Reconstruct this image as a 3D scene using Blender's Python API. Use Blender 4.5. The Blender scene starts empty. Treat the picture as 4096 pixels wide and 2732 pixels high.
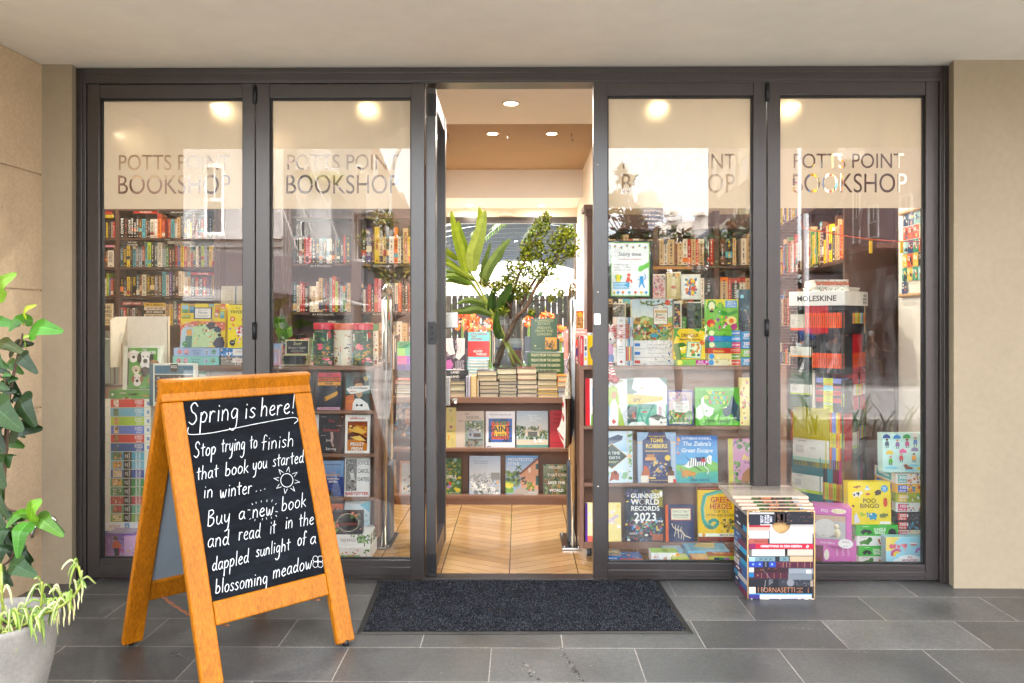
import bpy,bmesh,math,random
from mathutils import Vector,Matrix
RAD=math.radians
rnd=random.Random(11)
SC=bpy.context.scene
COL=SC.collection
V=Vector
TH=RAD(0.5)
CAM=V((0.0,-4.054,1.39))
cd=bpy.data.cameras.new('camera')
cam=bpy.data.objects.new('camera',cd)
COL.objects.link(cam)
cam.location=CAM
cam.rotation_euler=(RAD(90),0,TH)
cd.sensor_width=36
cd.lens=3048/4096*36
cd.shift_y=-91/4096
cd.clip_start=0.05
cd.clip_end=3000
SC.camera=cam
SUN_EL,SUN_AZ=RAD(58),RAD(12)
wd=bpy.data.worlds.new('World')
SC.world=wd
wd.use_nodes=True
nt=wd.node_tree
for n in list(nt.nodes):
 nt.nodes.remove(n)
sky=nt.nodes.new('ShaderNodeTexSky')
sky.sky_type='NISHITA'
sky.sun_disc=False
sky.sun_elevation=SUN_EL
sky.sun_rotation=SUN_AZ
sky.dust_density=4
sky.air_density=1.0
hs=nt.nodes.new('ShaderNodeHueSaturation')
hs.inputs['Saturation'].default_value=0.3
bg=nt.nodes.new('ShaderNodeBackground')
bg.inputs['Strength'].default_value=0.15
wo=nt.nodes.new('ShaderNodeOutputWorld')
nt.links.new(sky.outputs[0],hs.inputs['Color'])
nt.links.new(hs.outputs[0],bg.inputs[0])
nt.links.new(bg.outputs[0],wo.inputs[0])
sl=bpy.data.lights.new('sun','SUN')
sl.energy=1.5
sl.angle=RAD(8)
sl.color=(1.0,0.98,0.94)
so=bpy.data.objects.new('sun',sl)
COL.objects.link(so)
so.rotation_euler=V((-math.sin(SUN_AZ)*math.cos(SUN_EL),-math.cos(SUN_AZ)*math.cos(SUN_EL),-math.sin(SUN_EL))).to_track_quat('-Z','Y').to_euler()
SC.view_settings.view_transform='Standard'
SC.view_settings.look='None'
SC.view_settings.gamma=1
SC.view_settings.exposure=4.1
cy=SC.cycles
cy.max_bounces=10
cy.diffuse_bounces=6
cy.glossy_bounces=4
cy.transmission_bounces=6
cy.transparent_max_bounces=24
cy.caustics_reflective=False
cy.caustics_refractive=False
cy.sample_clamp_indirect=6
cy.use_denoising=True
LAMP_W=1.5
K_=4096/2351.0
AX,RX=V((-math.sin(TH),math.cos(TH),0)),V((math.cos(TH),math.sin(TH),0))
def ray(x,y):
 return AX+RX*((x*K_-2048)/3048)+V((0,0,(1275-y*K_)/3048))
def P(x,y,Y):
 d=ray(x,y)
 return CAM+d*((Y-CAM.y)/d.y)
def G(x,y,z=0.0):
 d=ray(x,y)
 return CAM+d*((z-CAM.z)/d.z)
def PL(x,y,p0,n):
 d=ray(x,y)
 return CAM+d*((p0-CAM).dot(n)/d.dot(n))
def M(x,y,Z):
 """a place across the street that the shop glass mirrors: Z metres out from the glass"""
 p=P(x,y,Z)
 return V((p.x,-Z,p.z))
def rect(x0,y0,x1,y1,Y):
 a,b=P(x0,y1,Y),P(x1,y0,Y)
 return min(a.x,b.x),max(a.x,b.x),min(a.z,b.z),max(a.z,b.z)
_hc={}
def H(c):
 if not isinstance(c,str):
  return c
 c=PAL.get(c,c)
 if c not in _hc:
  v=[int(c[i:i+2],16)/255 for i in(0,2,4)]
  _hc[c]=tuple(x/12.92 if x<=.04045 else((x+.055)/1.055)**2.4 for x in v)+(1.0,)
 return _hc[c]
PAL=dict(k='1b1a1c',d='3a3836',g='8a8782',w='e4d9c4',W='efedea',r='b5342b',o='ee7a20',y='e6c229',n='27304c',b='3d67a6',c='58a6b2',t='2a5560',e='4c8a48',l='b6cd3d',m='6c2530',p='5f4b88',i='d98ea4',u='6d4833',a='c9aa7c',s='a3b3be',O='c9572c',E='2f5a3a',I='c2307a',B='2a56b0',Y='f2dc34',T='78b9c0')
MATS={}
def mat(name,base='808080',rough=.5,metal=0.0,noise=None,bump=None,attr=False,spec=.5,trans=0.0,coat=0.0,stretch=None):
 m=bpy.data.materials.new(name)
 m.use_nodes=True
 t=m.node_tree
 b=t.nodes['Principled BSDF']
 L=t.links.new
 b.inputs['Roughness'].default_value=rough
 b.inputs['Metallic'].default_value=metal
 b.inputs['Specular IOR Level'].default_value=spec
 b.inputs['Coat Weight'].default_value=coat
 b.inputs['Coat Roughness'].default_value=.15
 if attr:
  a=t.nodes.new('ShaderNodeAttribute');a.attribute_name='Col'
  src=a.outputs['Color']
 else:
  a=t.nodes.new('ShaderNodeRGB');a.outputs[0].default_value=H(base)
  src=a.outputs[0]
 tc=t.nodes.new('ShaderNodeTexCoord')
 co=tc.outputs['Object']
 if stretch:
  mp=t.nodes.new('ShaderNodeMapping');mp.inputs['Scale'].default_value=stretch
  L(co,mp.inputs[0]);co=mp.outputs[0]
 if noise:
  for sc,am in(noise if isinstance(noise,list)else[noise]):
   n=t.nodes.new('ShaderNodeTexNoise');n.inputs['Scale'].default_value=sc;n.inputs['Detail'].default_value=5
   L(co,n.inputs['Vector'])
   mr=t.nodes.new('ShaderNodeMapRange');mr.inputs[1].default_value=.25;mr.inputs[2].default_value=.75
   mr.inputs[3].default_value=1-am;mr.inputs[4].default_value=1+am
   L(n.outputs['Fac'],mr.inputs[0])
   mx=t.nodes.new('ShaderNodeMix');mx.data_type='RGBA';mx.blend_type='MULTIPLY';mx.inputs[0].default_value=1
   L(src,mx.inputs[6]);L(mr.outputs[0],mx.inputs[7]);src=mx.outputs[2]
 L(src,b.inputs['Base Color'])
 if bump:
  n=t.nodes.new('ShaderNodeTexNoise');n.inputs['Scale'].default_value=bump[0];n.inputs['Detail'].default_value=3
  L(co,n.inputs['Vector'])
  bp=t.nodes.new('ShaderNodeBump');bp.inputs['Strength'].default_value=bump[1];bp.inputs['Distance'].default_value=bump[2]if len(bump)>2 else .004
  L(n.outputs['Fac'],bp.inputs['Height']);L(bp.outputs[0],b.inputs['Normal'])
 if trans:
  tl=t.nodes.new('ShaderNodeBsdfTranslucent');L(src,tl.inputs[0])
  ms=t.nodes.new('ShaderNodeMixShader');ms.inputs[0].default_value=trans
  L(b.outputs[0],ms.inputs[1]);L(tl.outputs[0],ms.inputs[2])
  L(ms.outputs[0],t.nodes['Material Output'].inputs[0])
 MATS[name]=m
 return m
def nodes_of(name):
 m=bpy.data.materials.new(name);m.use_nodes=True;MATS[name]=m
 t=m.node_tree
 return m,t,t.nodes['Principled BSDF'],t.nodes['Material Output']
mat('print',attr=True,rough=.55,noise=(40,.06),spec=.4)
mat('print_gloss',attr=True,rough=.22,noise=(30,.05),spec=.5)
mat('paper',attr=True,rough=.8,noise=(60,.1),spec=.2)
mat('leaf',attr=True,rough=.38,noise=(25,.2),trans=.22,spec=.3)
mat('plain',attr=True,rough=.7,noise=(12,.1))
mat('bronze_metal','2e2826',rough=.32,noise=[(6,.2),(60,.12)],spec=.9,bump=(300,.04,.001),stretch=(1,1,.25))
mat('black_rubber','101011',rough=.5,noise=(30,.2))
mat('steel','b9b6b0',rough=.22,metal=1.0,noise=(15,.08))
mat('chrome','d8d4cc',rough=.07,metal=1.0,noise=(20,.04))
mat('soffit_paint','f0ebe0',rough=.8,noise=[(1.2,.05),(9,.03)],bump=(220,.06,.002))
mat('stucco','c4ad8c',rough=.9,noise=[(2,.1),(48,.08),(180,.12)],bump=(90,.5,.008))
mat('wall_paint','968870',rough=.8,noise=[(1.5,.1),(30,.05)],bump=(120,.12,.003))
mat('interior_white','e4dbcc',rough=.8,noise=(2,.03),bump=(100,.05,.002))
mat('interior_tan','9c8468',rough=.8,noise=(2,.04))
mat('laminate','83614e',rough=.45,noise=[(3,.08),(70,.06)])
mat('dark_shelf','54382d',rough=.5,noise=[(3,.15),(50,.1)],stretch=(1,1,6))
mat('sign_wood','a8640c',rough=.45,spec=.18,noise=[(2.5,.16),(20,.34)],stretch=(9,9,.35),coat=.05)
mat('slate','101318',rough=.75,spec=.12,noise=[(5,.7),(26,.4)],stretch=(.6,1,2.8))
mat('slate_back','87929a',rough=.6,noise=(6,.1))
mat('chalk','d6d8d6',rough=.9,noise=[(80,.25),(14,.15)])
mat('mat_pile',attr=True,rough=1,spec=.04,noise=[(14,.2)])
mat('ceiling_white','f0efee',rough=.8,noise=(2,.03))
mat('concrete','8b867c',rough=.85,noise=[(5,.25),(70,.12),(200,.1)],bump=(90,.3,.006))
mat('soil','3d2b1f',rough=.95,noise=(90,.7),bump=(80,1,.03))
mat('bark','5b4637',rough=.85,noise=[(20,.3)],bump=(60,.6,.01))
mat('stem_green','8f9a3a',rough=.45,noise=(15,.2))
mat('cardboard','c9a26a',rough=.85,noise=(30,.1))
mat('asphalt','6c6a67',rough=.85,noise=[(2,.15),(200,.25)])
mat('white_plastic','e8e6e2',rough=.35,noise=(20,.03))
mat('slate_plastic','3b4450',rough=.4,noise=(20,.08))
mat('mauve_paint','b9a8ad',rough=.8,noise=(2,.08))
mat('skin','b98266',rough=.55,noise=(30,.05))
mat('cloth',attr=True,rough=.85,noise=(60,.12))
def glass_mat(name,k,tint=(.97,.98,.97,1),dust=0):
 m,t,b,o=nodes_of(name)
 t.nodes.remove(b)
 lw=t.nodes.new('ShaderNodeLayerWeight')
 pw=t.nodes.new('ShaderNodeMath');pw.operation='POWER';pw.inputs[1].default_value=5
 mu=t.nodes.new('ShaderNodeMath');mu.operation='MULTIPLY_ADD';mu.inputs[1].default_value=.9;mu.inputs[2].default_value=.04*k;mu.use_clamp=True
 tr=t.nodes.new('ShaderNodeBsdfTransparent');tr.inputs[0].default_value=tint
 gl=t.nodes.new('ShaderNodeBsdfGlossy');gl.inputs['Roughness'].default_value=0.0
 nz=t.nodes.new('ShaderNodeTexNoise');nz.inputs['Scale'].default_value=.9
 tc=t.nodes.new('ShaderNodeTexCoord')
 bp=t.nodes.new('ShaderNodeBump');bp.inputs['Strength'].default_value=.02;bp.inputs['Distance'].default_value=.02
 ms=t.nodes.new('ShaderNodeMixShader')
 L=t.links.new
 L(tc.outputs['Object'],nz.inputs[0]);L(nz.outputs['Fac'],bp.inputs['Height']);L(bp.outputs[0],gl.inputs['Normal'])
 L(lw.outputs['Facing'],pw.inputs[0]);L(pw.outputs[0],mu.inputs[0]);L(mu.outputs[0],ms.inputs[0]);L(tr.outputs[0],ms.inputs[1]);L(gl.outputs[0],ms.inputs[2])
 last=ms.outputs[0]
 if dust:
  dn=t.nodes.new('ShaderNodeTexNoise');dn.inputs['Scale'].default_value=7;dn.inputs['Detail'].default_value=9;dn.inputs['Roughness'].default_value=.75
  mp=t.nodes.new('ShaderNodeMapping');mp.inputs['Scale'].default_value=(1,1,.35)
  dr=t.nodes.new('ShaderNodeMapRange');dr.inputs[1].default_value=.48;dr.inputs[2].default_value=.8;dr.inputs[4].default_value=dust
  dd=t.nodes.new('ShaderNodeBsdfDiffuse');dd.inputs[0].default_value=(.7,.68,.64,1);m3=t.nodes.new('ShaderNodeMixShader')
  L(tc.outputs['Object'],mp.inputs[0]);L(mp.outputs[0],dn.inputs[0]);L(dn.outputs['Fac'],dr.inputs[0]);L(dr.outputs[0],m3.inputs[0]);L(last,m3.inputs[1]);L(dd.outputs[0],m3.inputs[2]);last=m3.outputs[0]
 L(last,o.inputs[0])
glass_mat('glass',1.8,dust=.09)
glass_mat('thin_glass',2.0)
glass_mat('acrylic',.9,(.95,.97,.97,1))
glass_mat('water',1.2,(.9,.93,.92,1))
def film_mat():
 m,t,b,o=nodes_of('frosted_film')
 t.nodes.remove(b)
 L=t.links.new
 df=t.nodes.new('ShaderNodeBsdfDiffuse')
 nz=t.nodes.new('ShaderNodeTexNoise');nz.inputs['Scale'].default_value=90
 cr=t.nodes.new('ShaderNodeMix');cr.data_type='RGBA'
 cr.inputs[6].default_value=(.33,.27,.19,1);cr.inputs[7].default_value=(.37,.305,.215,1)
 L(nz.outputs['Fac'],cr.inputs[0]);L(cr.outputs[2],df.inputs[0])
 tl=t.nodes.new('ShaderNodeBsdfTranslucent');tl.inputs[0].default_value=(.56,.475,.37,1)
 m1=t.nodes.new('ShaderNodeMixShader');m1.inputs[0].default_value=.45
 L(df.outputs[0],m1.inputs[1]);L(tl.outputs[0],m1.inputs[2])
 last=m1.outputs[0]
 for ior,ro,w in((1.02,.6,.0015),(1.04,.6,.001),(1.1,.6,.012)):
  rf=t.nodes.new('ShaderNodeBsdfRefraction');rf.distribution='BECKMANN'
  rf.inputs['Roughness'].default_value=ro;rf.inputs['IOR'].default_value=ior;rf.inputs[0].default_value=(1,.84-(ior-1.02),.62-(ior-1.02)*2.4,1)
  m2=t.nodes.new('ShaderNodeMixShader');m2.inputs[0].default_value=w
  L(last,m2.inputs[1]);L(rf.outputs[0],m2.inputs[2]);last=m2.outputs[0]
 L(last,o.inputs[0])
film_mat()
def emit_mat(name,col,s):
 m,t,b,o=nodes_of(name)
 b.inputs['Base Color'].default_value=(*col,1)
 b.inputs['Emission Color'].default_value=(*col,1)
 b.inputs['Emission Strength'].default_value=s
emit_mat('lamp_glow',(1,.8,.52),5)
def brick_mat(name,c1,c2,mortar,bw,bh,ms,rough=.8,offx=0,offy=0,bump=.4,swap=False,noise=.15,fine=0):
 """rectangular units laid in a running bond (paving, bricks)"""
 m,t,b,o=nodes_of(name)
 L=t.links.new
 tc=t.nodes.new('ShaderNodeTexCoord')
 mp=t.nodes.new('ShaderNodeMapping')
 mp.inputs['Location'].default_value=(offx,offy,0)
 if swap=='xz':
  mp.inputs['Rotation'].default_value=(RAD(90),0,0)
 elif swap=='yz':
  mp.inputs['Rotation'].default_value=(RAD(90),0,RAD(90))
 L(tc.outputs['Object'],mp.inputs[0])
 br=t.nodes.new('ShaderNodeTexBrick')
 br.offset=.5
 for k,v in(('Color1',H(c1)),('Color2',H(c2)),('Mortar',H(mortar))):
  br.inputs[k].default_value=v
 br.inputs['Scale'].default_value=1
 br.inputs['Mortar Size'].default_value=ms
 br.inputs['Mortar Smooth'].default_value=.2
 br.inputs['Brick Width'].default_value=bw
 br.inputs['Row Height'].default_value=bh
 L(mp.outputs[0],br.inputs[0])
 src=br.outputs['Color']
 for sc,am in((3,noise),(110,noise+fine),(.9,fine*2.6),(38,fine*1.8)):
  n=t.nodes.new('ShaderNodeTexNoise');n.inputs['Scale'].default_value=sc;n.inputs['Detail'].default_value=6
  L(tc.outputs['Object'],n.inputs[0])
  mr=t.nodes.new('ShaderNodeMapRange');mr.inputs[1].default_value=.25;mr.inputs[2].default_value=.75
  mr.inputs[3].default_value=1-am;mr.inputs[4].default_value=1+am
  L(n.outputs['Fac'],mr.inputs[0])
  mx=t.nodes.new('ShaderNodeMix');mx.data_type='RGBA';mx.blend_type='MULTIPLY';mx.inputs[0].default_value=1
  L(src,mx.inputs[6]);L(mr.outputs[0],mx.inputs[7]);src=mx.outputs[2]
  if sc==3:
   rr=t.nodes.new('ShaderNodeMapRange');rr.inputs[1].default_value=.3;rr.inputs[2].default_value=.7
   rr.inputs[3].default_value=rough-.12;rr.inputs[4].default_value=min(1,rough+.12)
   L(n.outputs['Fac'],rr.inputs[0]);L(rr.outputs[0],b.inputs['Roughness'])
 L(src,b.inputs['Base Color'])
 bp=t.nodes.new('ShaderNodeBump');bp.inputs['Strength'].default_value=bump;bp.inputs['Distance'].default_value=.004
 bp.invert=True
 L(br.outputs['Fac'],bp.inputs['Height']);L(bp.outputs[0],b.inputs['Normal'])
brick_mat('slate_paving','575653','3d3d3b','8a857d',.603,.303,.0022,rough=.4,offx=.115,offy=.23,bump=.15,noise=.24,fine=.1)
brick_mat('white_brick','aeaca9','a3a19e','7c7976',.24,.086,.006,swap='xz',noise=.07)
brick_mat('brown_brick','6a5452','5d4947','a39a94',.24,.086,.009,swap='xz',noise=.12)
brick_mat('orange_brick','a5714c','96623f','b5a999',.24,.086,.008,swap='xz',noise=.12)
def parquet():
 m,t,b,o=nodes_of('oak_parquet')
 L=t.links.new
 N=t.nodes.new
 def mth(op,a,bb=None):
  n=N('ShaderNodeMath');n.operation=op
  for i,q in enumerate((a,bb)):
   if q is None:continue
   if isinstance(q,(int,float)):n.inputs[i].default_value=q
   else:L(q,n.inputs[i])
  return n.outputs[0]
 tc=N('ShaderNodeTexCoord');sx=N('ShaderNodeSeparateXYZ');L(tc.outputs['Object'],sx.inputs[0])
 x=mth('ADD',sx.outputs[0],.05+7.5)
 tri=mth('PINGPONG',x,.375)
 colm=mth('FLOOR',mth('DIVIDE',x,.375))
 s=mth('DIVIDE',mth('SUBTRACT',sx.outputs[1],mth('MULTIPLY',tri,.5)),.085)
 pid=mth('FLOOR',s);fr=mth('FRACT',s)
 cb=N('ShaderNodeCombineXYZ');L(pid,cb.inputs[0]);L(colm,cb.inputs[1])
 wn=N('ShaderNodeTexWhiteNoise');wn.noise_dimensions='2D';L(cb.outputs[0],wn.inputs['Vector'])
 ramp=N('ShaderNodeValToRGB')
 ramp.color_ramp.elements[0].color=H('b08858');ramp.color_ramp.elements[1].color=H('c29c6c')
 L(wn.outputs['Value'],ramp.inputs[0])
 gv=N('ShaderNodeCombineXYZ');L(mth('MULTIPLY',tri,5),gv.inputs[0]);L(mth('MULTIPLY',s,5),gv.inputs[1]);L(wn.outputs['Value'],gv.inputs[2])
 gn=N('ShaderNodeTexNoise');gn.inputs['Scale'].default_value=3;gn.inputs['Detail'].default_value=6;L(gv.outputs[0],gn.inputs[0])
 mr=N('ShaderNodeMapRange');mr.inputs[3].default_value=.75;mr.inputs[4].default_value=1.2;L(gn.outputs['Fac'],mr.inputs[0])
 mx=N('ShaderNodeMix');mx.data_type='RGBA';mx.blend_type='MULTIPLY';mx.inputs[0].default_value=1
 L(ramp.outputs[0],mx.inputs[6]);L(mr.outputs[0],mx.inputs[7])
 seam=mth('MAXIMUM',mth('LESS_THAN',fr,.035),mth('MAXIMUM',mth('LESS_THAN',tri,.0025),mth('GREATER_THAN',tri,.3725)))
 m2=N('ShaderNodeMix');m2.data_type='RGBA';L(seam,m2.inputs[0]);L(mx.outputs[2],m2.inputs[6]);m2.inputs[7].default_value=H('54351a')
 L(m2.outputs[2],b.inputs['Base Color'])
 b.inputs['Roughness'].default_value=.17
parquet()
_gc={}
def glyph(ch,bold,res=2):
 k=(ch,bold,res)
 if k not in _gc:
  def mk(s):
   cu=bpy.data.curves.new('t','FONT');cu.body=s;cu.size=1;cu.resolution_u=res
   cu.offset=.022 if bold else 0
   ob=bpy.data.objects.new('t',cu)
   me=bpy.data.meshes.new_from_object(ob)
   vs=[tuple(v.co[:2])for v in me.vertices];fs=[tuple(p.vertices)for p in me.polygons]
   bpy.data.meshes.remove(me);bpy.data.objects.remove(ob);bpy.data.curves.remove(cu)
   return vs,fs
  vs,fs=mk(ch)if ch!=' ' else([],[])
  w1=max(v[0]for v in mk('|'+ch+'|')[0]);w0=max(v[0]for v in mk('||')[0])
  _gc[k]=(vs,fs,w1-w0)
 return _gc[k]
def text_width(s,bold=False):
 return sum(glyph(c,bold)[2]for c in s)
CAPH=.682
class MB:
 def __init__(s):
  s.v,s.f,s.c,s.m,s.sm=[],[],[],[],[]
 def poly(s,pts,col='808080',m=0,smooth=False):
  i=len(s.v)
  s.v+=[tuple(p)for p in pts]
  s.f.append(tuple(range(i,i+len(pts))));s.c.append(H(col));s.m.append(m);s.sm.append(smooth)
 def mesh(s,vs,fs,col,m=0,smooth=False):
  i=len(s.v)
  s.v+=[tuple(p)for p in vs]
  c=H(col)
  for f in fs:
   s.f.append(tuple(i+k for k in f));s.c.append(c);s.m.append(m);s.sm.append(smooth)
 def obox(s,o,a,b,c,col='808080',m=0,faces=None):
  """box from corner o along vectors a (right), b (back), c (up); faces: dict of colours by F B L R T D"""
  o,a,b,c=V(o),V(a),V(b),V(c)
  q=[o,o+a,o+a+b,o+b,o+c,o+a+c,o+a+b+c,o+b+c]
  i=len(s.v);s.v+=[tuple(p)for p in q]
  for k,f in(('F',(0,1,5,4)),('R',(1,2,6,5)),('B',(2,3,7,6)),('L',(3,0,4,7)),('T',(4,5,6,7)),('D',(3,2,1,0))):
   s.f.append(tuple(i+j for j in f));s.c.append(H((faces or{}).get(k,col)));s.m.append(m);s.sm.append(False)
  return s
 def box(s,x0,x1,y0,y1,z0,z1,col='808080',m=0,faces=None):
  return s.obox((x0,y0,z0),(x1-x0,0,0),(0,y1-y0,0),(0,0,z1-z0),col,m,faces)
 def tube(s,pts,r,col='808080',m=0,n=8,cap=True):
  pts=[V(p)for p in pts]
  rs=list(r)+[r[-1]]*len(pts)if isinstance(r,(list,tuple))else[r]*len(pts)
  i0=len(s.v);c=H(col)
  up=V((0,0,1))
  for k,p in enumerate(pts):
   d=(pts[min(k+1,len(pts)-1)]-pts[max(k-1,0)]).normalized()
   a=d.cross(up)
   if a.length<.05:a=d.cross(V((0,1,0)))
   a.normalize();b=d.cross(a)
   for j in range(n):
    an=2*math.pi*j/n
    s.v.append(tuple(p+(a*math.cos(an)+b*math.sin(an))*rs[k]))
  for k in range(len(pts)-1):
   for j in range(n):
    a_,b_=i0+k*n+j,i0+k*n+(j+1)%n
    s.f.append((a_,b_,b_+n,a_+n));s.c.append(c);s.m.append(m);s.sm.append(True)
  if cap:
   for e,rev in((0,False),(len(pts)-1,True)):
    f=[i0+e*n+j for j in range(n)]
    s.f.append(tuple(f if rev else f[::-1]));s.c.append(c);s.m.append(m);s.sm.append(False)
  return s
 def lathe(s,prof,o=(0,0,0),n=24,col='808080',m=0,cols=None,a0=0,a1=360):
  o=V(o);i0=len(s.v);full=abs(a1-a0)>=360
  nn=n if full else n+1
  for(r,z)in prof:
   for j in range(nn):
    an=RAD(a0+(a1-a0)*j/n)
    s.v.append((o.x+r*math.cos(an),o.y+r*math.sin(an),o.z+z))
  for k in range(len(prof)-1):
   c=H(cols[k]if cols else col)
   for j in range(n):
    a_,b_=i0+k*nn+j,i0+k*nn+(j+1)%nn
    s.f.append((a_,b_,b_+nn,a_+nn));s.c.append(c);s.m.append(m);s.sm.append(True)
  return s
 def ball(s,c,r,col,m=0,n=10,k=7):
  rx,ry,rz=r if isinstance(r,tuple)else(r,r,r)
  c=V(c);i0=len(s.v);cc=H(col)
  for a in range(k+1):
   ph=math.pi*a/k
   for j in range(n):
    t=2*math.pi*j/n
    s.v.append((c.x+rx*math.sin(ph)*math.cos(t),c.y+ry*math.sin(ph)*math.sin(t),c.z-rz*math.cos(ph)))
  for a in range(k):
   for j in range(n):
    p,q=i0+a*n+j,i0+a*n+(j+1)%n
    s.f.append((p,q,q+n,p+n));s.c.append(cc);s.m.append(m);s.sm.append(True)
  return s
 def build(s,name,mats,parent=None,loc=None,rot=None,bevel=0,kind=None,label=None,cat=None,group=None):
  me=bpy.data.meshes.new(name)
  me.from_pydata(s.v,[],s.f)
  for mm in(mats if isinstance(mats,(list,tuple))else[mats]):
   me.materials.append(MATS[mm])
  me.polygons.foreach_set('material_index',s.m)
  me.polygons.foreach_set('use_smooth',s.sm)
  at=me.color_attributes.new('Col','FLOAT_COLOR','CORNER')
  buf=[]
  for f,c in zip(s.f,s.c):
   buf+=list(c)*len(f)
  at.data.foreach_set('color',buf)
  o=bpy.data.objects.new(name,me)
  COL.objects.link(o)
  if parent:o.parent=parent
  if loc is not None:o.location=loc
  if rot is not None:o.rotation_euler=rot
  if bevel:
   bv=o.modifiers.new('bevel','BEVEL');bv.width=bevel;bv.segments=2;bv.limit_method='ANGLE'
  tag(o,label,cat,group,kind)
  return o
LABELS=set()
def tag(o,label=None,cat=None,group=None,kind=None):
 if label:
  LABELS.add(label);o['label']=label
 if cat:o['category']=cat
 if group:o['group']=group
 if kind:o['kind']=kind
 return o
def thing(name,label,cat,loc=(0,0,0),rot=(0,0,0),group=None):
 o=bpy.data.objects.new(name,None)
 COL.objects.link(o)
 o.location=loc;o.rotation_euler=rot;o.empty_display_size=.05
 return tag(o,label,cat,group)
class Face:
 E=.00012
 def __init__(s,mb,o,ux,uy,w,h,m=0):
  s.mb,s.o,s.ux,s.uy,s.w,s.h,s.m,s.k=mb,V(o),V(ux),V(uy),w,h,m,1
  s.n=s.uy.cross(s.ux)
 def pt(s,u,v):
  return s.o+s.ux*(u*s.w)+s.uy*(v*s.h)+s.n*(s.k*s.E)
 def poly(s,pts,col):
  q=[s.pt(*p)for p in pts]
  ar=sum(pts[i-1][0]*pts[i][1]-pts[i][0]*pts[i-1][1]for i in range(len(pts)))
  s.mb.poly(q if ar<0 else q[::-1],col,s.m)
 def R(s,u0,v0,u1,v1,col):
  s.poly([(u0,v0),(u1,v0),(u1,v1),(u0,v1)],col);s.k+=1
 def El(s,u,v,ru,rv,col,n=14,a=0):
  s.poly([(u+ru*math.cos(2*math.pi*j/n+a),v+rv*math.sin(2*math.pi*j/n+a))for j in range(n)],col)
 def E_(s,u,v,ru,rv,col):
  s.El(u,v,ru,rv,col);s.k+=1
 def C(s,u,v,r,col):
  s.El(u,v,r,r*s.w/s.h,col);s.k+=1
 def Pg(s,pts,col):
  s.poly(pts,col);s.k+=1
 def Gr(s,u0,v0,u1,v1,c0,c1,n=8):
  a,b=H(c0),H(c1)
  for i in range(n):
   t=(i+.5)/n
   s.poly([(u0,v0+(v1-v0)*i/n),(u1,v0+(v1-v0)*i/n),(u1,v0+(v1-v0)*(i+1)/n),(u0,v0+(v1-v0)*(i+1)/n)],tuple(a[j]*(1-t)+b[j]*t for j in range(4)))
  s.k+=1
 def S(s,u0,v0,u1,v1,n,size,cols):
  for i in range(n):
   z=size*rnd.uniform(.5,1.3)
   r1,r2=z*rnd.uniform(.5,1),z*rnd.uniform(.5,1)*s.w/s.h
   u,v=rnd.uniform(u0+r1*.6,u1-r1*.6),rnd.uniform(v0+r2*.6,v1-r2*.6)
   s.k+=.03
   s.El(u,v,r1,r2,rnd.choice(cols),rnd.choice((4,5,6,7)),rnd.uniform(0,3))
  s.k+=1
 def L(s,pts,wd,col):
  for(a,b)in zip(pts,pts[1:]):
   A,B=V((a[0]*s.w,a[1]*s.h)),V((b[0]*s.w,b[1]*s.h))
   d=(B-A)
   if d.length<1e-6:continue
   q=V((-d.y,d.x)).normalized()*(wd*s.w/2)
   s.poly([((A.x+q.x)/s.w,(A.y+q.y)/s.h),((B.x+q.x)/s.w,(B.y+q.y)/s.h),((B.x-q.x)/s.w,(B.y-q.y)/s.h),((A.x-q.x)/s.w,(A.y-q.y)/s.h)],col)
  s.k+=1
 def T(s,txt,u,v,hv,col,al='c',bold=False,mw=None,rot=0,slant=0,mir=False):
  """hv: cap height as a share of the face height; u, v: where the middle of the text's cap height goes; rot 0, 90 (reads downwards) or -90"""
  sc=hv*s.h/CAPH
  wdt=text_width(txt,bold)*sc
  sx=1.0
  lim=(mw or .96)*(s.w if rot==0 else s.h)
  if wdt>lim:sx=lim/wdt;wdt=lim
  x={'c':-wdt/2,'l':0,'r':-wdt}[al]
  dx,dy={0:(s.ux,s.uy),90:(s.uy,-s.ux),-90:(-s.uy,s.ux)}[rot]
  o=s.pt(u,v)
  col=H(col)
  for ch in txt:
   vs,fs,adv=glyph(ch,bold)
   if vs:
    q=[o+dx*((x+(a+slant*b)*sc*sx)*(-1 if mir else 1))-dy*(b*sc-hv*s.h/2)for a,b in vs]
    s.mb.mesh(q,fs,col,s.m)
   x+=adv*sc*sx
  s.k+=1
 def draw(s,spec):
  for it in spec:
   getattr(s,{'E':'E_','P':'Pg','G':'Gr'}.get(it[0],it[0]))(*it[1:])
def leaf_quad(mb,p,d,n,ln,wd,col):
 s=d.cross(n).normalized()*wd
 mb.poly([p,p+d*ln*.45+s,p+d*ln,p+d*ln*.45-s],col,0,True)
def rvec():
 v=V((rnd.gauss(0,1),rnd.gauss(0,1),rnd.gauss(0,1)))
 return v.normalized()
# ========= THE SETTING
ZS=2.724
def struct(mb,name,mats,**k):
 return mb.build(name,mats,kind='structure',**k)
m=MB();m.poly([(-9,.02,0),(-9,-6.5,0),(9,-6.5,0),(9,.02,0)])
struct(m,'pavement','slate_paving')
m=MB();m.box(-60,60,-6.66,-6.5,-.2,.006);struct(m,'kerb','concrete')
m=MB();m.poly([(-90,-6.66,-.14),(-90,-17,-.4),(90,-17,-.4),(90,-6.66,-.14)])
struct(m,'road','asphalt')
m=MB();m.poly([(-40,-14.2,-.324),(-40,-14.33,-.327),(40,-14.33,-.327),(40,-14.2,-.324)],'d8d6d0');struct(m,'road_marking','plain')
m=MB();m.box(-90,90,-40,-17,-.6,-.3);struct(m,'far_pavement','asphalt')
m=MB();m.poly([(-1500,-1500,-.65),(1500,-1500,-.65),(1500,1500,-.65),(-1500,1500,-.65)]);struct(m,'ground','asphalt')
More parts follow.
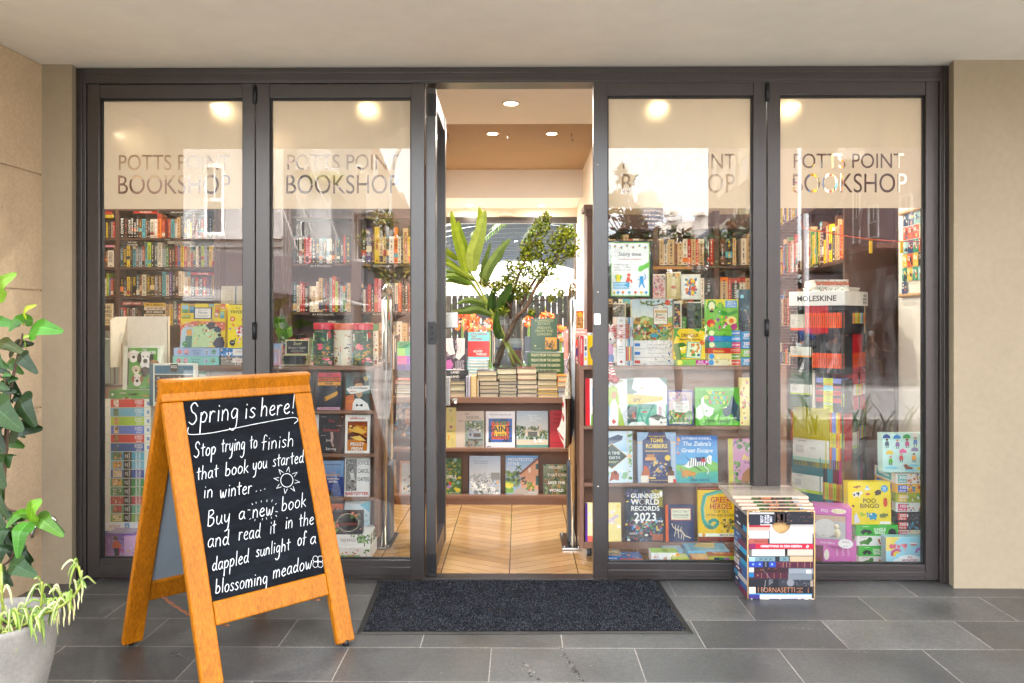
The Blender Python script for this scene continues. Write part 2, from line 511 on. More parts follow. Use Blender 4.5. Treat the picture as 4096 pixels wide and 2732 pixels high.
m=MB();m.box(-6,6,.02,12,-.3,-.006,'a0764a');struct(m,'subfloor','concrete')
m=MB();m.poly([(-4.3,.07,0),(3.8,.07,0),(3.8,5.75,0),(-4.3,5.75,0)][::1]);struct(m,'floor','oak_parquet')
m=MB();m.box(-9,9,-1.9,.1,ZS,ZS+.35);struct(m,'soffit','soffit_paint')
m=MB();m.box(-9,9,.105,6.2,3.3,4.6);struct(m,'sun_block_storeys','wall_paint')  # added out of view to block the sun, height set by where sunlight falls
pa,pb=P(97,700,-.08),P(0,700,-.08)
xl=pa.x
m=MB()
dirv=V((-.04,-1,0)).normalized()
outn=V((-1,.04,0)).normalized()
e0=V((xl,-.02,0))
zj=[0,P(97,935,-.08).z,P(97,667,-.08).z,P(97,402,-.08).z,ZS]
for i in range(4):
 z0,z1=zj[i]+(.004 if i else 0),zj[i+1]-.004
 m.obox(e0+V((0,0,z0))+outn*.3,-outn*.3,dirv*1.72,(0,0,z1-z0))
 if i<3:m.obox(e0+V((0,0,z1))+outn*.3,-outn*.29,dirv*1.72,(0,0,.008))
struct(m,'left_wall','stucco')
xr1=P(165,700,-.08).x;xr0=P(180,700,0).x
m=MB();m.poly([(xl-.3,-.08,0),(xr1,-.08,0),(xr1,-.08,ZS),(xl-.3,-.08,ZS)]);m.poly([(xr1,-.08,0),(xr0,.02,0),(xr0,.02,ZS),(xr1,-.08,ZS)])
m.poly([(xr0,.02,0),(xr0,.2,0),(xr0,.2,ZS),(xr0,.02,ZS)])
struct(m,'left_pier_wall','wall_paint')
yr=-.105
xq1=P(2190,700,yr).x;xq0=P(2176,700,0).x
m=MB();m.poly([(xq1,yr,0),(9,yr,0),(9,yr,ZS),(xq1,yr,ZS)]);m.poly([(xq0,.02,0),(xq1,yr,0),(xq1,yr,ZS),(xq0,.02,ZS)])
m.poly([(xq0,.2,0),(xq0,.02,0),(xq0,.02,ZS),(xq0,.2,ZS)])
struct(m,'right_wall','wall_paint')
XL,XR,XN0,XN1,YB,YR_=-4.3,3.8,-1.05,.74,3.62,5.62
m=MB();m.box(XL,XR,.1,1.66,2.85,3.3)
m.box(XL,XR,4.78,5.9,2.79,3.3)
struct(m,'ceiling','ceiling_white')
m=MB();m.box(XL,XR,1.661,4.779,3.12,3.3);struct(m,'recessed_ceiling','interior_tan')  # tan colour stands in for the dimmer light up in the recess
m=MB();m.box(XL-.1,XL,.1,5.9,0,3.3);m.box(XR,XR+.1,.1,5.9,0,3.3)
m.box(XL,XN0-.12,YB,YB+.1,0,3.12);m.box(XN1+.12,XR,YB,YB+.1,0,3.12)
struct(m,'shop_wall','interior_tan')
m=MB();m.box(XN0-.12,XN0,YB-.02,YR_,0,3.12);m.box(XN1,XN1+.12,YB-.02,YR_,0,3.12);struct(m,'aisle_wall','interior_white')
wx0,wx1,wz0,wz1=P(979,600,YR_).x,P(1344,600,YR_).x,.55,P(1170,502,YR_).z
m=MB();m.box(XN0,wx0,YR_,YR_+.12,0,2.79);m.box(wx1,XN1,YR_,YR_+.12,0,2.79);m.box(wx0,wx1,YR_,YR_+.12,wz1,2.79);m.box(wx0,wx1,YR_,YR_+.12,0,wz0)
struct(m,'rear_wall','interior_white')
m=MB();m.box(2.32,2.9,.1,.62,0,2.85);m.box(xq0-.02,xq0+.5,.09,.2,0,3.3);m.box(xr0-2,xr0+.02,.09,.2,0,3.3);m.box(-2.6,2.6,.1,.2,2.724,3.3)
struct(m,'front_return_wall','interior_white')
def outline_loops(vs,fs):
 ed={}
 for f in fs:
  for a,b in zip(f,f[1:]+f[:1]):
   ed[(a,b)]=1
 nx={a:b for(a,b)in ed if(b,a)not in ed}
 loops=[]
 while nx:
  s,l=next(iter(nx)),[]
  while s in nx:
   l.append(s);s=nx.pop(s)
  loops.append([vs[i]for i in l])
 return loops
def film_mesh(x0,x1,z0,z1,lines,y):
 cu=bpy.data.curves.new('f','CURVE');cu.dimensions='2D';cu.fill_mode='BOTH'
 def spl(pts):
  s=cu.splines.new('POLY');s.points.add(len(pts)-1)
  for p,q in zip(s.points,pts):p.co=(q[0],q[1],0,1)
  s.use_cyclic_u=True
 spl([(x0,z0),(x1,z0),(x1,z1),(x0,z1)])
 for txt,a0,a1,b0,b1 in lines:
  x,G_=0,[]
  for ch in txt:
   vs,fs,adv=glyph(ch,False,8)
   if vs:
    G_+=[[(p[0]+x,p[1])for p in l]for l in outline_loops(vs,fs)]
   x+=adv
  mn,mx_=min(p[0]for l in G_ for p in l),max(p[0]for l in G_ for p in l)
  for l in G_:
   spl([(a0+(p[0]-mn)/(mx_-mn)*(a1-a0),b0+p[1]/CAPH*(b1-b0))for p in l])
 ob=bpy.data.objects.new('f',cu)
 me=bpy.data.meshes.new_from_object(ob)
 global INNER
 INNER=MB()
 for txt,a0,a1,b0,b1 in lines:
  x,gl=0,[]
  for ch in txt:
   vs,fs,adv=glyph(ch,False,8)
   if vs:gl.append(([(p[0]+x,p[1])for p in vs],fs))
   x+=adv
  mn,mx_=min(p[0]for q,_ in gl for p in q),max(p[0]for q,_ in gl for p in q)
  for q,fs in gl:INNER.mesh([(a0+(p[0]-mn)/(mx_-mn)*(a1-a0),y,b0+p[1]/CAPH*(b1-b0))for p in q],fs,'ffffff')
 mb=MB();mb.mesh([(v.co[0],y,v.co[1])for v in me.vertices],[tuple(p.vertices)[::-1]for p in me.polygons],'c0b090')
 bpy.data.objects.remove(ob);bpy.data.curves.remove(cu);bpy.data.meshes.remove(me)
 return mb
def px(x,Y=0):return P(x,700,Y).x
def pz(y,x=1170,Y=0):return P(x,y,Y).z
fr=thing('shopfront_frame','dark bronze metal frame around the whole glazed shopfront','shop frame')
X0,X1=px(181),px(2175)
for a,b,c,d in((X0,px(204),X0+.03,px(197)),(px(2151),X1,px(2158),X1-.03)):
 m=MB();m.box(a,b,-.03,.09,0,ZS-.005);m.box(c,d,-.04,-.0295,0,ZS-.01);m.build('jamb','bronze_metal',fr,bevel=.002)
m=MB();m.box(px(204),px(2151),-.03,.09,pz(193),ZS-.005);m.box(px(204),px(2151),-.038,-.031,pz(172),ZS-.02)
m.box(px(204),px(2151),-.036,-.0305,pz(190),pz(183))
m.build('head','bronze_metal',fr,bevel=.002)
m=MB();m.box(px(976),px(1362),-.02,.07,.001,.012);m.build('threshold','bronze_metal',fr,bevel=.001)
def leaf(label,x0,x1,gx0,gx1,gy0,gy1,top,film,hinge=None,origin=None):
 t=thing('glass_door',label,'glass door',(px(x0),0,0))
 ox=px(x0)
 a0,a1,b0,b1=0.0015,px(x1)-ox-.0015,px(gx0)-ox,px(gx1)-ox
 zt,g1,g0=pz(top),pz(gy0),pz(gy1)
 m=MB()
 m.box(a0,b0,-.022,.03,.015,zt);m.box(b1,a1,-.022,.03,.015,zt)
 m.build('stile','bronze_metal',t,bevel=.002)
 m=MB();m.box(b0,b1,-.018,.028,g1,zt-.002);m.build('top_rail','bronze_metal',t,bevel=.002)
 m=MB();m.box(b0,b1,-.018,.028,.012,g0);m.box(b0,b1,-.024,-.0185,.03,g0-.035)
 m.build('bottom_rail','bronze_metal',t,bevel=.002)
 m=MB()
 for q in((b0,b0+.007,g0,g1),(b1-.007,b1,g0,g1),(b0+.007,b1-.007,g1-.009,g1),(b0+.007,b1-.007,g0,g0+.005)):
  m.box(q[0],q[1],-.004,.022,q[2],q[3])
 m.build('gasket','black_rubber',t)
 m=MB();m.poly([(b0+.001,.008,g0),(b1-.001,.008,g0),(b1-.001,.008,g1),(b0+.001,.008,g1)]);m.build('glass_pane','glass',t)
 fl=[(s,px(q0)-ox,px(q1)-ox,pz(r1),pz(r0))for s,q0,q1,r0,r1 in film]
 film_mesh(b0+.002,b1-.002,pz(478),g1-.001,fl,.0125).build('window_film','frosted_film',t)
 INNER.poly([(b0+.001,.0125,g0),(b1-.001,.0125,g0),(b1-.001,.0125,pz(478)),(b0+.001,.0125,pz(478))]);INNER.build('inner_glass_face','glass',t)
 for hx,hy in hinge or[]:
  m=MB();m.tube([(px(hx)-ox,-.03,pz(hy+17)),(px(hx)-ox,-.03,pz(hy-22))],.011,'141414',n=10)
  m.build('hinge','black_rubber',t)
 return t
PP,BK='POTTS POINT','BOOKSHOP'
leaf('leftmost glazed leaf, painted shop name on film, bookcase of crime paperbacks behind it',205,589,233,560,225,1284,193,[(PP,270,527,353,388),(BK,268,527,400,443)],[(589,223),(588,762)])
leaf('glazed leaf left of the open doorway with picture cylinders behind its glass',590,976,622,945,225,1284,193,[(PP,658,915,353,388),(BK,655,915,400,443)])
l3=leaf('glazed leaf right of the open doorway with a story poster behind its glass',1361,1757,1394,1727,222,1289,190,[(PP,1431,1689,353,387),(BK,1428,1689,399,442)],[(1758,220),(1757,755)])
leaf('rightmost glazed leaf with the rotating notebook stand behind its glass',1759,2150,1788,2121,222,1292,190,[(PP,1824,2078,353,386),(BK,1822,2085,399,442)])
for y in(378,671,1117):
 q=P(1373,y,-.022)-l3.location;m=MB();m.ball(q,(.006,.004,.006),'5a5654',n=8,k=5);m.build('bolt','steel',l3)
t=thing('glass_door','open glazed door leaf folded inwards at the left of the doorway','glass door',(px(990),.02,0),(0,0,RAD(90.6)))
w_,z_,st=.66,pz(198),.07
m=MB();m.box(0,st,-.022,.03,.02,z_);m.box(w_-st,w_,-.022,.03,.02,z_);m.build('stile','bronze_metal',t,bevel=.002)
m=MB();m.box(st,w_-st,-.018,.028,z_-.09,z_-.002);m.build('top_rail','bronze_metal',t,bevel=.002)
m=MB();m.box(st,w_-st,-.018,.028,.022,.14);m.build('bottom_rail','bronze_metal',t,bevel=.002)
m=MB();m.poly([(st,.004,.14),(w_-st,.004,.14),(w_-st,.004,z_-.09),(st,.004,z_-.09)]);m.build('glass_pane','glass',t)
m=MB();m.box(w_-.075,w_-.015,-.052,-.024,pz(932,Y=.6),pz(866,Y=.6));m.build('lock_plate','steel',t,bevel=.002)
m=MB();zz=pz(920,Y=.6);m.tube([(w_-.045,-.053,zz),(w_-.045,-.095,zz)],.01,n=10);m.tube([(w_-.045,-.09,zz),(w_-.17,-.092,zz)],.009,n=10);m.build('handle','steel',t)
m=MB();m.box(w_-.09,w_+.0,-.1,-.024,pz(754,Y=.6),pz(715,Y=.6));m.build('lock_box','steel',t,bevel=.006)
for zz in(pz(238),pz(765),pz(1300)):
 m=MB();m.box(.002,.06,-.0225,.031,zz-.05,zz+.05);m.box(-.004,.0015,-.025,.02,zz-.06,zz+.06)
 for q in(-.03,0,.03):m.ball((-.005,-.003,zz+q),(.003,.006,.006),'d8d8d8')
 m.build('hinge','black_rubber',t,bevel=.001)
p=P(1371,733,-.022)
t=thing('door_bell','small white doorbell button on the stile beside the doorway','doorbell',p)
m=MB();m.box(-.018,.018,-.014,0,-.031,.031);m.build('housing','white_plastic',t,bevel=.006)
m=MB();m.box(-.009,.009,-.02,-.0145,-.008,.014);m.build('button','white_plastic',t,bevel=.004)
# ========= INTERIOR: lamps and furniture
def downlight(x,y,z,label,group='round ceiling downlights',w=1.0):
 p=G(x,y,z)
 t=thing('downlight',label,'downlight',p,group=group)
 m=MB();m.lathe([(.062,.0),(.062,-.006),(.048,-.009),(.045,.0),(.046,-.001)],n=24,col='e8e4dc');m.build('ring','plain',t)
 m=MB();m.lathe([(.0001,-.004),(.044,-.004)],n=24,col='ffffff');m.build('lens','lamp_glow',t)
 ld=bpy.data.lights.new('downlight_beam','AREA');ld.shape='DISK';ld.size=.085;ld.energy=LAMP_W*w;ld.color=(1,.94,.85)
 lo=bpy.data.objects.new('beam',ld);COL.objects.link(lo);lo.parent=t;lo.location=(0,0,-.012)
downlight(1173,236,2.85,'downlight nearest the street, seen through the open doorway',w=.8)
downlight(495,237,2.85,'downlight glowing through the film of the leftmost window',w=1.4)
downlight(838,237,2.85,'downlight glowing through the film left of the doorway',w=1.4)
downlight(1517,235,2.85,'downlight glowing through the film right of the doorway',w=1.4)
downlight(1825,235,2.85,'downlight glowing through the film of the rightmost window',w=1.4)
downlight(1131,306,3.12,'left downlight of the pair in the tan ceiling recess',w=.8)
downlight(1267,306,3.12,'right downlight of the pair in the tan ceiling recess',w=.8)
downlight(265,303,3.12,'downlight over the crime bookcase, blurred by the film',w=.95)
downlight(606,306,3.12,'downlight over the art and photography shelves',w=.75)  # added lamp, hidden behind the stile, to light the art shelves
downlight(1742,306,3.12,'downlight at the right end of the ceiling recess',w=.35)
downlight(1080,471,2.79,'left downlight of the rear pair above the leafy vase',w=.25)
downlight(1243,471,2.79,'right downlight of the rear pair above the leafy vase',w=.25)
p=G(1163,480,2.79)
t=thing('smoke_alarm','white dome shaped alarm on the rear ceiling above the vase','alarm',p)
m=MB();m.lathe([(.0,0),(.03,-.012),(.105,-.085),(.11,-.095),(.09,-.09),(.0,-.03)],n=20,col='e5e2da');m.build('dome','plain',t)
m=MB();m.lathe([(.0,-.03),(.035,-.06),(.035,-.12),(.0,-.125)],n=12,col='2a2826');m.build('sensor','plain',t)
for x,y,l in((1029,307,'leftmost'),(1166,307,'middle'),(1312,307,'rightmost')):
 q=G(x,y,3.12);m=MB();m.tube([q,q-V((0,0,.05)),q+V((.012,0,-.07)),q+V((.02,0,-.055))],.005,'b9a88a',n=6)
 m.build('ceiling_hook','steel',label=f'{l} small metal hook in the tan ceiling recess',cat='hook',group='ceiling hooks')
def bookcase(label,ups,boards,Y,dep,x0,x1,top,name='bookcase',fluted=()):
 t=thing(name,label,'bookcase',(P((x0+x1)/2,700,Y).x,Y,0))
 ox=t.location.x
 zt=pz(top,1170,Y)
 for a,b in ups:
  m=MB();fx=(a,b)in fluted
  q0,q1=px(a,Y)-ox,px(b,Y)-ox
  m.box(q0,q1,-.03 if fx else 0,dep,0,zt)
  if fx:
   n=3
   for i in range(n):
    c=q0+(q1-q0)*(i+.5)/n
    m.tube([(c,-.03,.2),(c,-.03,zt-.1)],(q1-q0)/n*.36,n=8)
   m.box(q0-.03,q1+.03,-.06,dep,zt+.001,zt+.05);m.box(q0-.015,q1+.015,-.045,-.031,zt-.06,zt)
  m.build('upright','dark_shelf',t,bevel=.002)
 b=MB();b.box(px(x0,Y)-ox,px(x1,Y)-ox,dep+.001,dep+.02,0,zt);b.build('back_panel','dark_shelf',t)
 e=sorted(ups)
 for(a,b_),(c,d_)in zip(e,e[1:]):
  for y in boards:
   z=pz(y,(b_+c)/2,Y)
   m=MB();m.box(px(b_,Y)-ox+.0005,px(c,Y)-ox-.0005,.008,dep,z-.022,z)
   m.build('shelf','dark_shelf',t)
 return t
CY=3.2
bc1=bookcase('dark brown crime bookcase at the back of the leftmost window',[(150,158),(264.6,273),(494,508)],[478,546,613,679.5,747,816,885],CY,.25,150,508,400,fluted=[(494,508)])
bc2=bookcase('dark brown art and photography bookcase behind the picture cylinders',[(648,671),(806,829),(966,978)],[495,605,716.5,828,930],CY,.27,648,978,380,fluted=[(648,671)])
bc3=bookcase('brown bookcase behind the story poster, at the back on the right',[(1347,1362),(1500,1512),(1640,1652),(1782,1790)],[520,610,700,790,880],CY,.27,1347,1790,484,fluted=[(1347,1362)])
m=MB();a,b=px(509,CY),px(647,CY);m.box(a,b,CY+.1,CY+.13,0,2.6);m.build('wall_panel','dark_shelf',label='plain dark brown wooden panel between the two left bookcases',cat='panel')
for x,y,s in((888,0,'Crime'),):
 pass
def plate(parent,x0,x1,y0,y1,Y,txt):
 a,b,z0,z1=rect(x0,y0,x1,y1,Y)
 o=parent.location
 m=MB();m.box(a-o.x,b-o.x,Y-o.y,Y-o.y+.004,z0,z1,'15110f')
 f=Face(m,(a-o.x,Y-o.y,z1),(1,0,0),(0,0,-1),b-a,z1-z0);f.T(txt,.5,.5,.55,'d8d0c4',mw=.8)
 m.build('shelf_label','print',parent)
for x,y in((685,948),(683,1065),(682,1183)):
 pass
for y in(548.5,615.5,682):plate(bc1,370,399,y-1.6,y+4.6,CY-.003,'Crime')
plate(bc2,706,767,606,614,CY-.003,'Art & Photography');plate(bc2,852,905,606,614,CY-.003,'Art & Photography')
plate(bc2,711,772,717.5,725.5,CY-.003,'Art & Photography');plate(bc2,850,905,717.5,725.5,CY-.003,'Art & Photography')
A_,B_=P(1776,700,3.15),P(1936,700,.92)
A_.z=B_.z=0
sd=(B_-A_);SL=sd.length;sd.normalize();sn=V((sd.y,-sd.x,0))
if sn.x>0:sn=-sn
t=thing('bookcase','dark brown side bookcase of new releases behind the notebook stand','bookcase',A_)
m=MB();m.obox(-sn*.3,sd*SL,-sn*.02,(0,0,2.7));m.build('back_panel','dark_shelf',t)
for k in(0,.5,1):
 m=MB();m.obox(sd*(SL*k)-sn*.299,sd*.03,sn*.3,(0,0,2.7));m.build('upright','dark_shelf',t,bevel=.002)
SZ=[.35,.85,1.33,1.786,2.24]
for z in SZ:
 for k in(0,.5):
  m=MB();m.obox(sd*(SL*k+.031)-sn*.299+V((0,0,z-.025)),sd*(SL*.5-.032),sn*.285,(0,0,.025));m.build('shelf','dark_shelf',t)
m=MB();f0=sd*(SL*.66)+sn*.004+V((0,0,1.763));m.obox(f0,sd*.17,-sn*.003,(0,0,.03),'15110f')
f=Face(m,f0+V((0,0,.03)),sd,(0,0,-1),.17,.03);f.T('New Releases',.5,.5,.5,'d8d0c4',mw=.85);m.build('shelf_label','print',t)
side_case=t
m=MB();e=B_+sd*.04;m.obox(e-sn*.3,sd*.02,sn*.31,(0,0,2.8));m.build('wall_panel','dark_shelf',label='brown end panel between the side bookcase and the beige pier',cat='panel')
def cart(label,x0,x1,Yf,top,ledges,bottom,dep=.42,side=.024,castor=False):
 """display cart: sides, a top board and front ledges that carry books facing the street"""
 t=thing('display_cart',label,'display cart',(px(x0,Yf),Yf,0))
 ox=t.location.x
 W=px(x1,Yf)-ox;zt=pz(top,Y=Yf);zb=pz(bottom,Y=Yf)
 for q in(0,W-side):
  m=MB();m.box(q,q+side,0,dep,zb,zt-.022);m.build('side_panel','laminate',t,bevel=.0015)
 m=MB();m.box(0,W,-.004,dep,zt-.0215,zt);m.build('top_board','laminate',t,bevel=.0015)
 m=MB();m.box(side,W-side,.11,.125,zb+.02,zt-.022);m.build('back_panel','laminate',t)
 for y in ledges:
  z=pz(y,Y=Yf);m=MB();m.box(side+.001,W-side-.001,.002,.1095,z-.02,z);m.build('ledge','laminate',t,bevel=.0015)
 m=MB();m.box(side+.001,W-side-.001,.004,.1095,zb,zb+.03);m.build('plinth','laminate',t)
 if castor:
  for q in(.06,W-.06):
   c=MB();c.box(q-.025,q+.025,.05,.1,zb-.012,zb-.001,'b8b8b4');c.box(q-.018,q+.018,.06,.064,.014,zb-.012,'b8b8b4');c.build('castor','plain',t)
   c=MB();c.tube([(q-.012,.075,.032),(q+.012,.075,.032)],.032,'3c3f44',n=16);c.build('wheel','plain',t)
 return t
cart('brown display cart below the picture cylinders, novels facing the street',396,868,.45,841,[943,1042.5,1142.5],1232)
cart('brown display cart right of the doorway, picture books facing the street',1331,1793,.35,840,[977.5,1109,1244.5],1259,castor=True)
m=MB();a,b,z0,z1=rect(212,912,282,890,.62);m.box(a,b,.62,1.3,0,z1);m.build('side_counter','laminate',label='low brown counter at the far left behind the puzzle boxes',cat='counter',bevel=.002)
TY=1.63
t=thing('display_table','brown display table facing the doorway, books stacked on its top','display table',(px(1120,TY),TY,0))
ox=t.location.x
tx0,tx1=px(900,TY)-ox,px(1337,TY)-ox
tz=pz(912,1170,TY)
m=MB();m.box(tx0,tx1,-.006,1.1,tz-.045,tz);m.build('table_top','laminate',t,bevel=.003)
m=MB();m.box(tx0+.01,tx1-.01,.13,1.08,.0,tz-.0455);m.build('back_panel','laminate',t)
for y,dd in((1029.5,.12),(1138,.12)):
 z=pz(y,1170,TY);m=MB();m.box(tx0+.01,tx1-.01,.0,.1295,z-.024,z);m.build('ledge','laminate',t,bevel=.002)
m=MB();m.box(tx0+.01,tx1-.01,.008,.1295,.0,pz(1138,1170,TY)-.0245);m.build('plinth','laminate',t)
def gate(x,label):
 bx=px(x,.55)
 t=thing('security_gate',label,'security gate',(bx,.55,0),group='security gates beside the doorway')
 m=MB();m.box(-.07,.045,-.03,.3,.001,.014,'a09a90')
 for q in((-.055,-.01),(.03,-.01),(-.055,.27)):m.tube([(q[0],q[1],.014),(q[0],q[1],.024)],.009,'8a8a88',n=6)
 m.build('base_plate','steel',t,bevel=.002)
 zt=pz(652,x,.6)
 pts=[(0,.02,.014),(0,.02,zt-.1)]+[(0,.13-.11*math.cos(a),zt-.1+.1*math.sin(a))for a in[RAD(15*k)for k in range(1,12)]]+[(0,.24,zt-.1),(0,.24,.014)]
 m=MB();m.tube(pts,.017,n=12);m.build('tube','chrome',t)
 m=MB();m.box(-.03,.03,.045,.215,.02,.5);m.build('pedestal','slate_plastic',t,bevel=.012)
 return t
gate(1317,'chrome security gate right of the doorway with a net bag hooked on')
gate(881,'chrome security gate seen through the glass left of the doorway')
t=thing('rear_window','dark framed window at the back of the shop behind the vase','window',(0,YR_,0))
m=MB();fw=.05
m.box(wx0-.03,wx0+fw,-.01,.06,wz0,wz1+.02);m.box(wx1-fw,wx1+.03,-.01,.06,wz0,wz1+.02)
m.box(wx0+fw,wx1-fw,-.01,.06,wz1-.06,wz1+.02);m.box(wx0+fw,wx1-fw,-.01,.06,wz0,wz0+.05);m.build('frame','bronze_metal',t)
m=MB();m.poly([(wx0,.03,wz0),(wx1,.03,wz0),(wx1,.03,wz1),(wx0,.03,wz1)]);m.build('pane','thin_glass',t)
def lines(x0,x1):
 a,b=px(x0,YR_),px(x1,YR_)
 return[(PP,a,b,pz(661,1270,YR_),pz(650,1270,YR_)),(BK,a,b,pz(679,1270,YR_),pz(664,1270,YR_))]
mb=film_mesh(wx0+fw,wx1-fw,pz(690,1270,YR_),pz(642,1270,YR_),lines(1252,1336)+lines(985,1068),.034)
mb.build('window_film','acrylic_frost',t)if 'acrylic_frost' in MATS else mb.build('window_film','frosted_film',t)
# ========= BOOKS ON SHELVES
ORD='first second third fourth fifth sixth seventh eighth ninth tenth eleventh twelfth thirteenth fourteenth fifteenth sixteenth seventeenth eighteenth nineteenth twentieth'.split()
ORD+=['twenty-'+q for q in ORD[:9]]+['thirtieth']+['thirty-'+q for q in ORD[:9]]+['fortieth']
CN=dict(k='black',d='charcoal',g='grey',w='cream',W='white',r='red',o='orange',y='yellow',n='navy',b='blue',c='turquoise',t='dark teal',e='green',l='lime green',m='maroon',p='purple',i='pink',u='brown',a='tan',s='pale blue',O='rust',E='dark green',I='magenta',B='deep blue',Y='bright yellow',T='light teal')
DARK=set('kdnbtempuOEIBrg')
def jit(c,a=.12):
 h=H(c);f=1+rnd.uniform(-a,a)
 return tuple(min(1,x*f*(1+rnd.uniform(-.04,.04)))for x in h[:3])+(1,)
def spine_print(f,ch,title,w,h):
 tc=rnd.choice(['efe9dc','efe9dc','e6c229','d8b070','d86a4a','c9d2d8'])if ch in DARK else rnd.choice(['2a2624','2a2624','9a2f28','27304c','5a3a2a'])
 if rnd.random()<.4:
  v=rnd.choice([0,.72,.5]);f.R(0,v,1,v+rnd.uniform(.1,.28),jit(rnd.choice(['b5342b','1f1e1f','e4d9c4','58a6b2','ee7a20','27304c','c9aa7c'])))
 if title:
  f.T(title,.5,rnd.uniform(.38,.5),.56*w/h,tc,'c',w>.022,rnd.uniform(.62,.84),90)
 else:
  u0,q=rnd.uniform(.3,.42),.1
  while q<.78:
   l_=rnd.uniform(.012,.04)
   if rnd.random()<.82:f.R(u0,q,u0+.26,q+l_,tc)
   f.k=2;q+=l_+rnd.choice([.008,.012,.05])
 f.R(.3,.91,.7,.95,tc)
def spine_book(o,along,out,w,h,ch,title,label,group,dep=.13,name='book',stuffmb=None):
 """a shelved book seen spine on; o: lower left front corner"""
 m=stuffmb or MB()
 q=o+out*rnd.uniform(-.012,0)
 e=w-.0015
 m.obox(q,along*e,-out*dep,(0,0,h),jit(ch),0,{'T':'d8ccb4'})
 f=Face(m,q+V((0,0,h)),along,(0,0,-1),e,h);spine_print(f,ch,title,w,h)
 if stuffmb is None:
  m.v=[tuple(V(p)-o)for p in m.v]
  return m.build(name,'print_gloss',loc=o,label=label,cat='book',group=group)
def shelf_row(o,along,out,length,tokens,hs,fmt,titles=(),dep=.13,group=None,stuffmb=None,cnt0=0):
 tk=[(t[0],t[1:].rstrip('Th'))+(t[len(t.rstrip('Th')):],)for t in tokens.split()]
 tot=sum(float(t[1])for t in tk);x=0;n=cnt0;ti=dict(titles)if titles else{}
 for i,(ch,wd,suf)in enumerate(tk):
  w=float(wd)/tot*length
  if ch!='_':
   h=hs*(1.17 if suf=='T' else 1.3 if suf=='TT' else .88 if suf=='h' else 1)*rnd.uniform(.97,1.03)
   spine_book(o+along*x,along,out,w,h,ch,ti.get(i),None if stuffmb else fmt%(CN[ch]+(' tall' if 'T' in suf else ''),ORD[n]),group,dep,stuffmb=stuffmb)
   n+=1
  x+=w
UX,UO=V((1,0,0)),V((0,-1,0))
def front_row(Y,x0,x1,yb,tokens,hs,fmt,titles=(),**k):
 a,b=P(x0,yb,Y),P(x1,yb,Y)
 shelf_row(V((a.x,Y,a.z+.0006)),UX,UO,b.x-a.x,tokens,hs,fmt,titles,**k)
def lying(x0,y0,x1,y1,Y,col,title,label,group=None,dep=.13,tc=None,pages=None,name='book',cat='book'):
 """a book lying flat, spine towards the street (or its page edges when pages is set)"""
 a,b,z0,z1=rect(x0,y0,x1,y1,Y)
 w,h=b-a,z1-z0-.0006
 if pages:
  t=thing(name,label,cat,(a,Y,z0),(0,0,RAD(rnd.uniform(-1.2,1.2))),group)
  m=MB();k=max(.0022,h*.07)
  m.box(0,w,0,dep,0,k,col);m.box(0,w,0,dep,h-k,h,col)
  sp=rnd.random()<.75
  xa,xb=(0,.004)if sp else(w-.004,w)
  m.box(xa,xb,0,dep,k,h-k,col);m.build('cover','print_gloss',t,bevel=.0012)
  m=MB();xa,xb=(.0045,w-.004)if sp else(.004,w-.0045)
  m.box(xa,xb,.004,dep-.004,k,h-k,jit(pages,.08))
  for j in range(3):z=k+(h-2*k)*(j+1)/4;m.box(xa,xb,.0032,.004,z,z+.0006,'b8ab92')
  m.build('page_block','paper',t)
  return t
 m=MB();m.box(0,w,0,dep,0,h,jit(col,.05),0,{'L':'d8ccb4','R':'d8ccb4'})
 f=Face(m,(0,0,h),(1,0,0),(0,0,-1),w,h)
 if title:f.T(title,.5,.5,.52,tc or('2a2624' if sum(H(col)[:3])>.9 else 'e8e2d4'),'c',True,.8)
 return m.build(name,'print_gloss',loc=(a,Y,z0),label=label,cat=cat,group=group)
Z2=lambda x,y:(218.1+x*.19765,447.7+y*.19765)
def l2(x0,y0,x1,y1,*a,**k):lying(*Z2(x0,y0),*Z2(x1,y1),*a,**k)
YB1=CY+.012
GC='paperbacks in the crime bookcase'
sh=['top visible','second','third','fourth']
FB='%s paperback, %s from the left on the {} shelf of the crime bookcase'
FA='%s paperback, %s in the narrow left bay of the {} crime shelf'
yb=[545.8,612.8,679.2,746.8]
front_row(YB1,275,493,yb[0],'k38 k30 k32h k24h k22h d24T u30h c30h u22h d22h w34h W30h o36T r30h _24 r32h c32h W24h a32T k28T d26h w28h y20h u30T m22h k26 r24h k24 k24 k30 d26',.2,FB.format(sh[0]),{0:'BALDACCI',2:'BALDACCI',3:'JOHN BANVILLE',4:'JOHN BANVILLE',5:'PAPER CAGE',7:'WE WERE',10:'THE FRENCHMAN',12:'The Murder Book',16:'TOM BRADBY',19:'BRYAN BROWN',21:'JAMES LEE BURKE',24:'WAKE'},group=GC)
front_row(YB1,275,493,yb[1],'t34 k44 y38 k24 c38 g36 s32 O28 T38T l40T d34T t34T w52T s42h e34 m38h k30h r32 b36 y36 r36 a36 r26 t34 w30 k30 l30 s30 d26 y34 a34',.2,FB.format(sh[1]),{0:'LEE CHILD',1:'REACHER',2:'LEE CHILD',3:'THE WAITER',4:'Ann Cleeves',5:'Ann Cleeves',6:'Ann Cleeves',7:'Ann Cleeves',8:'Ann Cleeves',9:'Ann Cleeves',11:'Harlan Coben',12:'JOHN CONNOLLY',16:'RAZORBLADE TEARS',18:'A SPY BY NATURE',19:'A DIVIDED SPY',20:'TYPHOON',21:'A COLDER WAR',23:'JUDAS 62',29:'ELLROY'},group=GC)
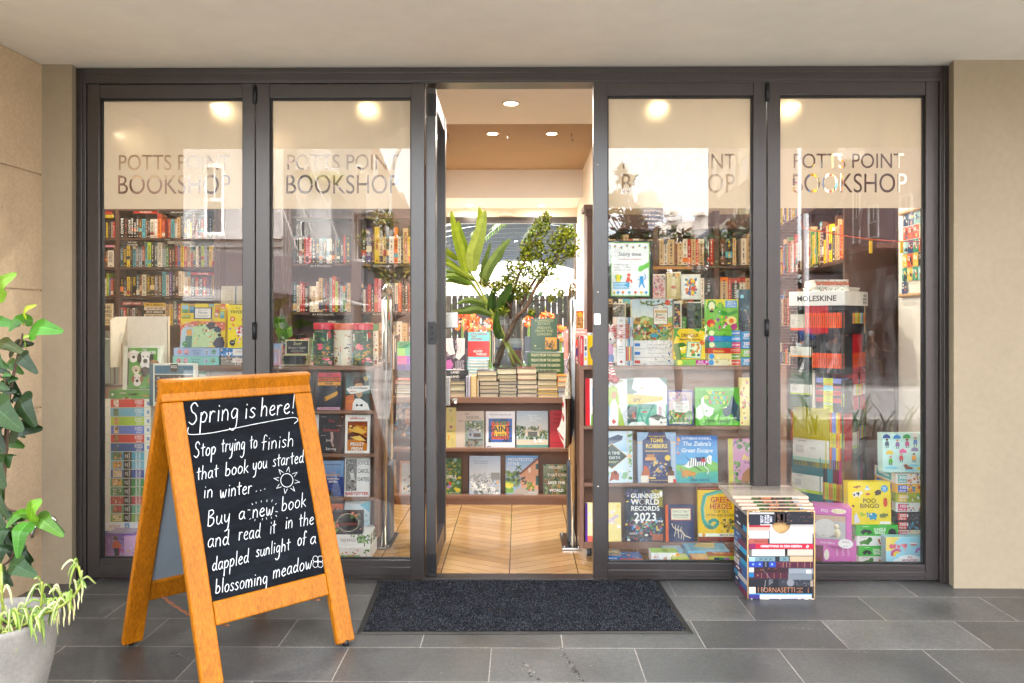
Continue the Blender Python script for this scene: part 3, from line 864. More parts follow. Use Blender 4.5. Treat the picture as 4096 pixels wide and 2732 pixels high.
front_row(YB1,275,493,yb[2],'k40h k36h y32h d26h k40T t40 u24 w46 d44 k46 u44 k44 c36T w34 p36T k34T u34T W34T w32T w34h a34T k46h O36h k50 r40h p34h d30 a26',.2,FB.format(sh[2]),{2:'VINCE FLYNN',4:'FOLEY',7:'ALAN FURST',8:'GALBRAITH',9:'SILKWORM',10:'GALBRAITH',11:'GALBRAITH',15:'STAY AWAKE',16:'FRAMED',17:"MORE THAN YOU'LL EVER KNOW",21:'TREASURE & DIRT',22:'TRUST',23:'SILVER'},group=GC)
front_row(YB1,276,323,yb[3],'t34h r30h n34h m30h W32h k30h d34h',.19,FB.format(sh[3]),{0:'Robert Harris',1:'Robert Harris',2:'Robert Harris',4:'IMPERIUM'},group=GC)
front_row(YB1,379,421,yb[3],'a40T y36 t40T r38 d20',.2,'%s paperback, %s right of the flat pile on the fourth crime shelf',{0:'STONE TOWN',2:'A FATAL CROSSING'},group=GC)
front_row(YB1,222,263.5,yb[0],'W30h k30h W18h k26h y20h k32h g28h r24h',.17,FA.format(sh[0]),group=GC)
front_row(YB1,222,263.5,yb[1],'k40 d30 o28h d36h w75h k14T',.18,FA.format(sh[1]),{2:'THE OLD DRIFT',4:'A SUITABLE BOY'},group=GC)
front_row(YB1,222,263.5,yb[2],'u60 o24 w28h l32T b22h r32h k20',.19,FA.format(sh[2]),group=GC)
front_row(YB1,259,263.5,yb[3],'p16h',.18,'%s paperback, %s beside the cream face-out novel in the crime bookcase',group=GC)
for q in((445,178,730,213,'r','THE BISHOP','red book lying flat on the top visible row of crime paperbacks'),(450,156,728,177,'5aa8b4','','turquoise book lying on the red one above the crime paperbacks'),(815,187,1096,213,'3a3a40','JAMES LEE BURKE','dark grey book lying flat at the right of the top crime row'),(815,158,1075,186,'55585c','TOM BRADBY','grey book on top of the dark grey lying one'),(88,228,212,262,'d8b82a','BEAUTIFUL WORLD','yellow book lying flat in the narrow bay of the crime bookcase'),(88,196,200,220,'b5392e','','red book lying above the yellow one in the narrow bay'),(88,172,216,195,'a02a4a','','crimson book at the top of the narrow bay pile'),(292,565,575,594,'2a2628','THE WAITER','black book lying on the second crime row'),(290,536,575,564,'33302f','THE COOK','charcoal book lying topmost on the second crime row'),(845,566,1103,594,'2c2826','THE CANE','black book lying at the right of the second crime row'),(843,532,1104,564,'b9b4ac','AUTOPSY','grey book lying on the black one over the second crime row'),(88,582,222,606,'d88aa0','','pink book lying flat in the narrow bay of the crime bookcase'),(1115,900,1393,930,'b03338','THE COFFEE','red book lying over the dark spines of the third crime row'),(310,1240,552,1277,'a83434','ROBERT HARRIS','red book lying on the left of the fourth crime row')):
 l2(*q[:4],YB1,q[4],q[5],q[6])
for i,(c,tt,n)in enumerate((('d9b92c','MICK HERRON','yellow, topmost'),('ded2ba','WHY WE DIE','cream, second'),('1f1f22','MICK HERRON','black, third'),('d9c8a8','MICK HERRON','beige, fourth'),('b5402e','SLOW HORSES','red, fifth'),('9db03a','SPOOK STREET','lime, lowest'))):
 l2(570,1253+i*43,815,1295+i*43,YB1-.0,c,tt,f'{n} book of the flat pile on the fourth crime shelf',tc='2a2624' if c not in('1f1f22',)else 'e8e2d4')
sb=MB()
GA='art and photography books'
ca=['upper','lower']
FL='%s art book, %s on the {} left shelf of the photography bookcase'
FR='%s art book, %s on the {} right shelf of the photography bookcase'
front_row(YB1,672,805,604.5,'t30 d30 W22h d20 r20h i24h r26h k40h d34h s28h k36h W26h w24h d26 g20h t30h k30h r22 d46',.27,FL.format('upper'),{8:'BLACK',13:'WHITE',16:'MASTERS'},dep=.2,group=GA)
front_row(YB1,830,945,604.5,'d50h p56T k30 y50T a40h a34h t30h W50h o40T w34h d20 a56T y36h',.29,FR.format('upper'),{1:'M+ COLLECTIONS',3:'PRIME',8:'JAPAN',11:'MOROZOV'},dep=.2,group=GA)
front_row(YB1,672,805,716,'t44 w32h r34 r24h k34h d20h w20h w50h w26 a44T d30 r16 d30 s28T O36T l28 m26 s30h e26h t20 a40',.285,FL.format('lower'),{1:'HELMUT NEWTON',2:'Street Photographers',4:'GODLIS STREETS',7:'WILDEN',10:'NUMBERS',18:'MASTER'},dep=.2,group=GA)
front_row(YB1,830,945,716,'k20 w20h m24h r34 d30h r40T i30T k60h l40h g40 w30 O40 d30 u36 r34',.27,FR.format('lower'),{5:'WOMEN',6:'RENSTRAU'},dep=.2,stuffmb=sb)
front_row(YB1,672,805,827,'r14h k30 r24h i34h e20h g30h d40 a30 k40 W20 u30 s30',.24,'',dep=.2,stuffmb=sb)
front_row(YB1,830,945,827,'d30 W20 a40 a40 u30 k36 s26 g40 w40 a40 u30',.36,'',dep=.2,stuffmb=sb)
for x0,x1,y,tk in((1364,1499,609,'a40 a36T w30 a44 _20 u30 a36T O30 w40 a28 _30 a36'),(1514,1639,609,'a34 w30 a50 u22 a40T w36 r26 a36 O20 a44 _20 d20 r30'),(1654,1781,609,'u30 d40 a20 _30 w30 a30T d40 u30 a24 k40'),(1364,1499,699,'k40 u30 a30 d30 w24 u40 a30 r20 k40 e30'),(1514,1639,699,'u40 k30 d30 a30 u30 r24 k40 w20 d50'),(1654,1781,699,'a40 O20 d40 w30 a30 u30 O24 k40 d30'),(1514,1639,789,'k40 d40 u30 e30 k40 a30 d40 r30'),(1654,1781,789,'d40 k40 a20 u30 d30 g30 k40 u30')):
 front_row(YB1,x0,x1,y-.5,tk,.25,'',dep=.2,stuffmb=sb)
for k in range(5):
 for hf in(0,.5):
  n=22;tk=' '.join(rnd.choice('roawWkdumyyabre')+str(rnd.choice((20,26,34,44)))+rnd.choice(('','h','T',''))for _ in range(n))
  tt={}if k!=3 else({9:'THE RULE OF LAWS',12:'NEW'}if hf else{4:'COOK',9:'SALT'})
  o=side_case.location+sd*(SL*hf+.034)+V((0,0,SZ[k]+.0006))+sn*-.02
  shelf_row(o,sd,sn,SL*.5-.05,tk,.27,'',tt,dep=.2,stuffmb=sb)
sb.build('background_books','print_gloss',kind='stuff',label='rows of dim books on the background shelves of the shop',cat='books')
lying(732,735,792,742,CY+.01,'3a3a36','IITTALA','charcoal book lying flat behind the picture cylinders',dep=.2)
# ========= FACE-OUT BOOKS
def cover(r,Y,base,spec,label,th=.022,lean=5,group=None,pages='e2d8c4',spine=None,gloss=True):
 a,b,z0,z1=rect(*r,Y)
 w,h=b-a,(z1-z0)/math.cos(RAD(lean))
 t=thing('book',label,'book',((a+b)/2,Y,z0+.0008),(RAD(-lean),0,0),group)
 m=MB();m.box(-w/2,w/2,0,.003,0,h,base);m.box(-w/2,-w/2+.003,.003,th-.003,0,h,spine or base);m.box(-w/2,w/2,th-.003,th,0,h,base)
 f=Face(m,(-w/2,0,h),(1,0,0),(0,0,-1),w,h);f.draw(spec)
 m.build('cover','print_gloss' if gloss else 'print',t)
 m=MB();m.box(-w/2+.0035,w/2-.003,.0032,th-.0032,.002,h-.003,pages);m.build('page_block','paper',t)
 return t
Z7=lambda x,y:(688.7+x*.3111,832.2+y*.3111)
GN='novels facing the street on the left cart'
def c7(x0,y0,x1,y1,base,spec,label,Y=.47,**k):cover((*Z7(x0,y0),*Z7(x1,y1)),Y,base,spec,label,group=GN,**k)
W_,K='f0eee8','1b1a1c'
c7(20,75,92,355,'22262c',[('R',.1,.1,.9,.2,'3a4a55')],'black novel half hidden by the sandwich board, top row')
c7(118,73,305,353,'1d2438',[('R',.05,.02,.95,.13,'d8364a'),('R',.05,.15,.95,.24,'e86a2a'),('R',.05,.26,.95,.35,'eda02e'),('T','THIS',.5,.075,.055,'4a1a20','c',True),('T','DEVASTATING',.5,.195,.055,'3a1a18','c',True,.86),('T','FEVER',.5,.305,.055,'3a2018','c',True),('P',[(.28,.7),(.34,.66),(.82,.5),(.86,.55),(.8,.62),(.36,.77),(.29,.76)],'d89a22'),('E',.33,.72,.06,.045,'6a4a1a'),('P',[(.75,.4),(.8,.3),(.86,.33),(.8,.42)],'a87a3a'),('S',.1,.75,.9,.9,14,.012,['c9a23a','8a93a8']),('R',.05,.92,.95,.99,'d9a6bb'),('T','SOPHIE CUNNINGHAM',.5,.955,.03,'4a2a3a','c',False,.8)],'navy novel with red, orange and yellow title bars over a gold comet')
c7(335,83,515,355,'2c4a4c',[('G',0,0,1,.55,'24383c','5f8a88'),('P',[(0,.62),(.34,.55),(.38,1),(0,1)],'c9704a'),('P',[(.28,1),(.3,.8),(.4,.68),(.62,.68),(.92,.82),(1,1)],'eceae4'),('P',[(.36,.28),(.42,.16),(.6,.13),(.72,.22),(.72,.32),(.68,.6),(.55,.69),(.42,.6)],'c39a7a'),('P',[(.3,.34),(.3,.2),(.42,.1),(.64,.09),(.76,.2),(.74,.34),(.66,.26),(.44,.27)],'231d1c'),('P',[(.01,.42),(.2,.36),(.97,.33),(.99,.44),(.6,.52),(.2,.56)],'eeebe4'),('T','THE WHITEWASH',.5,.4,.045,K,'c',True,.88),('T','SIANG LU',.32,.49,.035,'b5342b','c',True,.3),('P',[(.44,.82),(.55,.86),(.44,.9)],K),('P',[(.7,.82),(.55,.86),(.7,.9)],K),('T','HOT',.17,.76,.06,'e88a3a','c',True,.28),('C',.82,.14,.1,'a8985a'),('T','A NOVEL',.85,.97,.018,'55504a')],'novel with a man in a bow tie, a torn white strip across his eyes')
c7(100,388,133,672,W_,[('R',0,.55,1,.8,'d85a8a')],'white and pink novel just showing past the board, second row')
c7(135,387,320,672,'2b2a33',[('T','The',.5,.17,.07,'d8404a','c',False),('T','Settlement',.5,.4,.065,'d8404a','c',False,.8),('P',[(.47,.45),(.56,.45),(.6,.6),(.56,.72),(.63,.8),(.57,.84),(.5,.72)],'b89a94'),('T','Jock',.42,.66,.06,W_,'c',False),('T','Serong',.5,.88,.065,W_,'c',False),('T','by ',.2,.3,.02,'c9c4c0'),('R',.1,.06,.3,.075,'8a8890'),('R',.7,.28,.92,.3,'8a8890'),('R',.08,.53,.28,.55,'8a8890'),('C',.94,.06,.02,'c9c4c0')],'charcoal novel with red title lettering and a pale hanging leg')
c7(330,390,513,672,'f3f0e8',[('T','wildflowers',.5,.09,.06,'c8502c','c',True,.9),('R',.1,.17,.9,.93,'c8761c'),('P',[(.1,.17),(.9,.17),(.9,.3),(.5,.27),(.1,.4)],'8a3a12'),('P',[(.1,.5),(.4,.42),(.9,.6),(.9,.75),(.5,.62),(.1,.65)],'5a2410'),('P',[(.1,.36),(.5,.3),(.88,.44),(.7,.5),(.3,.44)],'eab64a'),('P',[(.2,.58),(.6,.54),(.85,.68),(.5,.66)],'f0c868'),('S',.12,.2,.88,.6,16,.06,['e09a2c','a8521a','f2c65a','702c0e']),('T','PEGGY',.5,.76,.08,'f3f0e8','c',True),('T','FREW',.5,.88,.08,'f3f0e8','c',True),('R',.2,.965,.8,.975,'b0a89c')],'white bordered novel with a glowing amber picture and white author name')
c7(120,730,318,992,'3a6bb0',[('G',0,0,1,.45,'8fb4d8','5f92c8'),('G',0,.5,1,1,'24509a','142f74'),('R',0,.46,1,.54,'1d3f86'),('T','THE',.62,.33,.035,'e8a24a','c',True),('T','FURROWS',.62,.4,.06,'e8a24a','c',True,.66),('T','NAMWALI',.62,.5,.05,W_,'c',True),('T','SERPELL',.62,.58,.05,W_,'c',True),('S',0,.6,1,.98,40,.05,['1a4490','2c5fb0','17377c']),('P',[(.4,1),(.5,.8),(.56,.8),(.66,1)],'2a2430'),('R',.3,.1,.9,.12,'4a6a94')],'blue sea-coloured novel with an orange title and white author name')
c7(327,707,512,995,'edebe6',[('R',.04,.04,.48,.84,'8a8a86'),('S',.05,.05,.47,.83,90,.035,['4a4a48','b5b4ae','6a6a66','2e2e2c','d0cfc8']),('P',[(.2,.4),(.36,.38),(.42,.55),(.24,.58)],'dedcd6'),('L',[(.12,.3),(.3,.62),(.4,.45)],.012,K),('T','JOYCE',.74,.13,.1,K,'c',False,.46),('T','CAROL',.74,.34,.1,K,'c',False,.46),('T','OATES',.74,.55,.1,K,'c',False,.46),('T','BABYSITTER',.5,.91,.075,'c83a34','c',True,.94)],'white novel with a grey photograph, tall black author name and red title')
c7(220,1050,312,1225,'d8622a',[('T','KA',.6,.2,.14,'2a1a18','c',True),('T','FKA',.4,.45,.1,'2a1a18','c',True)],'orange novel with dark capitals on the lowest left cart ledge')
c7(325,1030,510,1300,'cfdfe6',[('G',0,0,1,1,'e4ebec','a9cfdc'),('T','R',.88,.38,.08,'6a8a9a'),('T','RY',.85,.55,.07,'6a8a9a'),('P',[(.6,.1),(1,0),(1,.3)],'7fc4d4'),('R',.3,.05,.7,.06,'8aa0aa')],'pale sky-blue novel behind the floral box')
def gbox(r,Y,dep,base,spec,label,name='puzzle_box',cat='puzzle box',group=None,top=None,side=None,rz=0,lean=0,topspec=None,sidespec=None,gloss=True):
 """a box with its printed face towards the street"""
 a,b,z0,z1=rect(*r,Y)
 w,h=b-a,z1-z0-.0008
 m=MB()
 m.box(-w/2,w/2,0,dep,0,h,base,0,{'T':top or base,'L':side or base,'R':side or base})
 Face(m,(-w/2,0,h),(1,0,0),(0,0,-1),w,h).draw(spec)
 if topspec:Face(m,(-w/2,dep,h),(1,0,0),(0,-1,0),w,dep).draw(topspec)
 if sidespec:
  Face(m,(-w/2,dep,h),(0,-1,0),(0,0,-1),dep,h).draw(sidespec)
  Face(m,(w/2,0,h),(0,1,0),(0,0,-1),dep,h).draw(sidespec)
 return m.build(name,'print_gloss' if gloss else 'print',loc=((a+b)/2,Y,z0+.0004),rot=(RAD(-lean),0,RAD(rz)),label=label,cat=cat,group=group)
def b7(x0,y0,x1,y1,Y,dep,base,spec,label,**k):return gbox((*Z7(x0,y0),*Z7(x1,y1)),Y,dep,base,spec,label,**k)
FLW=['c8503c','e8a08a','5a7a4a','d88a6a','8aa05a']
b7(235,1100,462,1270,.30,.04,'2c2a30',[('S',.02,.05,.98,.98,26,.06,FLW),('El',.53,.48,.36,.4,'efe6c8',22),('E',.53,.48,.35,.38,'f4ecd2'),('T','Austentatious',.53,.52,.13,'c04a3a','c',False,.62,0,.2),('S',.0,.55,.25,.98,8,.07,FLW),('S',.6,.02,.98,.3,8,.06,FLW)],'dark game box with flowers and a cream oval, on the white tree boxes',name='game_box',cat='game box')
b7(262,1262,518,1362,.30,.2,'f0eee6',[('T','TREE BINGO',.36,.5,.2,'5a5a54','c',False,.46),('R',.82,.6,.85,.97,'6a5a3a'),('S',.62,.08,1,.75,60,.045,['5a8a4a','8ab06a','3f6f3f','a8c08a']),('S',.44,.02,.56,.3,12,.02,['7aa05a','5a8a4a'])],'white game box with a green tree drawing, second from the bottom',name='game_box',cat='game box',sidespec=[('S',.05,.05,.95,.95,30,.1,['8a9a7a','b8b0a0','6a7a5a'])])
b7(262,1364,520,1455,.29,.2,'efece4',[('R',.0,.62,.7,.98,'9ac08a'),('S',.05,.35,.7,.95,16,.05,['5a8a4a','d8605a','c9b060']),('S',.55,.05,.66,.4,7,.02,['c03a4a']),('L',[(.86,.2),(.9,.95)],.012,'6a5a3a'),('S',.8,.1,.98,.5,8,.04,['8ab06a','5a8a4a'])],'white game box with a berry sprig, lowest left of the doorway',name='game_box',cat='game box')
Z6=lambda x,y:(602.6+x*.2196,516.5+y*.2196)
def can(x0,x1,y0,y1,Y,lid,body,draw,label,group='tall picture puzzle cylinders'):
 c0,c1=Z6(x0,y0),Z6(x1,y1)
 a,b,z0,z1=rect(*c0,*c1,Y)
 r,h=(b-a)/2,z1-z0
 t=thing('puzzle_cylinder',label,'puzzle cylinder',((a+b)/2,Y+r,z0),(0,0,0),group)
 m=MB();m.lathe([(r*.985,0),(r*.985,h*.84)],n=36,col=body)
 def wrap(u,v,k):
  an=RAD(180+180*u);rr=r*.985+.0006+k*.00025
  return(rr*math.cos(an),rr*math.sin(an),h*.84*(1-v))
 class Cy(Face):
  def pt(s,u,v):return V(wrap(u,v,s.k))
 f=Cy(m,(0,0,h*.84),(1,0,0),(0,0,-1),2*r,h*.84);f.draw(draw)
 m.build('body','print_gloss',t)
 m=MB();m.lathe([(r,h*.845),(r,h*.985),(r*.97,h),(0,h)],n=36,col=lid);m.build('lid','print_gloss',t)
JG=['2f6a44','1f5a3a','4a8a4a','17452f','6aa04a']
tro=[('S',.0,.0,1,1,60,.07,JG),('P',[(.68,.06),(.8,.02),(.84,.2),(.74,.26)],'c8302c'),('S',.3,.38,.6,.56,9,.09,['e8506a','f07088']),('S',.62,.4,.8,.62,7,.05,['e8b02c','e88a2a']),('S',.02,.45,.25,.7,9,.06,['2a5a9a','3a7ab0']),('S',.05,.62,.5,.98,26,.06,['7a8a3a','a8742c','5a7a3a','c9a23a']),('S',.48,.6,.78,.82,14,.05,['e0a838','c9842c']),('S',.5,.78,.9,.98,10,.08,['e8607a','c83a5a','f0a8b0']),('R',.18,.1,.7,.31,'f0e8d4'),('T','TROPICALE',.44,.05,.035,'e8dcc0','c',False,.4),('T','TROPICALE',.44,.165,.016,'9a4a3a','c',False,.3),('T','Vintage Puzzle',.44,.225,.036,'4a4038','c',False,.46)]
can(508,720,1025,1470,.50,'d8344a','1f5240',tro,'leftmost red-lidded cylinder printed with a peacock and tropical flowers')
can(722,928,1030,1470,.50,'d85a26','ece4cc',[('S',.05,.05,.4,.3,9,.06,['c8402c','2f6a4a','e0a838']),('S',.5,.05,.95,.3,10,.05,['b88a5a','d8b080','c86a5a']),('R',.02,.24,.46,.42,'f4ecd6'),('T','Vintage Puzzle',.23,.33,.035,'4a4038','c',False,.4),('T','meow',.7,.4,.055,'2a5a9a','c',True,.4),('R',.46,.46,.92,.63,'d85a2c'),('S',.52,.48,.86,.62,8,.06,['2a2422','ece4da']),('S',.04,.46,.42,.62,9,.06,['c89a4a','8a5a2a']),('R',.04,.63,.42,.72,'2f6a3a'),('T','kittens',.23,.675,.045,'f0ead8','c',True,.34),('R',.46,.65,.92,.97,'8fc4c8'),('T','The Catastrophe',.69,.68,.026,'c04a3a','c',False,.4),('S',.55,.75,.84,.95,8,.06,['ece4da','d86a7a','a8b0b0']),('S',.04,.75,.42,.97,12,.06,['5a5a2a','8a7a3a','3a3a24'])],'orange-lidded cream cylinder printed with cats')
can(930,1137,1029,1470,.50,'d8344a','1f5240',tro,'rightmost red-lidded cylinder printed with a peacock and tropical flowers')
can(1085,1197,1040,1465,.66,'2f8a44','e8e0cc',[('S',.5,.1,.98,.35,10,.06,JG),('S',.5,.4,.98,.6,10,.06,JG),('R',.7,.52,.85,.6,'b5582c'),('S',.5,.65,.98,.9,12,.07,['5a2a34','2f6a44','8a3a4a']),('R',.66,.86,.86,.97,'8a3a24')],'green-lidded cream cylinder printed with potted plants')
def b6(x0,y0,x1,y1,Y,dep,base,spec,label,**k):return gbox((*Z6(x0,y0),*Z6(x1,y1)),Y,dep,base,spec,label,**k)
b6(242,1200,487,1357,.47,.06,'d9d3a0',[('R',.02,.03,.98,.97,'d9d3a0'),('R',.04,.07,.96,.93,'33373a'),('T','Stet!',.5,.25,.2,'e4dfae','c',False,.4,0,.25),('T',"Dreyer's English",.5,.52,.13,'d0cfc8','c',False,.74),('R',.25,.68,.75,.71,'9a9a90'),('R',.2,.76,.8,.79,'9a9a90'),('R',.32,.86,.68,.89,'a8443a')],'black card game box with a pale yellow border, on its twin',name='game_box',cat='game box')
b6(212,1358,462,1468,.46,.1,'d9d3a0',[('R',.03,.06,.97,.94,'33373a'),('C',.06,.45,.07,'24402c'),('C',.94,.45,.07,'24402c')],'black box with a pale yellow border under the card game',name='game_box',cat='game box')
cover((*Z6(86,1240),*Z6(196,1466)),.47,'c99ab0',[('G',0,0,1,1,'9ab4d4','d09ab8'),('R',.2,.3,.85,.34,'e0b890'),('P',[(.35,.9),(.42,.45),(.52,.4),(.6,.9)],'b8c4e4'),('C',.5,.38,.07,'d8a888'),('R',.2,.34,.26,.9,'e8d0c0'),('R',.78,.34,.84,.9,'e8d0c0'),('R',.15,.06,.8,.16,'8ab0d8')],'small pastel book with a figure in a pale blue gown',th=.03,lean=2)
b6(200,1235,240,1466,.52,.12,'5f8ab0',[('R',.2,.1,.8,.5,'b0522c')],'narrow blue book behind the pastel one',name='book',cat='book')
Z3=lambda x,y:(218.1+x*.19033,677.3+y*.19033)
Z4=lambda x,y:(218.1+x*.2928,860.9+y*.2928)
def b3(x0,y0,x1,y1,Y,dep,base,spec,label,**k):return gbox((*Z3(x0,y0),*Z3(x1,y1)),Y,dep,base,spec,label,**k)
def b4(x0,y0,x1,y1,Y,dep,base,spec,label,**k):return gbox((*Z4(x0,y0),*Z4(x1,y1)),Y,dep,base,spec,label,**k)
JS=[('d0342e',0),('68b0c8',0),('a2c936',0),('5877cc',0),('d0342e',0),('20569a',0),('3aa2bc',1),('6cb4cc',1),('234f9c',1),('2c8a48',1),('2c8a48',1),('b5303c',1),('52a078',1),('7aa246',1)]
jn=['red','sky blue','lime','periwinkle','lower red','royal blue','turquoise','pale blue','deep blue','upper green','lower green','crimson','sea green','olive green']
jt=[188,257,327,397,465,533,602,672,740,810,878,950,1018,1087,1155]
for i,((c,ny),nm)in enumerate(zip(JS,jn)):
 pc=[rnd.choice(['e8e0d0','d8a040','8a5a3a','5a7a4a','c04a3a','3a5a8a','e0c890'])for _ in range(4)]
 sp=[('R',.125,.03,.86,.97,c)]
 if ny:sp+=[('R',.17,.1,.37,.9,pc[0]),('S',.175,.12,.365,.88,16,.022,pc+['4a4038','e8e0d0']),('R',.41,.03,.585,.97,'1d1c1c'),('T','THE',.45,.5,.028*5,W_,'c',True,.5,-90),('T','NEW',.49,.5,.14,W_,'c',True,.6,-90),('T','YORKER',.535,.5,.14,W_,'c',True,.8,-90),('T','JIGSAW',.69,.5,.2,W_,'c',True,.85,-90),('T','PUZZLE',.76,.5,.2,W_,'c',True,.85,-90)]
 else:sp+=[('R',.19,.1,.3,.9,pc[0]),('S',.195,.12,.295,.88,12,.02,pc+['3a3a3a']),('T','JIGSAW',.74,.22,.18,W_,'c',True,.2),('T','PUZZLE',.74,.46,.18,W_,'c',True,.2),('T','1000 PIECES',.74,.66,.09,W_,'c',False,.2),('R',.68,.8,.8,.86,W_),('R',.92,.3,.97,.7,'6a8ac0')]
 b4(78+rnd.uniform(-2,2),jt[i],436,jt[i+1]-1,.385,.2,'dfe0d0',sp,f'{nm} banded jigsaw box in the tall stack at the far left',group='jigsaw boxes stacked at the far left')
b4(75,1155,432,1224,.385,.2,'eeeeea',[('T','VOGUE',.22,.5,.4,'b8363a','c',False,.24),('R',.44,.1,.55,.9,'6aa8d0'),('R',.44,.6,.55,.9,'d8b078'),('C',.495,.45,.02,'e8e0d0')],'white jigsaw box with a red magazine title, low in the tall stack',group='jigsaw boxes stacked at the far left')
b4(72,1225,432,1262,.385,.2,'2f78b4',[('R',.0,.5,1,1,'24609a')],'blue jigsaw box at the very bottom of the tall stack',group='jigsaw boxes stacked at the far left')
DOG=lambda u,v,s,c,e:[('E',u,v+s*.9,s*.8,s*.6,c),('E',u,v,s,s*.85,c),('E',u-s*.95,v+s*.1,s*.35,s*.7,e),('E',u+s*.95,v+s*.1,s*.35,s*.7,e),('E',u,v+s*.45,s*.35,s*.3,'2a2422'),('C',u-s*.35,v-s*.15,s*.14,'1a1816'),('C',u+s*.35,v-s*.15,s*.14,'1a1816')]
b4(115,120,436,186,.40,.17,'4f9a3a',[('R',0,0,.16,1,'3a8a40'),('C',.07,.5,.03,'e8f0e0')]+DOG(.32,.3,.07,'e4dccb','c9bfa8')+DOG(.58,.45,.1,'26242a','3a363a')+DOG(.9,.6,.09,'d8a04a','b8782c')+DOG(.42,.9,.08,'a8602c','e4dccb'),'green jigsaw box with small dogs lying on the tall stack')
b3(330,612,780,1145,.41,.05,'dfe3d2',[('R',.12,.05,.92,.99,'2a2a28'),('R',.16,.05,.92,.9,'4a9a34'),('R',.12,.9,.92,.985,'4f9a44'),('T','Summer Treat',.55,.935,.02,'dfeed8')]+DOG(.28,.2,.12,'efece4','d0c8b8')+DOG(.6,.27,.17,'eceae4','232226')+DOG(.36,.52,.09,'e4d8b8','cfc0a0')+DOG(.6,.56,.1,'232226','2e2c30')+DOG(.4,.74,.12,'e8e2d8','8a4a24')+DOG(.84,.4,.1,'a87a4a','7a5a34')+DOG(.82,.78,.1,'d8a04a','c08a3a')+[('T','THE',.58,.09,.035,W_,'c',True,.2),('T','NEW YORKER',.55,.15,.062,W_,'c',True,.7),('R',.12,.02,.5,.03,'a8b8a0')],'green jigsaw box of puppies standing on the tall stack',lean=3)
b3(655,828,1200,1340,.37,.05,'dcdfd2',[('R',0,0,.085,1,'2c5a68'),('R',.12,.04,.97,.24,'2a6a84'),('R',.46,0,.63,.19,'1c1c1e'),('T','JIGSAW',.545,.05,.028,W_,'c',True,.13),('T','PUZZLE',.545,.09,.028,W_,'c',True,.13),('R',.12,.26,.97,.9,'3a3a40'),('S',.13,.27,.96,.88,60,.05,['5a5a60','8a8a88','b8b0a8','2a2a30'])],'teal and white jigsaw box half behind the sandwich board')
b3(1200,925,1335,1250,.5,.1,'e4e6dc',[('R',0,0,1,.1,'2f9a54'),('R',0,.1,.4,.3,'c04038')],'white box with a green top edge behind the teal jigsaw')
b4(75,1242,305,1450,.27,.12,'8a4ab0',[('G',0,0,1,1,'6a3aa0','d8b0e0'),('P',[(.24,.5),(.3,.3),(.46,.28),(.6,.5),(.52,.56),(.28,.56)],'e86a3a'),('C',.36,.2,.07,'6a4030'),('P',[(.3,.14),(.36,.08),(.44,.12),(.44,.24),(.42,.16),(.33,.16)],'1c1618'),('P',[(.3,.56),(.5,.56),(.5,.98),(.36,.98)],'1c1820'),('T','POP',.72,.66,.2,'e0208a','c',True,.52),('T','CULTURE',.7,.9,.13,'e0208a','c',True,.6),('S',.1,.1,.9,.4,12,.02,['f0d8f4'])],'purple box with a person in an orange top and pink title',rz=-6,top='b09ac0')
b4(228,1262,330,1450,.25,.1,'d8a8d0',[('S',.05,.05,.95,.95,14,.1,['e8d0e8','b880c0','e8c060'])],'pink patterned box beside the purple one, behind the board')
a,b,z0,z1=rect(*Z3(345,258),*Z3(925,860),.75)
t=thing('display_stand','plain white card display stand behind the puppy jigsaw','display stand',((a+b)/2,.75,z0))
w,h=b-a,z1-z0
m=MB();m.box(-w*.42,w*.45,0,.006,0,h,'efeeec');m.build('panel','print',t)
for s,n_ in((-1,'wing'),(1,'wing')):
 m=MB();x=-w*.42 if s<0 else w*.45
 pts=[V((x,0,0)),V((x+s*w*.14,-.12,0)),V((x+s*w*.14,-.12,h*.93)),V((x+s*w*.1,-.08,h*.99)),V((x,0,h))]
 m.poly(pts if s>0 else pts[::-1],'ddd2bf');m.poly(([p+V((s*.004,0,0))for p in pts])[::-1 if s>0 else 1],'cfc4b0')
 m.build(n_,'print',t)
PIC=lambda:[('R',0,0,1,1,'e2bf3c')]
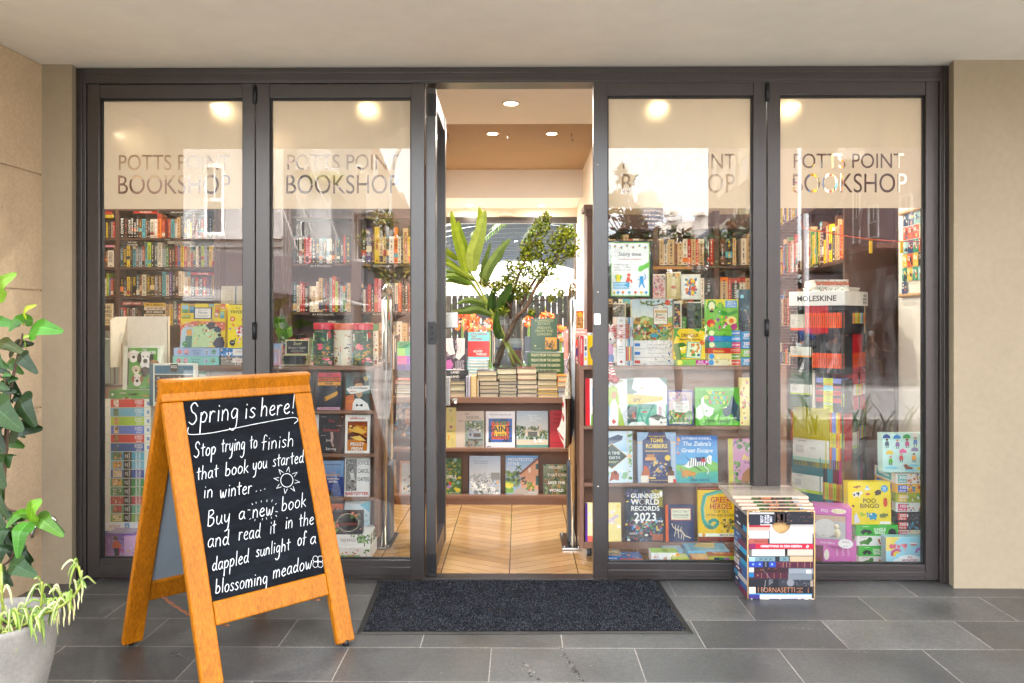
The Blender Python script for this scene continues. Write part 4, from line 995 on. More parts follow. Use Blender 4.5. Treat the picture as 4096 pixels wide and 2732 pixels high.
b3(1028,103,1568,632,.56,.06,'e6c534',[('R',0,0,1,.5,'ecd03a')]+[q for(u,v,w_,h_,c1,c2)in((.02,.02,.16,.2,'9ac8d8','6aa060'),(.19,.05,.13,.17,'6a9ab8','4a7a98'),(.02,.25,.2,.09,'b8c070','88a04a'),(.62,.0,.13,.08,'8ab4c8','a8c890'),(.77,.03,.1,.2,'e0903a','c86a4a'),(.89,.0,.11,.13,'d86a4a','e8b08a'),(.88,.17,.1,.17,'9ac8a8','6aa8b8'),(.76,.2,.09,.12,'e8c8b0','c89a8a'),(.2,.0,.12,.04,'d89a8a','e8b8a0'))for q in(('R',u,v,u+w_,v+h_,'a8842c'),('R',u+.01,v+.012,u+w_-.01,v+h_-.012,c1),('R',u+.01,v+h_*.55,u+w_-.01,v+h_-.012,c2))]+[('P',[(0,.5),(.3,.4),(1,.42),(1,.6),(0,.8)],'d8705a'),('S',0,.42,1,.62,60,.022,['f0dcd0','c85a48']),('P',[(.22,.55),(.5,.46),(.85,.55),(.95,.9),(.6,1),(.2,1)],'bcd8a8'),('S',.3,.55,.85,.95,60,.025,['e8e4d0','e8a83a','c85a3a','6a9a5a','7ab0c0','f0d8a0']),('P',[(0,1),(.03,.6),(.15,.52),(.28,.55),(.3,.7),(.2,.75),(.2,1)],'b4cede'),('P',[(.14,.6),(.25,.58),(.27,.72),(.15,.74)],'dca03a'),('P',[(.1,1),(.13,.74),(.27,.73),(.26,1)],'4a7a70'),('C',.24,.5,.035,'c8a890'),('P',[(.57,.5),(.66,.42),(.78,.44),(.8,.55),(.66,.6)],'2a2c38'),('C',.71,.38,.03,'d0a080'),('P',[(.74,.6),(.82,.5),(.92,.58),(.9,.66),(.8,.66)],'3a4a5a'),('C',.8,.5,.03,'d0a080'),('P',[(.73,.92),(.82,.78),(.95,.76),(1,.9),(.98,1),(.8,1)],'2a2f4a'),('C',.88,.72,.04,'2a2422'),('S',.36,.4,.54,.52,14,.03,['e89a2a','d8742a','6a8a3a']),('R',.3,.09,.71,.35,'2f4a70'),('S',.3,.06,.71,.38,1,.01,['2f4a70']),('R',.33,.11,.68,.33,'eeeae4'),('T','Dinner with',.505,.145,.032,'5a5a58','c',False,.24,0,.2),('T','Monet',.505,.205,.055,'3a4048','c',False,.24),('R',.37,.26,.64,.27,'9a9a94'),('R',.39,.295,.62,.305,'9a9a94'),('C',.11,.92,.055,'3a8a4a'),('T','1000',.11,.91,.02,'dfeed8')],'yellow jigsaw box of painters dining at a table of food',lean=2)
b3(1598,117,1990,640,.56,.06,'f2dc1e',[('T','The',.3,.07,.045,'3a3220','c',False,.14),('T','YAYOI KUSAMA',.52,.165,.065,'2a2620','c',True,.9),('C',.42,.62,.16,'f0eee6'),('S',.29,.46,.56,.8,20,.04,['d0302a']),('S',.03,.3,.98,.97,46,.04,['d85a8a','5aa0c8','4a8a4a','e8823a','2a2624','e8a8b8']),('C',.15,.33,.08,'e05a2a'),('C',.15,.33,.045,'f0c8a0'),('C',.15,.88,.09,'24221e'),('T','1000',.15,.87,.03,'f0eee6')],'yellow jigsaw box with red-spotted shapes behind the door stile',lean=2,side='e8d21a')
for y0,y1,c,w0,w1,tt,l in((636,740,'9db9e2',950,1500,'Dalí','pale blue jigsaw box under the painters jigsaw'),(742,847,'86d4c8',938,1490,'Monet','mint green jigsaw box under the pale blue one')):
 b3(w0,y0,w1,y1,.55,.2,c,[('C',.13,.47,.055,'d88a9a'),('C',.28,.47,.055,'e0a0b0'),('C',.72,.47,.055,'b0c4d8'),('C',.88,.47,.055,'6aa890')]+[('S',u-.035,.3,u+.035,.8,5,.02,['4a4050','8a4a4a','e8d0b0','3a6a8a'])for u in(.13,.28,.72,.88)]+[('T','Dinner with',.5,.3,.2,'4a5a78','c',False,.2,0,.2),('T',tt,.5,.63,.3,'33405a','c',False,.16)],l)
b3(1504,640,2000,741,.55,.2,'3f86c8',[('S',0,0,.32,1,22,.03,['e4eaf0','7ab4dc','2a5a94','d8c49a']),('R',.32,.1,.98,.9,'e9e6de'),('T','THE MYTHICAL',.62,.42,.22,'4a5a6a','c',False,.5)],'blue seascape jigsaw box beside the pale blue one')
b3(1520,743,2010,848,.55,.2,'9a948c',[('S',0,0,.9,1,60,.03,['6a6a5a','c8c0b4','8a5a4a','4a5a4a','e0dcd4']),('R',.28,.2,.98,.7,'e6e0d8'),('T','THE WORLD OF',.6,.45,.22,'b04a3a','c',False,.5)],'grey crowd-scene jigsaw box under the seascape one')
for x0,x1,l in((1462-0,1638,'grey print of a drawn face leaning above the painters jigsaw'),(1646,1800,'grey print of drawn leaves beside the one with a face')):
 cover((*Z2(x0,1058),*Z2(x1,1270)),.8,'b0aaa0',[('R',.93,0,1,1,'2a5a88'),('S',.25,.15,.8,.9,26,.03,['5a5650','8a857c','4a4640']),('L',[(.3,.3),(.7,.3),(.72,.8),(.35,.85)],.015,'4a4640')],l,th=.012,lean=4)
cover((*Z2(60,1262),*Z2(197,1515)),CY-.06,'dccaa0',[('T','THE',.5,.17,.14,'3a4250','c',True,.9),('T','THIRD',.5,.36,.12,'3a4250','c',True,.9),('T','HOTEL',.5,.55,.12,'3a4250','c',True,.9),('T','LAURA',.55,.76,.06,'3a4250','c',True,.6),('T','VAN DEN BERG',.5,.87,.05,'3a4250','c',True,.8)],'cream face-out novel with big dark hand lettering in the crime bookcase',lean=2)
b3(60,430,215,660,.95,.02,'8a857c',[('R',.9,0,1,1,'c8602c')]+[('R',.1,.15+k*.07,.8,.18+k*.07,'5f5b54')for k in range(11)],'grey book back with an orange edge at the far left',name='book',cat='book')
b3(205,400,335,690,1.0,.02,'7f8a7a',[('R',.1,.1+k*.06,.85,.125+k*.06,'565f52')for k in range(13)]+[('R',0,0,1,.03,'c89a5a')],'grey-green book back left of the white card stand',name='book',cat='book')
t=thing('notebook_rack','clear acrylic rack of grey notebooks on the left counter','rack',P(*Z3(190,1110),.7))
m=MB();m.box(-.1,.0,0,.14,0,.02,'d9d4c8');m.box(-.1,.085,-.005,.0,.28,.34,'e4e0d8');m.build('frame','acrylic',t)
m=MB();
for i in range(9):m.box(.0+i*.009,.0075+i*.009,.005,.13,.021,.28-rnd.random()*.01,rnd.choice(['a8a49a','8fa29a','b8a08a','c8c0b0','6a4a3a']))
m.box(-.1,-.005,.005,.12,.021,.3,'8fa09c');m.build('contents','print',t)
p=P(640,840,.85);t=thing('potted_plant','green leafy pot plant behind the black card game boxes','plant',(p.x,.85,p.z))
m=MB();m.lathe([(.03,.001),(.045,.08),(.04,.08),(.0,.07)],n=14,col='3a3632');m.build('pot','plain',t)
m=MB()
for x,y in((640,720),(652,708),(660,740),(632,715),(668,752),(655,765),(643,750)):
 e=P(x,y,.85+rnd.uniform(-.05,.05))-t.location;b_=V((0,0,.08));d=(e-b_);m.tube([b_,b_+d*.7],.002,'5a7a3a',n=4)
 leaf_quad(m,b_+d*.55,d.normalized(),V((rnd.uniform(-.4,.4),-1,.3)),.1,.032,rnd.choice(['4a7a2c','6a9a3a','3a6a28']))
m.build('foliage','leaf',t)
# ========= RIGHT CART AND ITS WINDOW
Z9=lambda x,y:(1320+x*.2196,516.5+y*.2196)
Za=lambda x,y:(1320+x*.2196,832.2+y*.2196)
Zb=lambda x,y:(1320+x*.2441,1090.5+y*.2441)
GP='picture books facing the street on the right cart'
def ca_(x0,y0,x1,y1,base,spec,label,Y=.365,**k):cover((*Za(x0,y0),*Za(x1,y1)),Y,base,spec,label,group=GP,**k)
def cb_(x0,y0,x1,y1,base,spec,label,Y=.365,**k):cover((*Zb(x0,y0),*Zb(x1,y1)),Y,base,spec,label,group=GP,**k)
PT=['7aa84a','4a8a3a','a8c86a','e8d04a']
ca_(110,172,250,660,'f2efe8',[('R',0,0,.34,1,'d8202c'),('R',.5,.2,.9,.6,'9ac8e0'),('P',[(.4,1),(.45,.75),(.9,.8),(.9,1)],'7ab84a')],'white book with a broad red spine strip, first on the upper ledge')
ca_(255,175,555,662,'dfe2e4',[('G',0,0,1,1,'e8eaec','ccd2d8'),('P',[(.05,1),(.15,.5),(.3,.2),(.5,.14),(.68,.3),(.72,.6),(.9,1)],'9ab83c'),('P',[(.3,1),(.42,.5),(.55,.42),(.66,.6),(.66,1)],'f0efec'),('P',[(.4,.36),(.46,.22),(.6,.24),(.63,.34),(.56,.42),(.45,.42)],'c08a5a'),('P',[(.36,.25),(.5,.14),(.66,.22),(.62,.3),(.48,.26),(.4,.4)],'9ab83c'),('P',[(.24,.45),(.3,.4),(.38,.7),(.34,1),(.28,1)],'8ab8d8'),('L',[(.4,.16),(.3,.02)],.012,'6a5a3a'),('L',[(.55,.15),(.62,.02)],.012,'6a5a3a'),('S',.2,.0,.85,.12,20,.04,['8aa05a','a8b87a']),('El',.83,.58,.15,.07,'f0f0ee'),('R',.76,.55,.9,.565,'a8a8a4'),('T','LONG',.18,.54,.05,'eef0ea','c',True,.3),('T','AGO',.18,.66,.05,'eef0ea','c',True,.3),('P',[(.42,.9),(.5,.85),(.6,.92),(.5,.97)],'c83a30')],'pale picture book of a girl with long green leafy hair')
ca_(550,165,967,660,'cfe0de',[('G',0,0,1,.4,'eef0ee','d4e0de'),('P',[(0,.0),(.18,.0),(.12,.22),(.26,.3),(0,.4)],'6a8a84'),('P',[(.8,0),(1,0),(1,.16),(.9,.08)],'6a8a84'),('P',[(0,.34),(.9,.4),(.9,.47),(0,.6)],'e0bc62'),('T','HOW TO BE A',.24,.42,.026,'6a6048','c',False,.32),('T','SPY',.24,.475,.07,'4a463e','c',True,.3),('R',0,.56,1,1,'4aa890'),('R',.0,.6,.24,.95,'2a4048'),('R',.26,.55,.7,.66,'3a8a80'),('R',.74,.55,.96,.86,'dfe4e0'),('R',.78,.6,.86,.8,'c9a8b0'),('P',[(.55,.82),(.75,.76),(.98,.84),(.98,1),(.55,1)],'e4e4dc'),('P',[(.52,.83),(.74,.76),(.99,.84),(.76,.9)],'24383c'),('R',.36,.7,.5,.73,'b8402c'),('S',.06,.7,.2,.9,9,.05,['c8502c','3a3a3a']),('P',[(0,1),(.1,.93),(.4,.92),(.5,1)],'dfe8e4'),('S',.8,.86,.98,.98,10,.03,['24383c','e8e4d8','c8502c']),('R',.34,.2,.4,.23,'e0a84a'),('R',.5,.2,.56,.23,'d8d8d4')],'pale teal picture book of a city with a torch beam')
ca_(967,295,1243,658,'3a4484',[('R',.07,.045,.95,.97,'c8b4b4'),('S',.08,.05,.94,.3,30,.06,['8aa8d0','c890a8','e0c8c0','7a8ac0']),('P',[(.07,.6),(.5,.5),(.95,.62),(.95,.97),(.07,.97)],'5a8a4a'),('S',.1,.62,.92,.92,34,.05,['3f7a3a','8aa84a','c84a5a','e0c04a','5a5a8a']),('P',[(.24,.34),(.82,.3),(.85,.56),(.72,.64),(.28,.62)],'e8e6e0'),('T','Dragon',.56,.37,.06,'9a6a5a','c',False,.44),('T','Used to Live',.54,.47,.045,'8a98a8','c',False,.5),('T','Here',.54,.55,.045,'8a98a8','c',False,.3),('R',.22,.91,.8,.955,'d8d4c0')],'small navy framed picture book with a pale lettered scroll')
ca_(1262,265,1727,660,'4aa82c',[('S',0,.7,1,1,40,.05,['5aba34','3a9a2a','6ac83c']),('P',[(.02,.55),(.12,.45),(.14,.3),(.2,.22),(.2,.4),(.3,.5),(.42,.55),(.4,.7),(.3,.78),(.2,.74),(.1,.85),(.0,.8)],'dfe8da'),('C',.25,.62,.022,'4aa82c'),('P',[(.62,.56),(.75,.48),(.82,.22),(.86,.22),(.92,.4),(1,.5),(1,.9),(.88,.85),(.82,.7),(.68,.78),(.62,.7)],'1f4a5c'),('P',[(.58,.56),(.7,.5),(.72,.53)],'e4e0c0')]+[('T',ch,.335+i*.075,.135,.08,c,'c',True)for i,(ch,c)in enumerate(zip('Whose',('f2d820','5ab0e0','e88a2a','f2d820','e8508a')))]+[('T',ch,.255+i*.067,.26,.09,c,'c',True)for i,(ch,c)in enumerate(zip('Dinosaur',('f2d820','e83a2a','5ab0e0','e88a2a','6a3a9a','f2d820','5ab0e0','e8508a')))]+[('T',ch,.34+i*.077,.385,.085,c,'c',True)for i,(ch,c)in enumerate(zip('Bones?',('e8508a','5ab0e0','e88a2a','6a3a9a','f2d820','e83a2a')))]+[('T','Chihiro Takeuchi',.5,.88,.06,'1f5a30','c',True,.62)],'bright green landscape book with a white and a blue skeleton dinosaur')
ca_(1728,162,2010,660,'e9d98e',[('S',.03,.03,.97,.97,46,.07,['c84a4a','d88aa0','8a9a4a','b86a3a','e8b04a','9a7ab0'])],'cream picture book dotted with flowers and teapots, upper ledge')
ca_(232,725,606,1257,'c4d8e4',[('G',0,0,1,.4,'d0e0ea','8ab4d0'),('P',[(.25,.16),(.6,.07),(.74,.1),(.7,.18),(.5,.24),(.3,.28)],'5a6a80'),('R',.86,0,.875,1,'d8b878'),('S',.88,.02,.99,.98,26,.05,['7aa05a','5a8a4a','98b878']),('S',.0,.7,.85,1,26,.06,['e4ece8','a8c8a8','8ab4c4','d0dcd8']),('P',[(.0,.5),(.42,.24),(.86,.49),(.42,.74)],'d8a84a'),('P',[(.0,.5),(.42,.255),(.84,.49),(.42,.725)],'1d3f3c'),('T','OUR TIME',.4,.43,.055,'dfe4dc','c',False,.5),('T','ON EARTH',.4,.52,.055,'dfe4dc','c',False,.5),('R',.2,.585,.6,.595,'c0b890'),('R',.28,.61,.54,.62,'c0b890'),('C',.92,.485,.05,'e8b478'),('P',[(.34,.98),(.4,.8),(.5,.76),(.62,.84),(.6,.96),(.46,.94)],'a8502a'),('C',.52,.81,.05,'6a3418'),('P',[(.68,.9),(.74,.8),(.86,.8),(.84,.9),(.76,.94)],'8ab88a')],'pale blue nature book with a dark diamond, a whale and an orangutan')
ca_(657,738,1062,1257,'2b3566',[('R',0,0,.14,1,'7fa0c4'),('R',.86,.0,1,1,'7fa0c4'),('P',[(0,.0),(.3,.0),(.24,.12),(.1,.18),(0,.14)],'9ab8d4'),('P',[(1,.0),(.72,.0),(.76,.12),(.9,.18),(1,.14)],'9ab8d4'),('R',.02,.2,.12,1,'a8b8c8'),('R',.88,.2,.98,1,'a8b8c8'),('R',.0,.19,.14,.21,'e0bc62'),('R',.86,.19,1,.21,'e0bc62'),('S',.3,.0,.7,.05,10,.02,['4a5a9a']),('T','THE CURSE OF THE',.5,.085,.026,'e8c860','c',True,.5),('T','TOMB',.5,.16,.075,'f0d060','c',True,.34),('T','ROBBERS',.5,.275,.08,'f0d060','c',True,.56),('R',.2,.365,.8,.385,'c8a860'),('C',.78,.51,.075,'e8c04a'),('R',.2,.5,.48,.56,'d8a060'),('R',.24,.44,.44,.5,'b87a4a'),('S',.2,.56,.8,.88,60,.04,['e0bc62','3a4a80','1a2248','c89a4a','5a70a0','8aa0c0']),('P',[(.08,1),(.1,.82),(.18,.7),(.28,.7),(.32,.85),(.26,1)],'b8623a'),('R',.08,.86,.28,1,'e4dccc'),('P',[(.74,1),(.76,.84),(.84,.72),(.94,.78),(.94,1)],'6a3f2a'),('R',.78,.86,.96,1,'e4dccc'),('C',.2,.7,.05,'c8502a'),('C',.84,.72,.06,'241a1a'),('R',.3,.89,.46,.925,'e0bc62'),('T','ANDY SEED',.32,.955,.02,'e0bc62','c',True,.2),('T','JAMES WESTON LEWIS',.6,.955,.02,'e0bc62','c',True,.34),('R',.91,.93,1,1,'c83a34')],'navy and gold book of an Egyptian tomb, middle ledge')
ca_(1062,768,1497,1258,'2a86c8',[('G',0,0,1,.6,'1f6ab8','4aa8d8'),('R',0,0,1,.015,'24242a'),('G',0,.62,1,1,'5ab07a','2aa0a8'),('P',[(.0,.62),(.3,.66),(.6,.62),(.9,.54),(1,.6),(1,.75),(.4,.8),(0,.74)],'7ab85a'),('S',.0,.05,.1,.45,12,.04,['d83a6a','e8a04a']),('T','KATHERINE RUNDELL',.5,.07,.045,'e8eef0','c',True,.72),('T',"The Zebra's",.5,.18,.085,'d4e0e4','c',True,.7,0,.2),('T','Great Escape',.5,.32,.085,'d4e0e4','c',True,.86,0,.2),('P',[(.3,.55),(.36,.48),(.7,.5),(.8,.42),(.86,.44),(.84,.62),(.78,.6),(.74,.56),(.68,.64),(.4,.66),(.3,.7),(.2,.66)],'eeeeea')]+[('L',[(.34+k*.055,.49),(.32+k*.055,.65)],.018,'1c1c20')for k in range(8)]+[('L',[(.78,.46),(.8,.58)],.012,'1c1c20'),('L',[(.3,.6),(.14,.66)],.02,'d8d8d4'),('L',[(.66,.63),(.78,.74),(.74,.82)],.022,'d8d8d4'),('L',[(.42,.65),(.6,.75)],.022,'2a2a2e'),('L',[(.33,.55),(.24,.46)],.014,'24242a'),('P',[(.46,.46),(.6,.46),(.7,.54),(.5,.56)],'24386a'),('P',[(.6,.5),(.7,.5),(.7,.56),(.6,.57)],'c83030'),('C',.66,.48,.035,'3a2a22'),('P',[(.12,.8),(.2,.72),(.44,.78),(.5,.82),(.4,.86),(.18,.86)],'d08a2a'),('L',[(.15,.8),(.09,.68)],.03,'b8742a'),('S',.12,.84,.44,.9,8,.025,['b8742a','e0a040']),('T','SARA OGILVIE',.56,.94,.045,'1f5a7a','c',True,.46)],'blue and green picture book of a running zebra and a small dog')
ca_(1610,805,2020,1257,'c892b0',[('R',0,0,.12,1,'c8c05a'),('S',.13,.0,1,.3,40,.06,['6a9a4a','5a8a4a','8a5a9a','3f6f3a','c8a0b8']),('P',[(.3,1),(.36,.8),(.5,.66),(.6,.7),(.6,.9),(.5,1)],'a8744a'),('P',[(.5,.22),(.62,.12),(.7,.2),(.6,.26)],'ecebe6'),('T','Australia',.68,.42,.12,'f0d84a','c',True,.66),('T','from',.5,.54,.06,'2a2420','c',False,.24),('R',.6,.65,1,.9,'6a7ac8'),('S',.6,.85,1,1,20,.05,['d8c080','6a4a8a','c86a4a']),('S',.13,.5,.3,1,16,.06,['6a9a4a','8ab45a','4a7a4a'])],'pink picture book of bush animals with a yellow title, middle ledge')
cb_(100,272,437,628,'f0dc90',[('R',0,0,.06,1,'6a3aa0'),('R',.06,0,.4,1,'efe6b0'),('S',.06,.05,.98,.7,24,.07,['f2e8b8','f0cc5a','e8e0d0','f4f0e4']),('R',.06,.85,.4,1,'e8705a'),('P',[(.5,.5),(.9,.3),(.94,.35),(.55,.57)],'c8b8d0'),('P',[(.55,.35),(.9,.5),(.9,.54),(.55,.4)],'e0c8c0')],'pale yellow picture book with a purple spine on the lowest ledge')
cb_(478,140,838,626,'22283a',[('S',0,0,1,.3,70,.04,['e8e4dc','3a5a9a','c8402c','4a8a5a','1a1c26','d8b84a','6a4a8a']),('P',[(.72,.02),(.98,.02),(.98,.36),(.8,.3)],'9a8a2a'),('El',.94,.1,.04,.06,'f0eee8'),('S',0,.55,1,1,150,.045,['c8402c','3a7ab0','e8e4dc','d8b84a','2a2a3a','4a8a4a','b86a3a','6a5a9a','8ab0c8','1a1c26']),('S',.42,.62,.62,.74,16,.035,['e84a6a','f0c83a','4ab0d8','5ac05a','e88a2a']),('P',[(.0,.78),(.9,.98),(.8,1),(0,.9)],'3a3a40'),('R',.7,.86,.98,.98,'a85a3a'),('T','GUINNESS',.52,.135,.085,'f2f2ee','c',True,.76),('T','WORLD',.52,.25,.1,'f2f2ee','c',True,.74),('C',.445,.25,.065,'26262c'),('T','RECORDS',.52,.375,.085,'f2f2ee','c',True,.76),('T','2023',.52,.535,.15,'f6f6f4','c',True,.76),('T','BONUS',.2,.85,.03,'e8e4dc','c',True,.2)],'crowded dark annual of world records with white block title')
cb_(855,290,1122,628,'24305a',[('R',0,0,.1,1,'e0602c'),('R',.19,.09,.9,.42,'d8583a'),('R',.21,.105,.88,.4,'e4e2c8'),('T',"WHO'S THAT",.545,.18,.07,'2a3038','c',False,.58),('T','DINOSAUR?',.545,.28,.07,'2a3038','c',False,.58),('R',.3,.345,.8,.36,'a8a88a'),('L',[(.22,.5),(.26,.6),(.4,.68),(.58,.72),(.68,.84),(.88,.9)],.035,'cdbfa4'),('L',[(.34,.66),(.36,.54)],.02,'d8cab0'),('L',[(.42,.68),(.46,.56)],.02,'d8cab0'),('L',[(.5,.7),(.56,.6)],.02,'d8cab0'),('L',[(.36,.68),(.3,.86)],.022,'d8cab0'),('L',[(.44,.7),(.46,.9)],.022,'d8cab0'),('L',[(.58,.76),(.54,.92)],.022,'d8cab0'),('L',[(.64,.8),(.62,.95)],.02,'d8cab0'),('S',.36,.66,.6,.78,14,.02,['d8cab0','c0b090'])],'navy book with an orange spine and a pale dinosaur skeleton')
cb_(1162,122,1580,622,'e8bc22',[('R',0,0,1,.06,'7a2f20'),('R',0,.92,1,1,'7a2f20'),('R',0,.86,1,.92,'dfe4d0'),('L',[(.04+k*.07,.03)for k in range(14)],.02,'c8602c'),('L',[(.95,.1),(.5,.09),(.16,.16),(.1,.4),(.12,.62),(.2,.74),(.36,.76),(.46,.66),(.36,.6),(.24,.66),(.28,.78)],.075,'3f9a86'),('L',[(.9,.1),(.5,.1),(.2,.17),(.13,.4),(.15,.6),(.24,.7),(.36,.7)],.02,'7ac0a0'),('S',.5,.58,.98,.84,50,.05,['6a5a2a','3f7a5a','a88a3a','8a6a2a','e8c84a']),('T','GREEK',.52,.24,.1,'b8402a','c',True,.46),('T','HEROES',.52,.36,.1,'b8402a','c',True,.5),('T','TOP TEN',.52,.455,.05,'3a3a2a','c',False,.32),('T','MYTHS AND LEGENDS',.52,.525,.045,'3a3a2a','c',False,.66),('C',.12,.89,.04,'d8902a'),('T','MARCIA WILLIAMS',.7,.89,.03,'7a2f20','c',True,.44)],'yellow book with a green serpent round a red title')
def b9(x0,y0,x1,y1,Y,dep,base,spec,label,**k):return gbox((*Z9(x0,y0),*Z9(x1,y1)),Y,dep,base,spec,label,**k)
b9(440,960,528,1472,.37,.2,'e4e2de',[('R',.3,.05,.7,.1,'c8c4c0'),('T','THE QUESTIONEERS',.5,.3,.3,'b8443a','c',True,.3,90),('P',[(.35,.46),(.65,.46),(.5,.52)],'e0b070'),('R',.2,.6,.7,.61,'8a8a86'),('R',.2,.66,.76,.67,'8a8a86'),('R',.2,.72,.7,.73,'8a8a86'),('C',.5,.92,.16,'b83a3a')],'white boxed set of children’s books with a pencil on its side',name='book_set',cat='book set')
for i,(c,w0,w1)in enumerate((('e0dcd4',531,547),('8aa8b8',548,562),('4a8ab0',563,577),('d8d4c8',578,592),('b0c4d0',593,609))):
 b9(w0,965,w1,1472,.38,.19,c,[('R',.2,.05+.05*i,.8,.4,rnd.choice(['c8a04a','4a6a8a','6a5a4a'])),('R',.1,.6,.9,.9,rnd.choice(['e8d04a','c84a3a','4a8a9a','b0b0a8'])),('C',.5,.96,.25,'b83a3a')],f'{ORD[i]} thin picture book spine beside the white boxed set',name='book',cat='book',group='thin picture books beside the boxed set')
b9(595,775,1022,1207,.44,.05,'c9c0a0',[('G',0,0,1,.45,'b8d4e0','e0e4d8'),('P',[(0,.5),(.3,.4),(.7,.5),(1,.42),(1,1),(0,1)],'8aa85a'),('S',0,.42,.45,.75,60,.06,['a8b85a','7a9a4a','d8a04a','8a6a3a','c8d08a']),('S',0,.62,1,1,170,.045,['b86a2c','8a4a24','5a8a3a','d8a84a','3f6f34','c84a3a','e0c88a','6a3a22','4a8aa8']),('L',[(.2,.06),(.5,.16),(.85,.1)],.03,'6a4a2c'),('S',.2,.0,1,.16,44,.03,['5a7a34','7a9a4a','3f5f2c']),('E',.13,.75,.07,.06,'8a5a34'),('E',.55,.88,.1,.06,'3a8a9a'),('E',.87,.62,.12,.06,'e0a84a'),('R',.53,.2,.88,.62,'9a4a34'),('R',.545,.215,.865,.605,'ece6d4'),('C',.705,.2,.06,'ece6d4'),('R',.56,.27,.86,.33,'c8a86a'),('T',"Bear's",.7,.37,.06,'6a7a3a','c',True,.24),('T','Picnic',.7,.44,.07,'b84a34','c',True,.26),('T','100 Piece Puzzle',.7,.51,.028,'5a4a3a','c',False,.27),('C',.88,.08,.07,'d8502c')],'jigsaw box of a woodland picnic standing on three white boxes',lean=2)
for i,(y0,y1)in enumerate(((1207,1294),(1296,1382),(1384,1472))):
 b9(615,y0,1060,y1,.43,.2,'e9e6e0',[('R',.02,.35,.15,.72,['3a7ac8','3a7ac8','c83a34'][i]),('T','A Magical Woodland Puzzle',.56,.5,.15,'8a8680','c',False,.5),('S',.18,.05,.98,.3,12,.014,['5a78a8','8a8a7a','3a4a6a','b8705a']),('S',.18,.72,.98,.97,12,.014,['5a78a8','8a8a7a','3a4a6a','b8705a']),('S',.8,.3,.9,.75,4,.025,['4a68a8'])],f'white woodland puzzle box, {["topmost", "middle", "lowest"][i]} of three',group='white woodland puzzle boxes')
b9(1035,1083,1360,1405,.38,.05,'f0c81e',[('R',0,0,1,1,'f2cc24'),('P',[(0,0),(.2,0),(.1,.12),(.22,.3),(.08,.24),(0,.45)],'4a9a34'),('P',[(.6,0),(1,0),(1,.1),(.85,.04),(.8,.12)],'4a9a34'),('S',0,.8,.4,1,20,.06,['5aa83a','8ac04a','3f8a34']),('P',[(.0,.5),(.3,.45),(.45,.55),(.2,.6),(.24,1),(.1,1),(0,.7)],'3f7a2c'),('T','DINOSAUR',.52,.22,.11,'7a3a20','c',True,.56),('T','Matching Games',.52,.345,.075,'7a3a20','c',True,.68),('P',[(.44,.42),(.9,.46),(.86,.98),(.38,.94)],'2fa0a8'),('P',[(.46,.44),(.88,.48),(.845,.96),(.4,.92)],'dfe8b8'),('S',.45,.48,.84,.92,14,.07,['3a7ab0','e07a2c','4a9a4a','a8485a','2a5a8a']),('C',.91,.46,.085,'e06a2a')],'yellow and green matching game box with a dinosaur grid',name='game_box',cat='game box',lean=2)
b9(1063,1408,1396,1470,.36,.2,'8cc63a',[('R',.6,.05,1,.95,'c8208a'),('T','BUGS',.76,.35,.36,'f0e0ec','c',True,.16),('T','Matching Games',.78,.72,.26,'f0e0ec','c',True,.3),('C',.1,.5,.08,'f0e24a'),('C',.94,.35,.035,'e0dce8'),('S',.22,.2,.56,.9,8,.03,['3a9a4a','e0b04a','6ad0c0'])],'lime and magenta matching game box under the dinosaur one',name='game_box',cat='game box')
b9(1375,776,1710,1098,.39,.05,'7ac043',[('G',0,0,1,.25,'f0e03a','c8d84a'),('S',.0,.1,.6,.35,20,.07,['4a9a3a','8ac84a','2f8a44']),('P',[(0,.3),(.06,.05),(.2,.02),(.3,.1),(.3,.32)],'3f9a44'),('E',.17,.22,.1,.14,'f0eab8'),('R',.14,.3,.22,.35,'c8602c'),('R',.6,.04,.96,.27,'3f9ad8'),('T','BOOK &',.78,.085,.05,'f0f0e8','c',True,.24),('T','3 JIGSAWS',.78,.15,.05,'f0f0e8','c',True,.3),('T','The Garden',.78,.22,.05,'f0f0e8','c',True,.3),('P',[(.36,.42),(.5,.36),(.7,.44),(.96,.34),(1,.44),(.7,.54),(.44,.5)],'3f9a3a'),('C',.42,.42,.07,'4aa844'),('C',.41,.4,.025,'f4f4ec'),('S',.02,.5,1,.98,26,.06,['d8508a','f0d03a','f4f0e8','8a3a7a','3a8a3a']),('E',.14,.78,.13,.13,'d8342c'),('E',.78,.7,.17,.15,'f2e28a'),('C',.78,.7,.075,'e8742a'),('C',.86,.9,.1,'b83a7a'),('C',.17,.85,.06,'e8b02a'),('P',[(.1,.36),(.2,.36),(.24,.42),(.12,.43)],'2a2422')],'green jigsaw box of a caterpillar among flowers',lean=2)
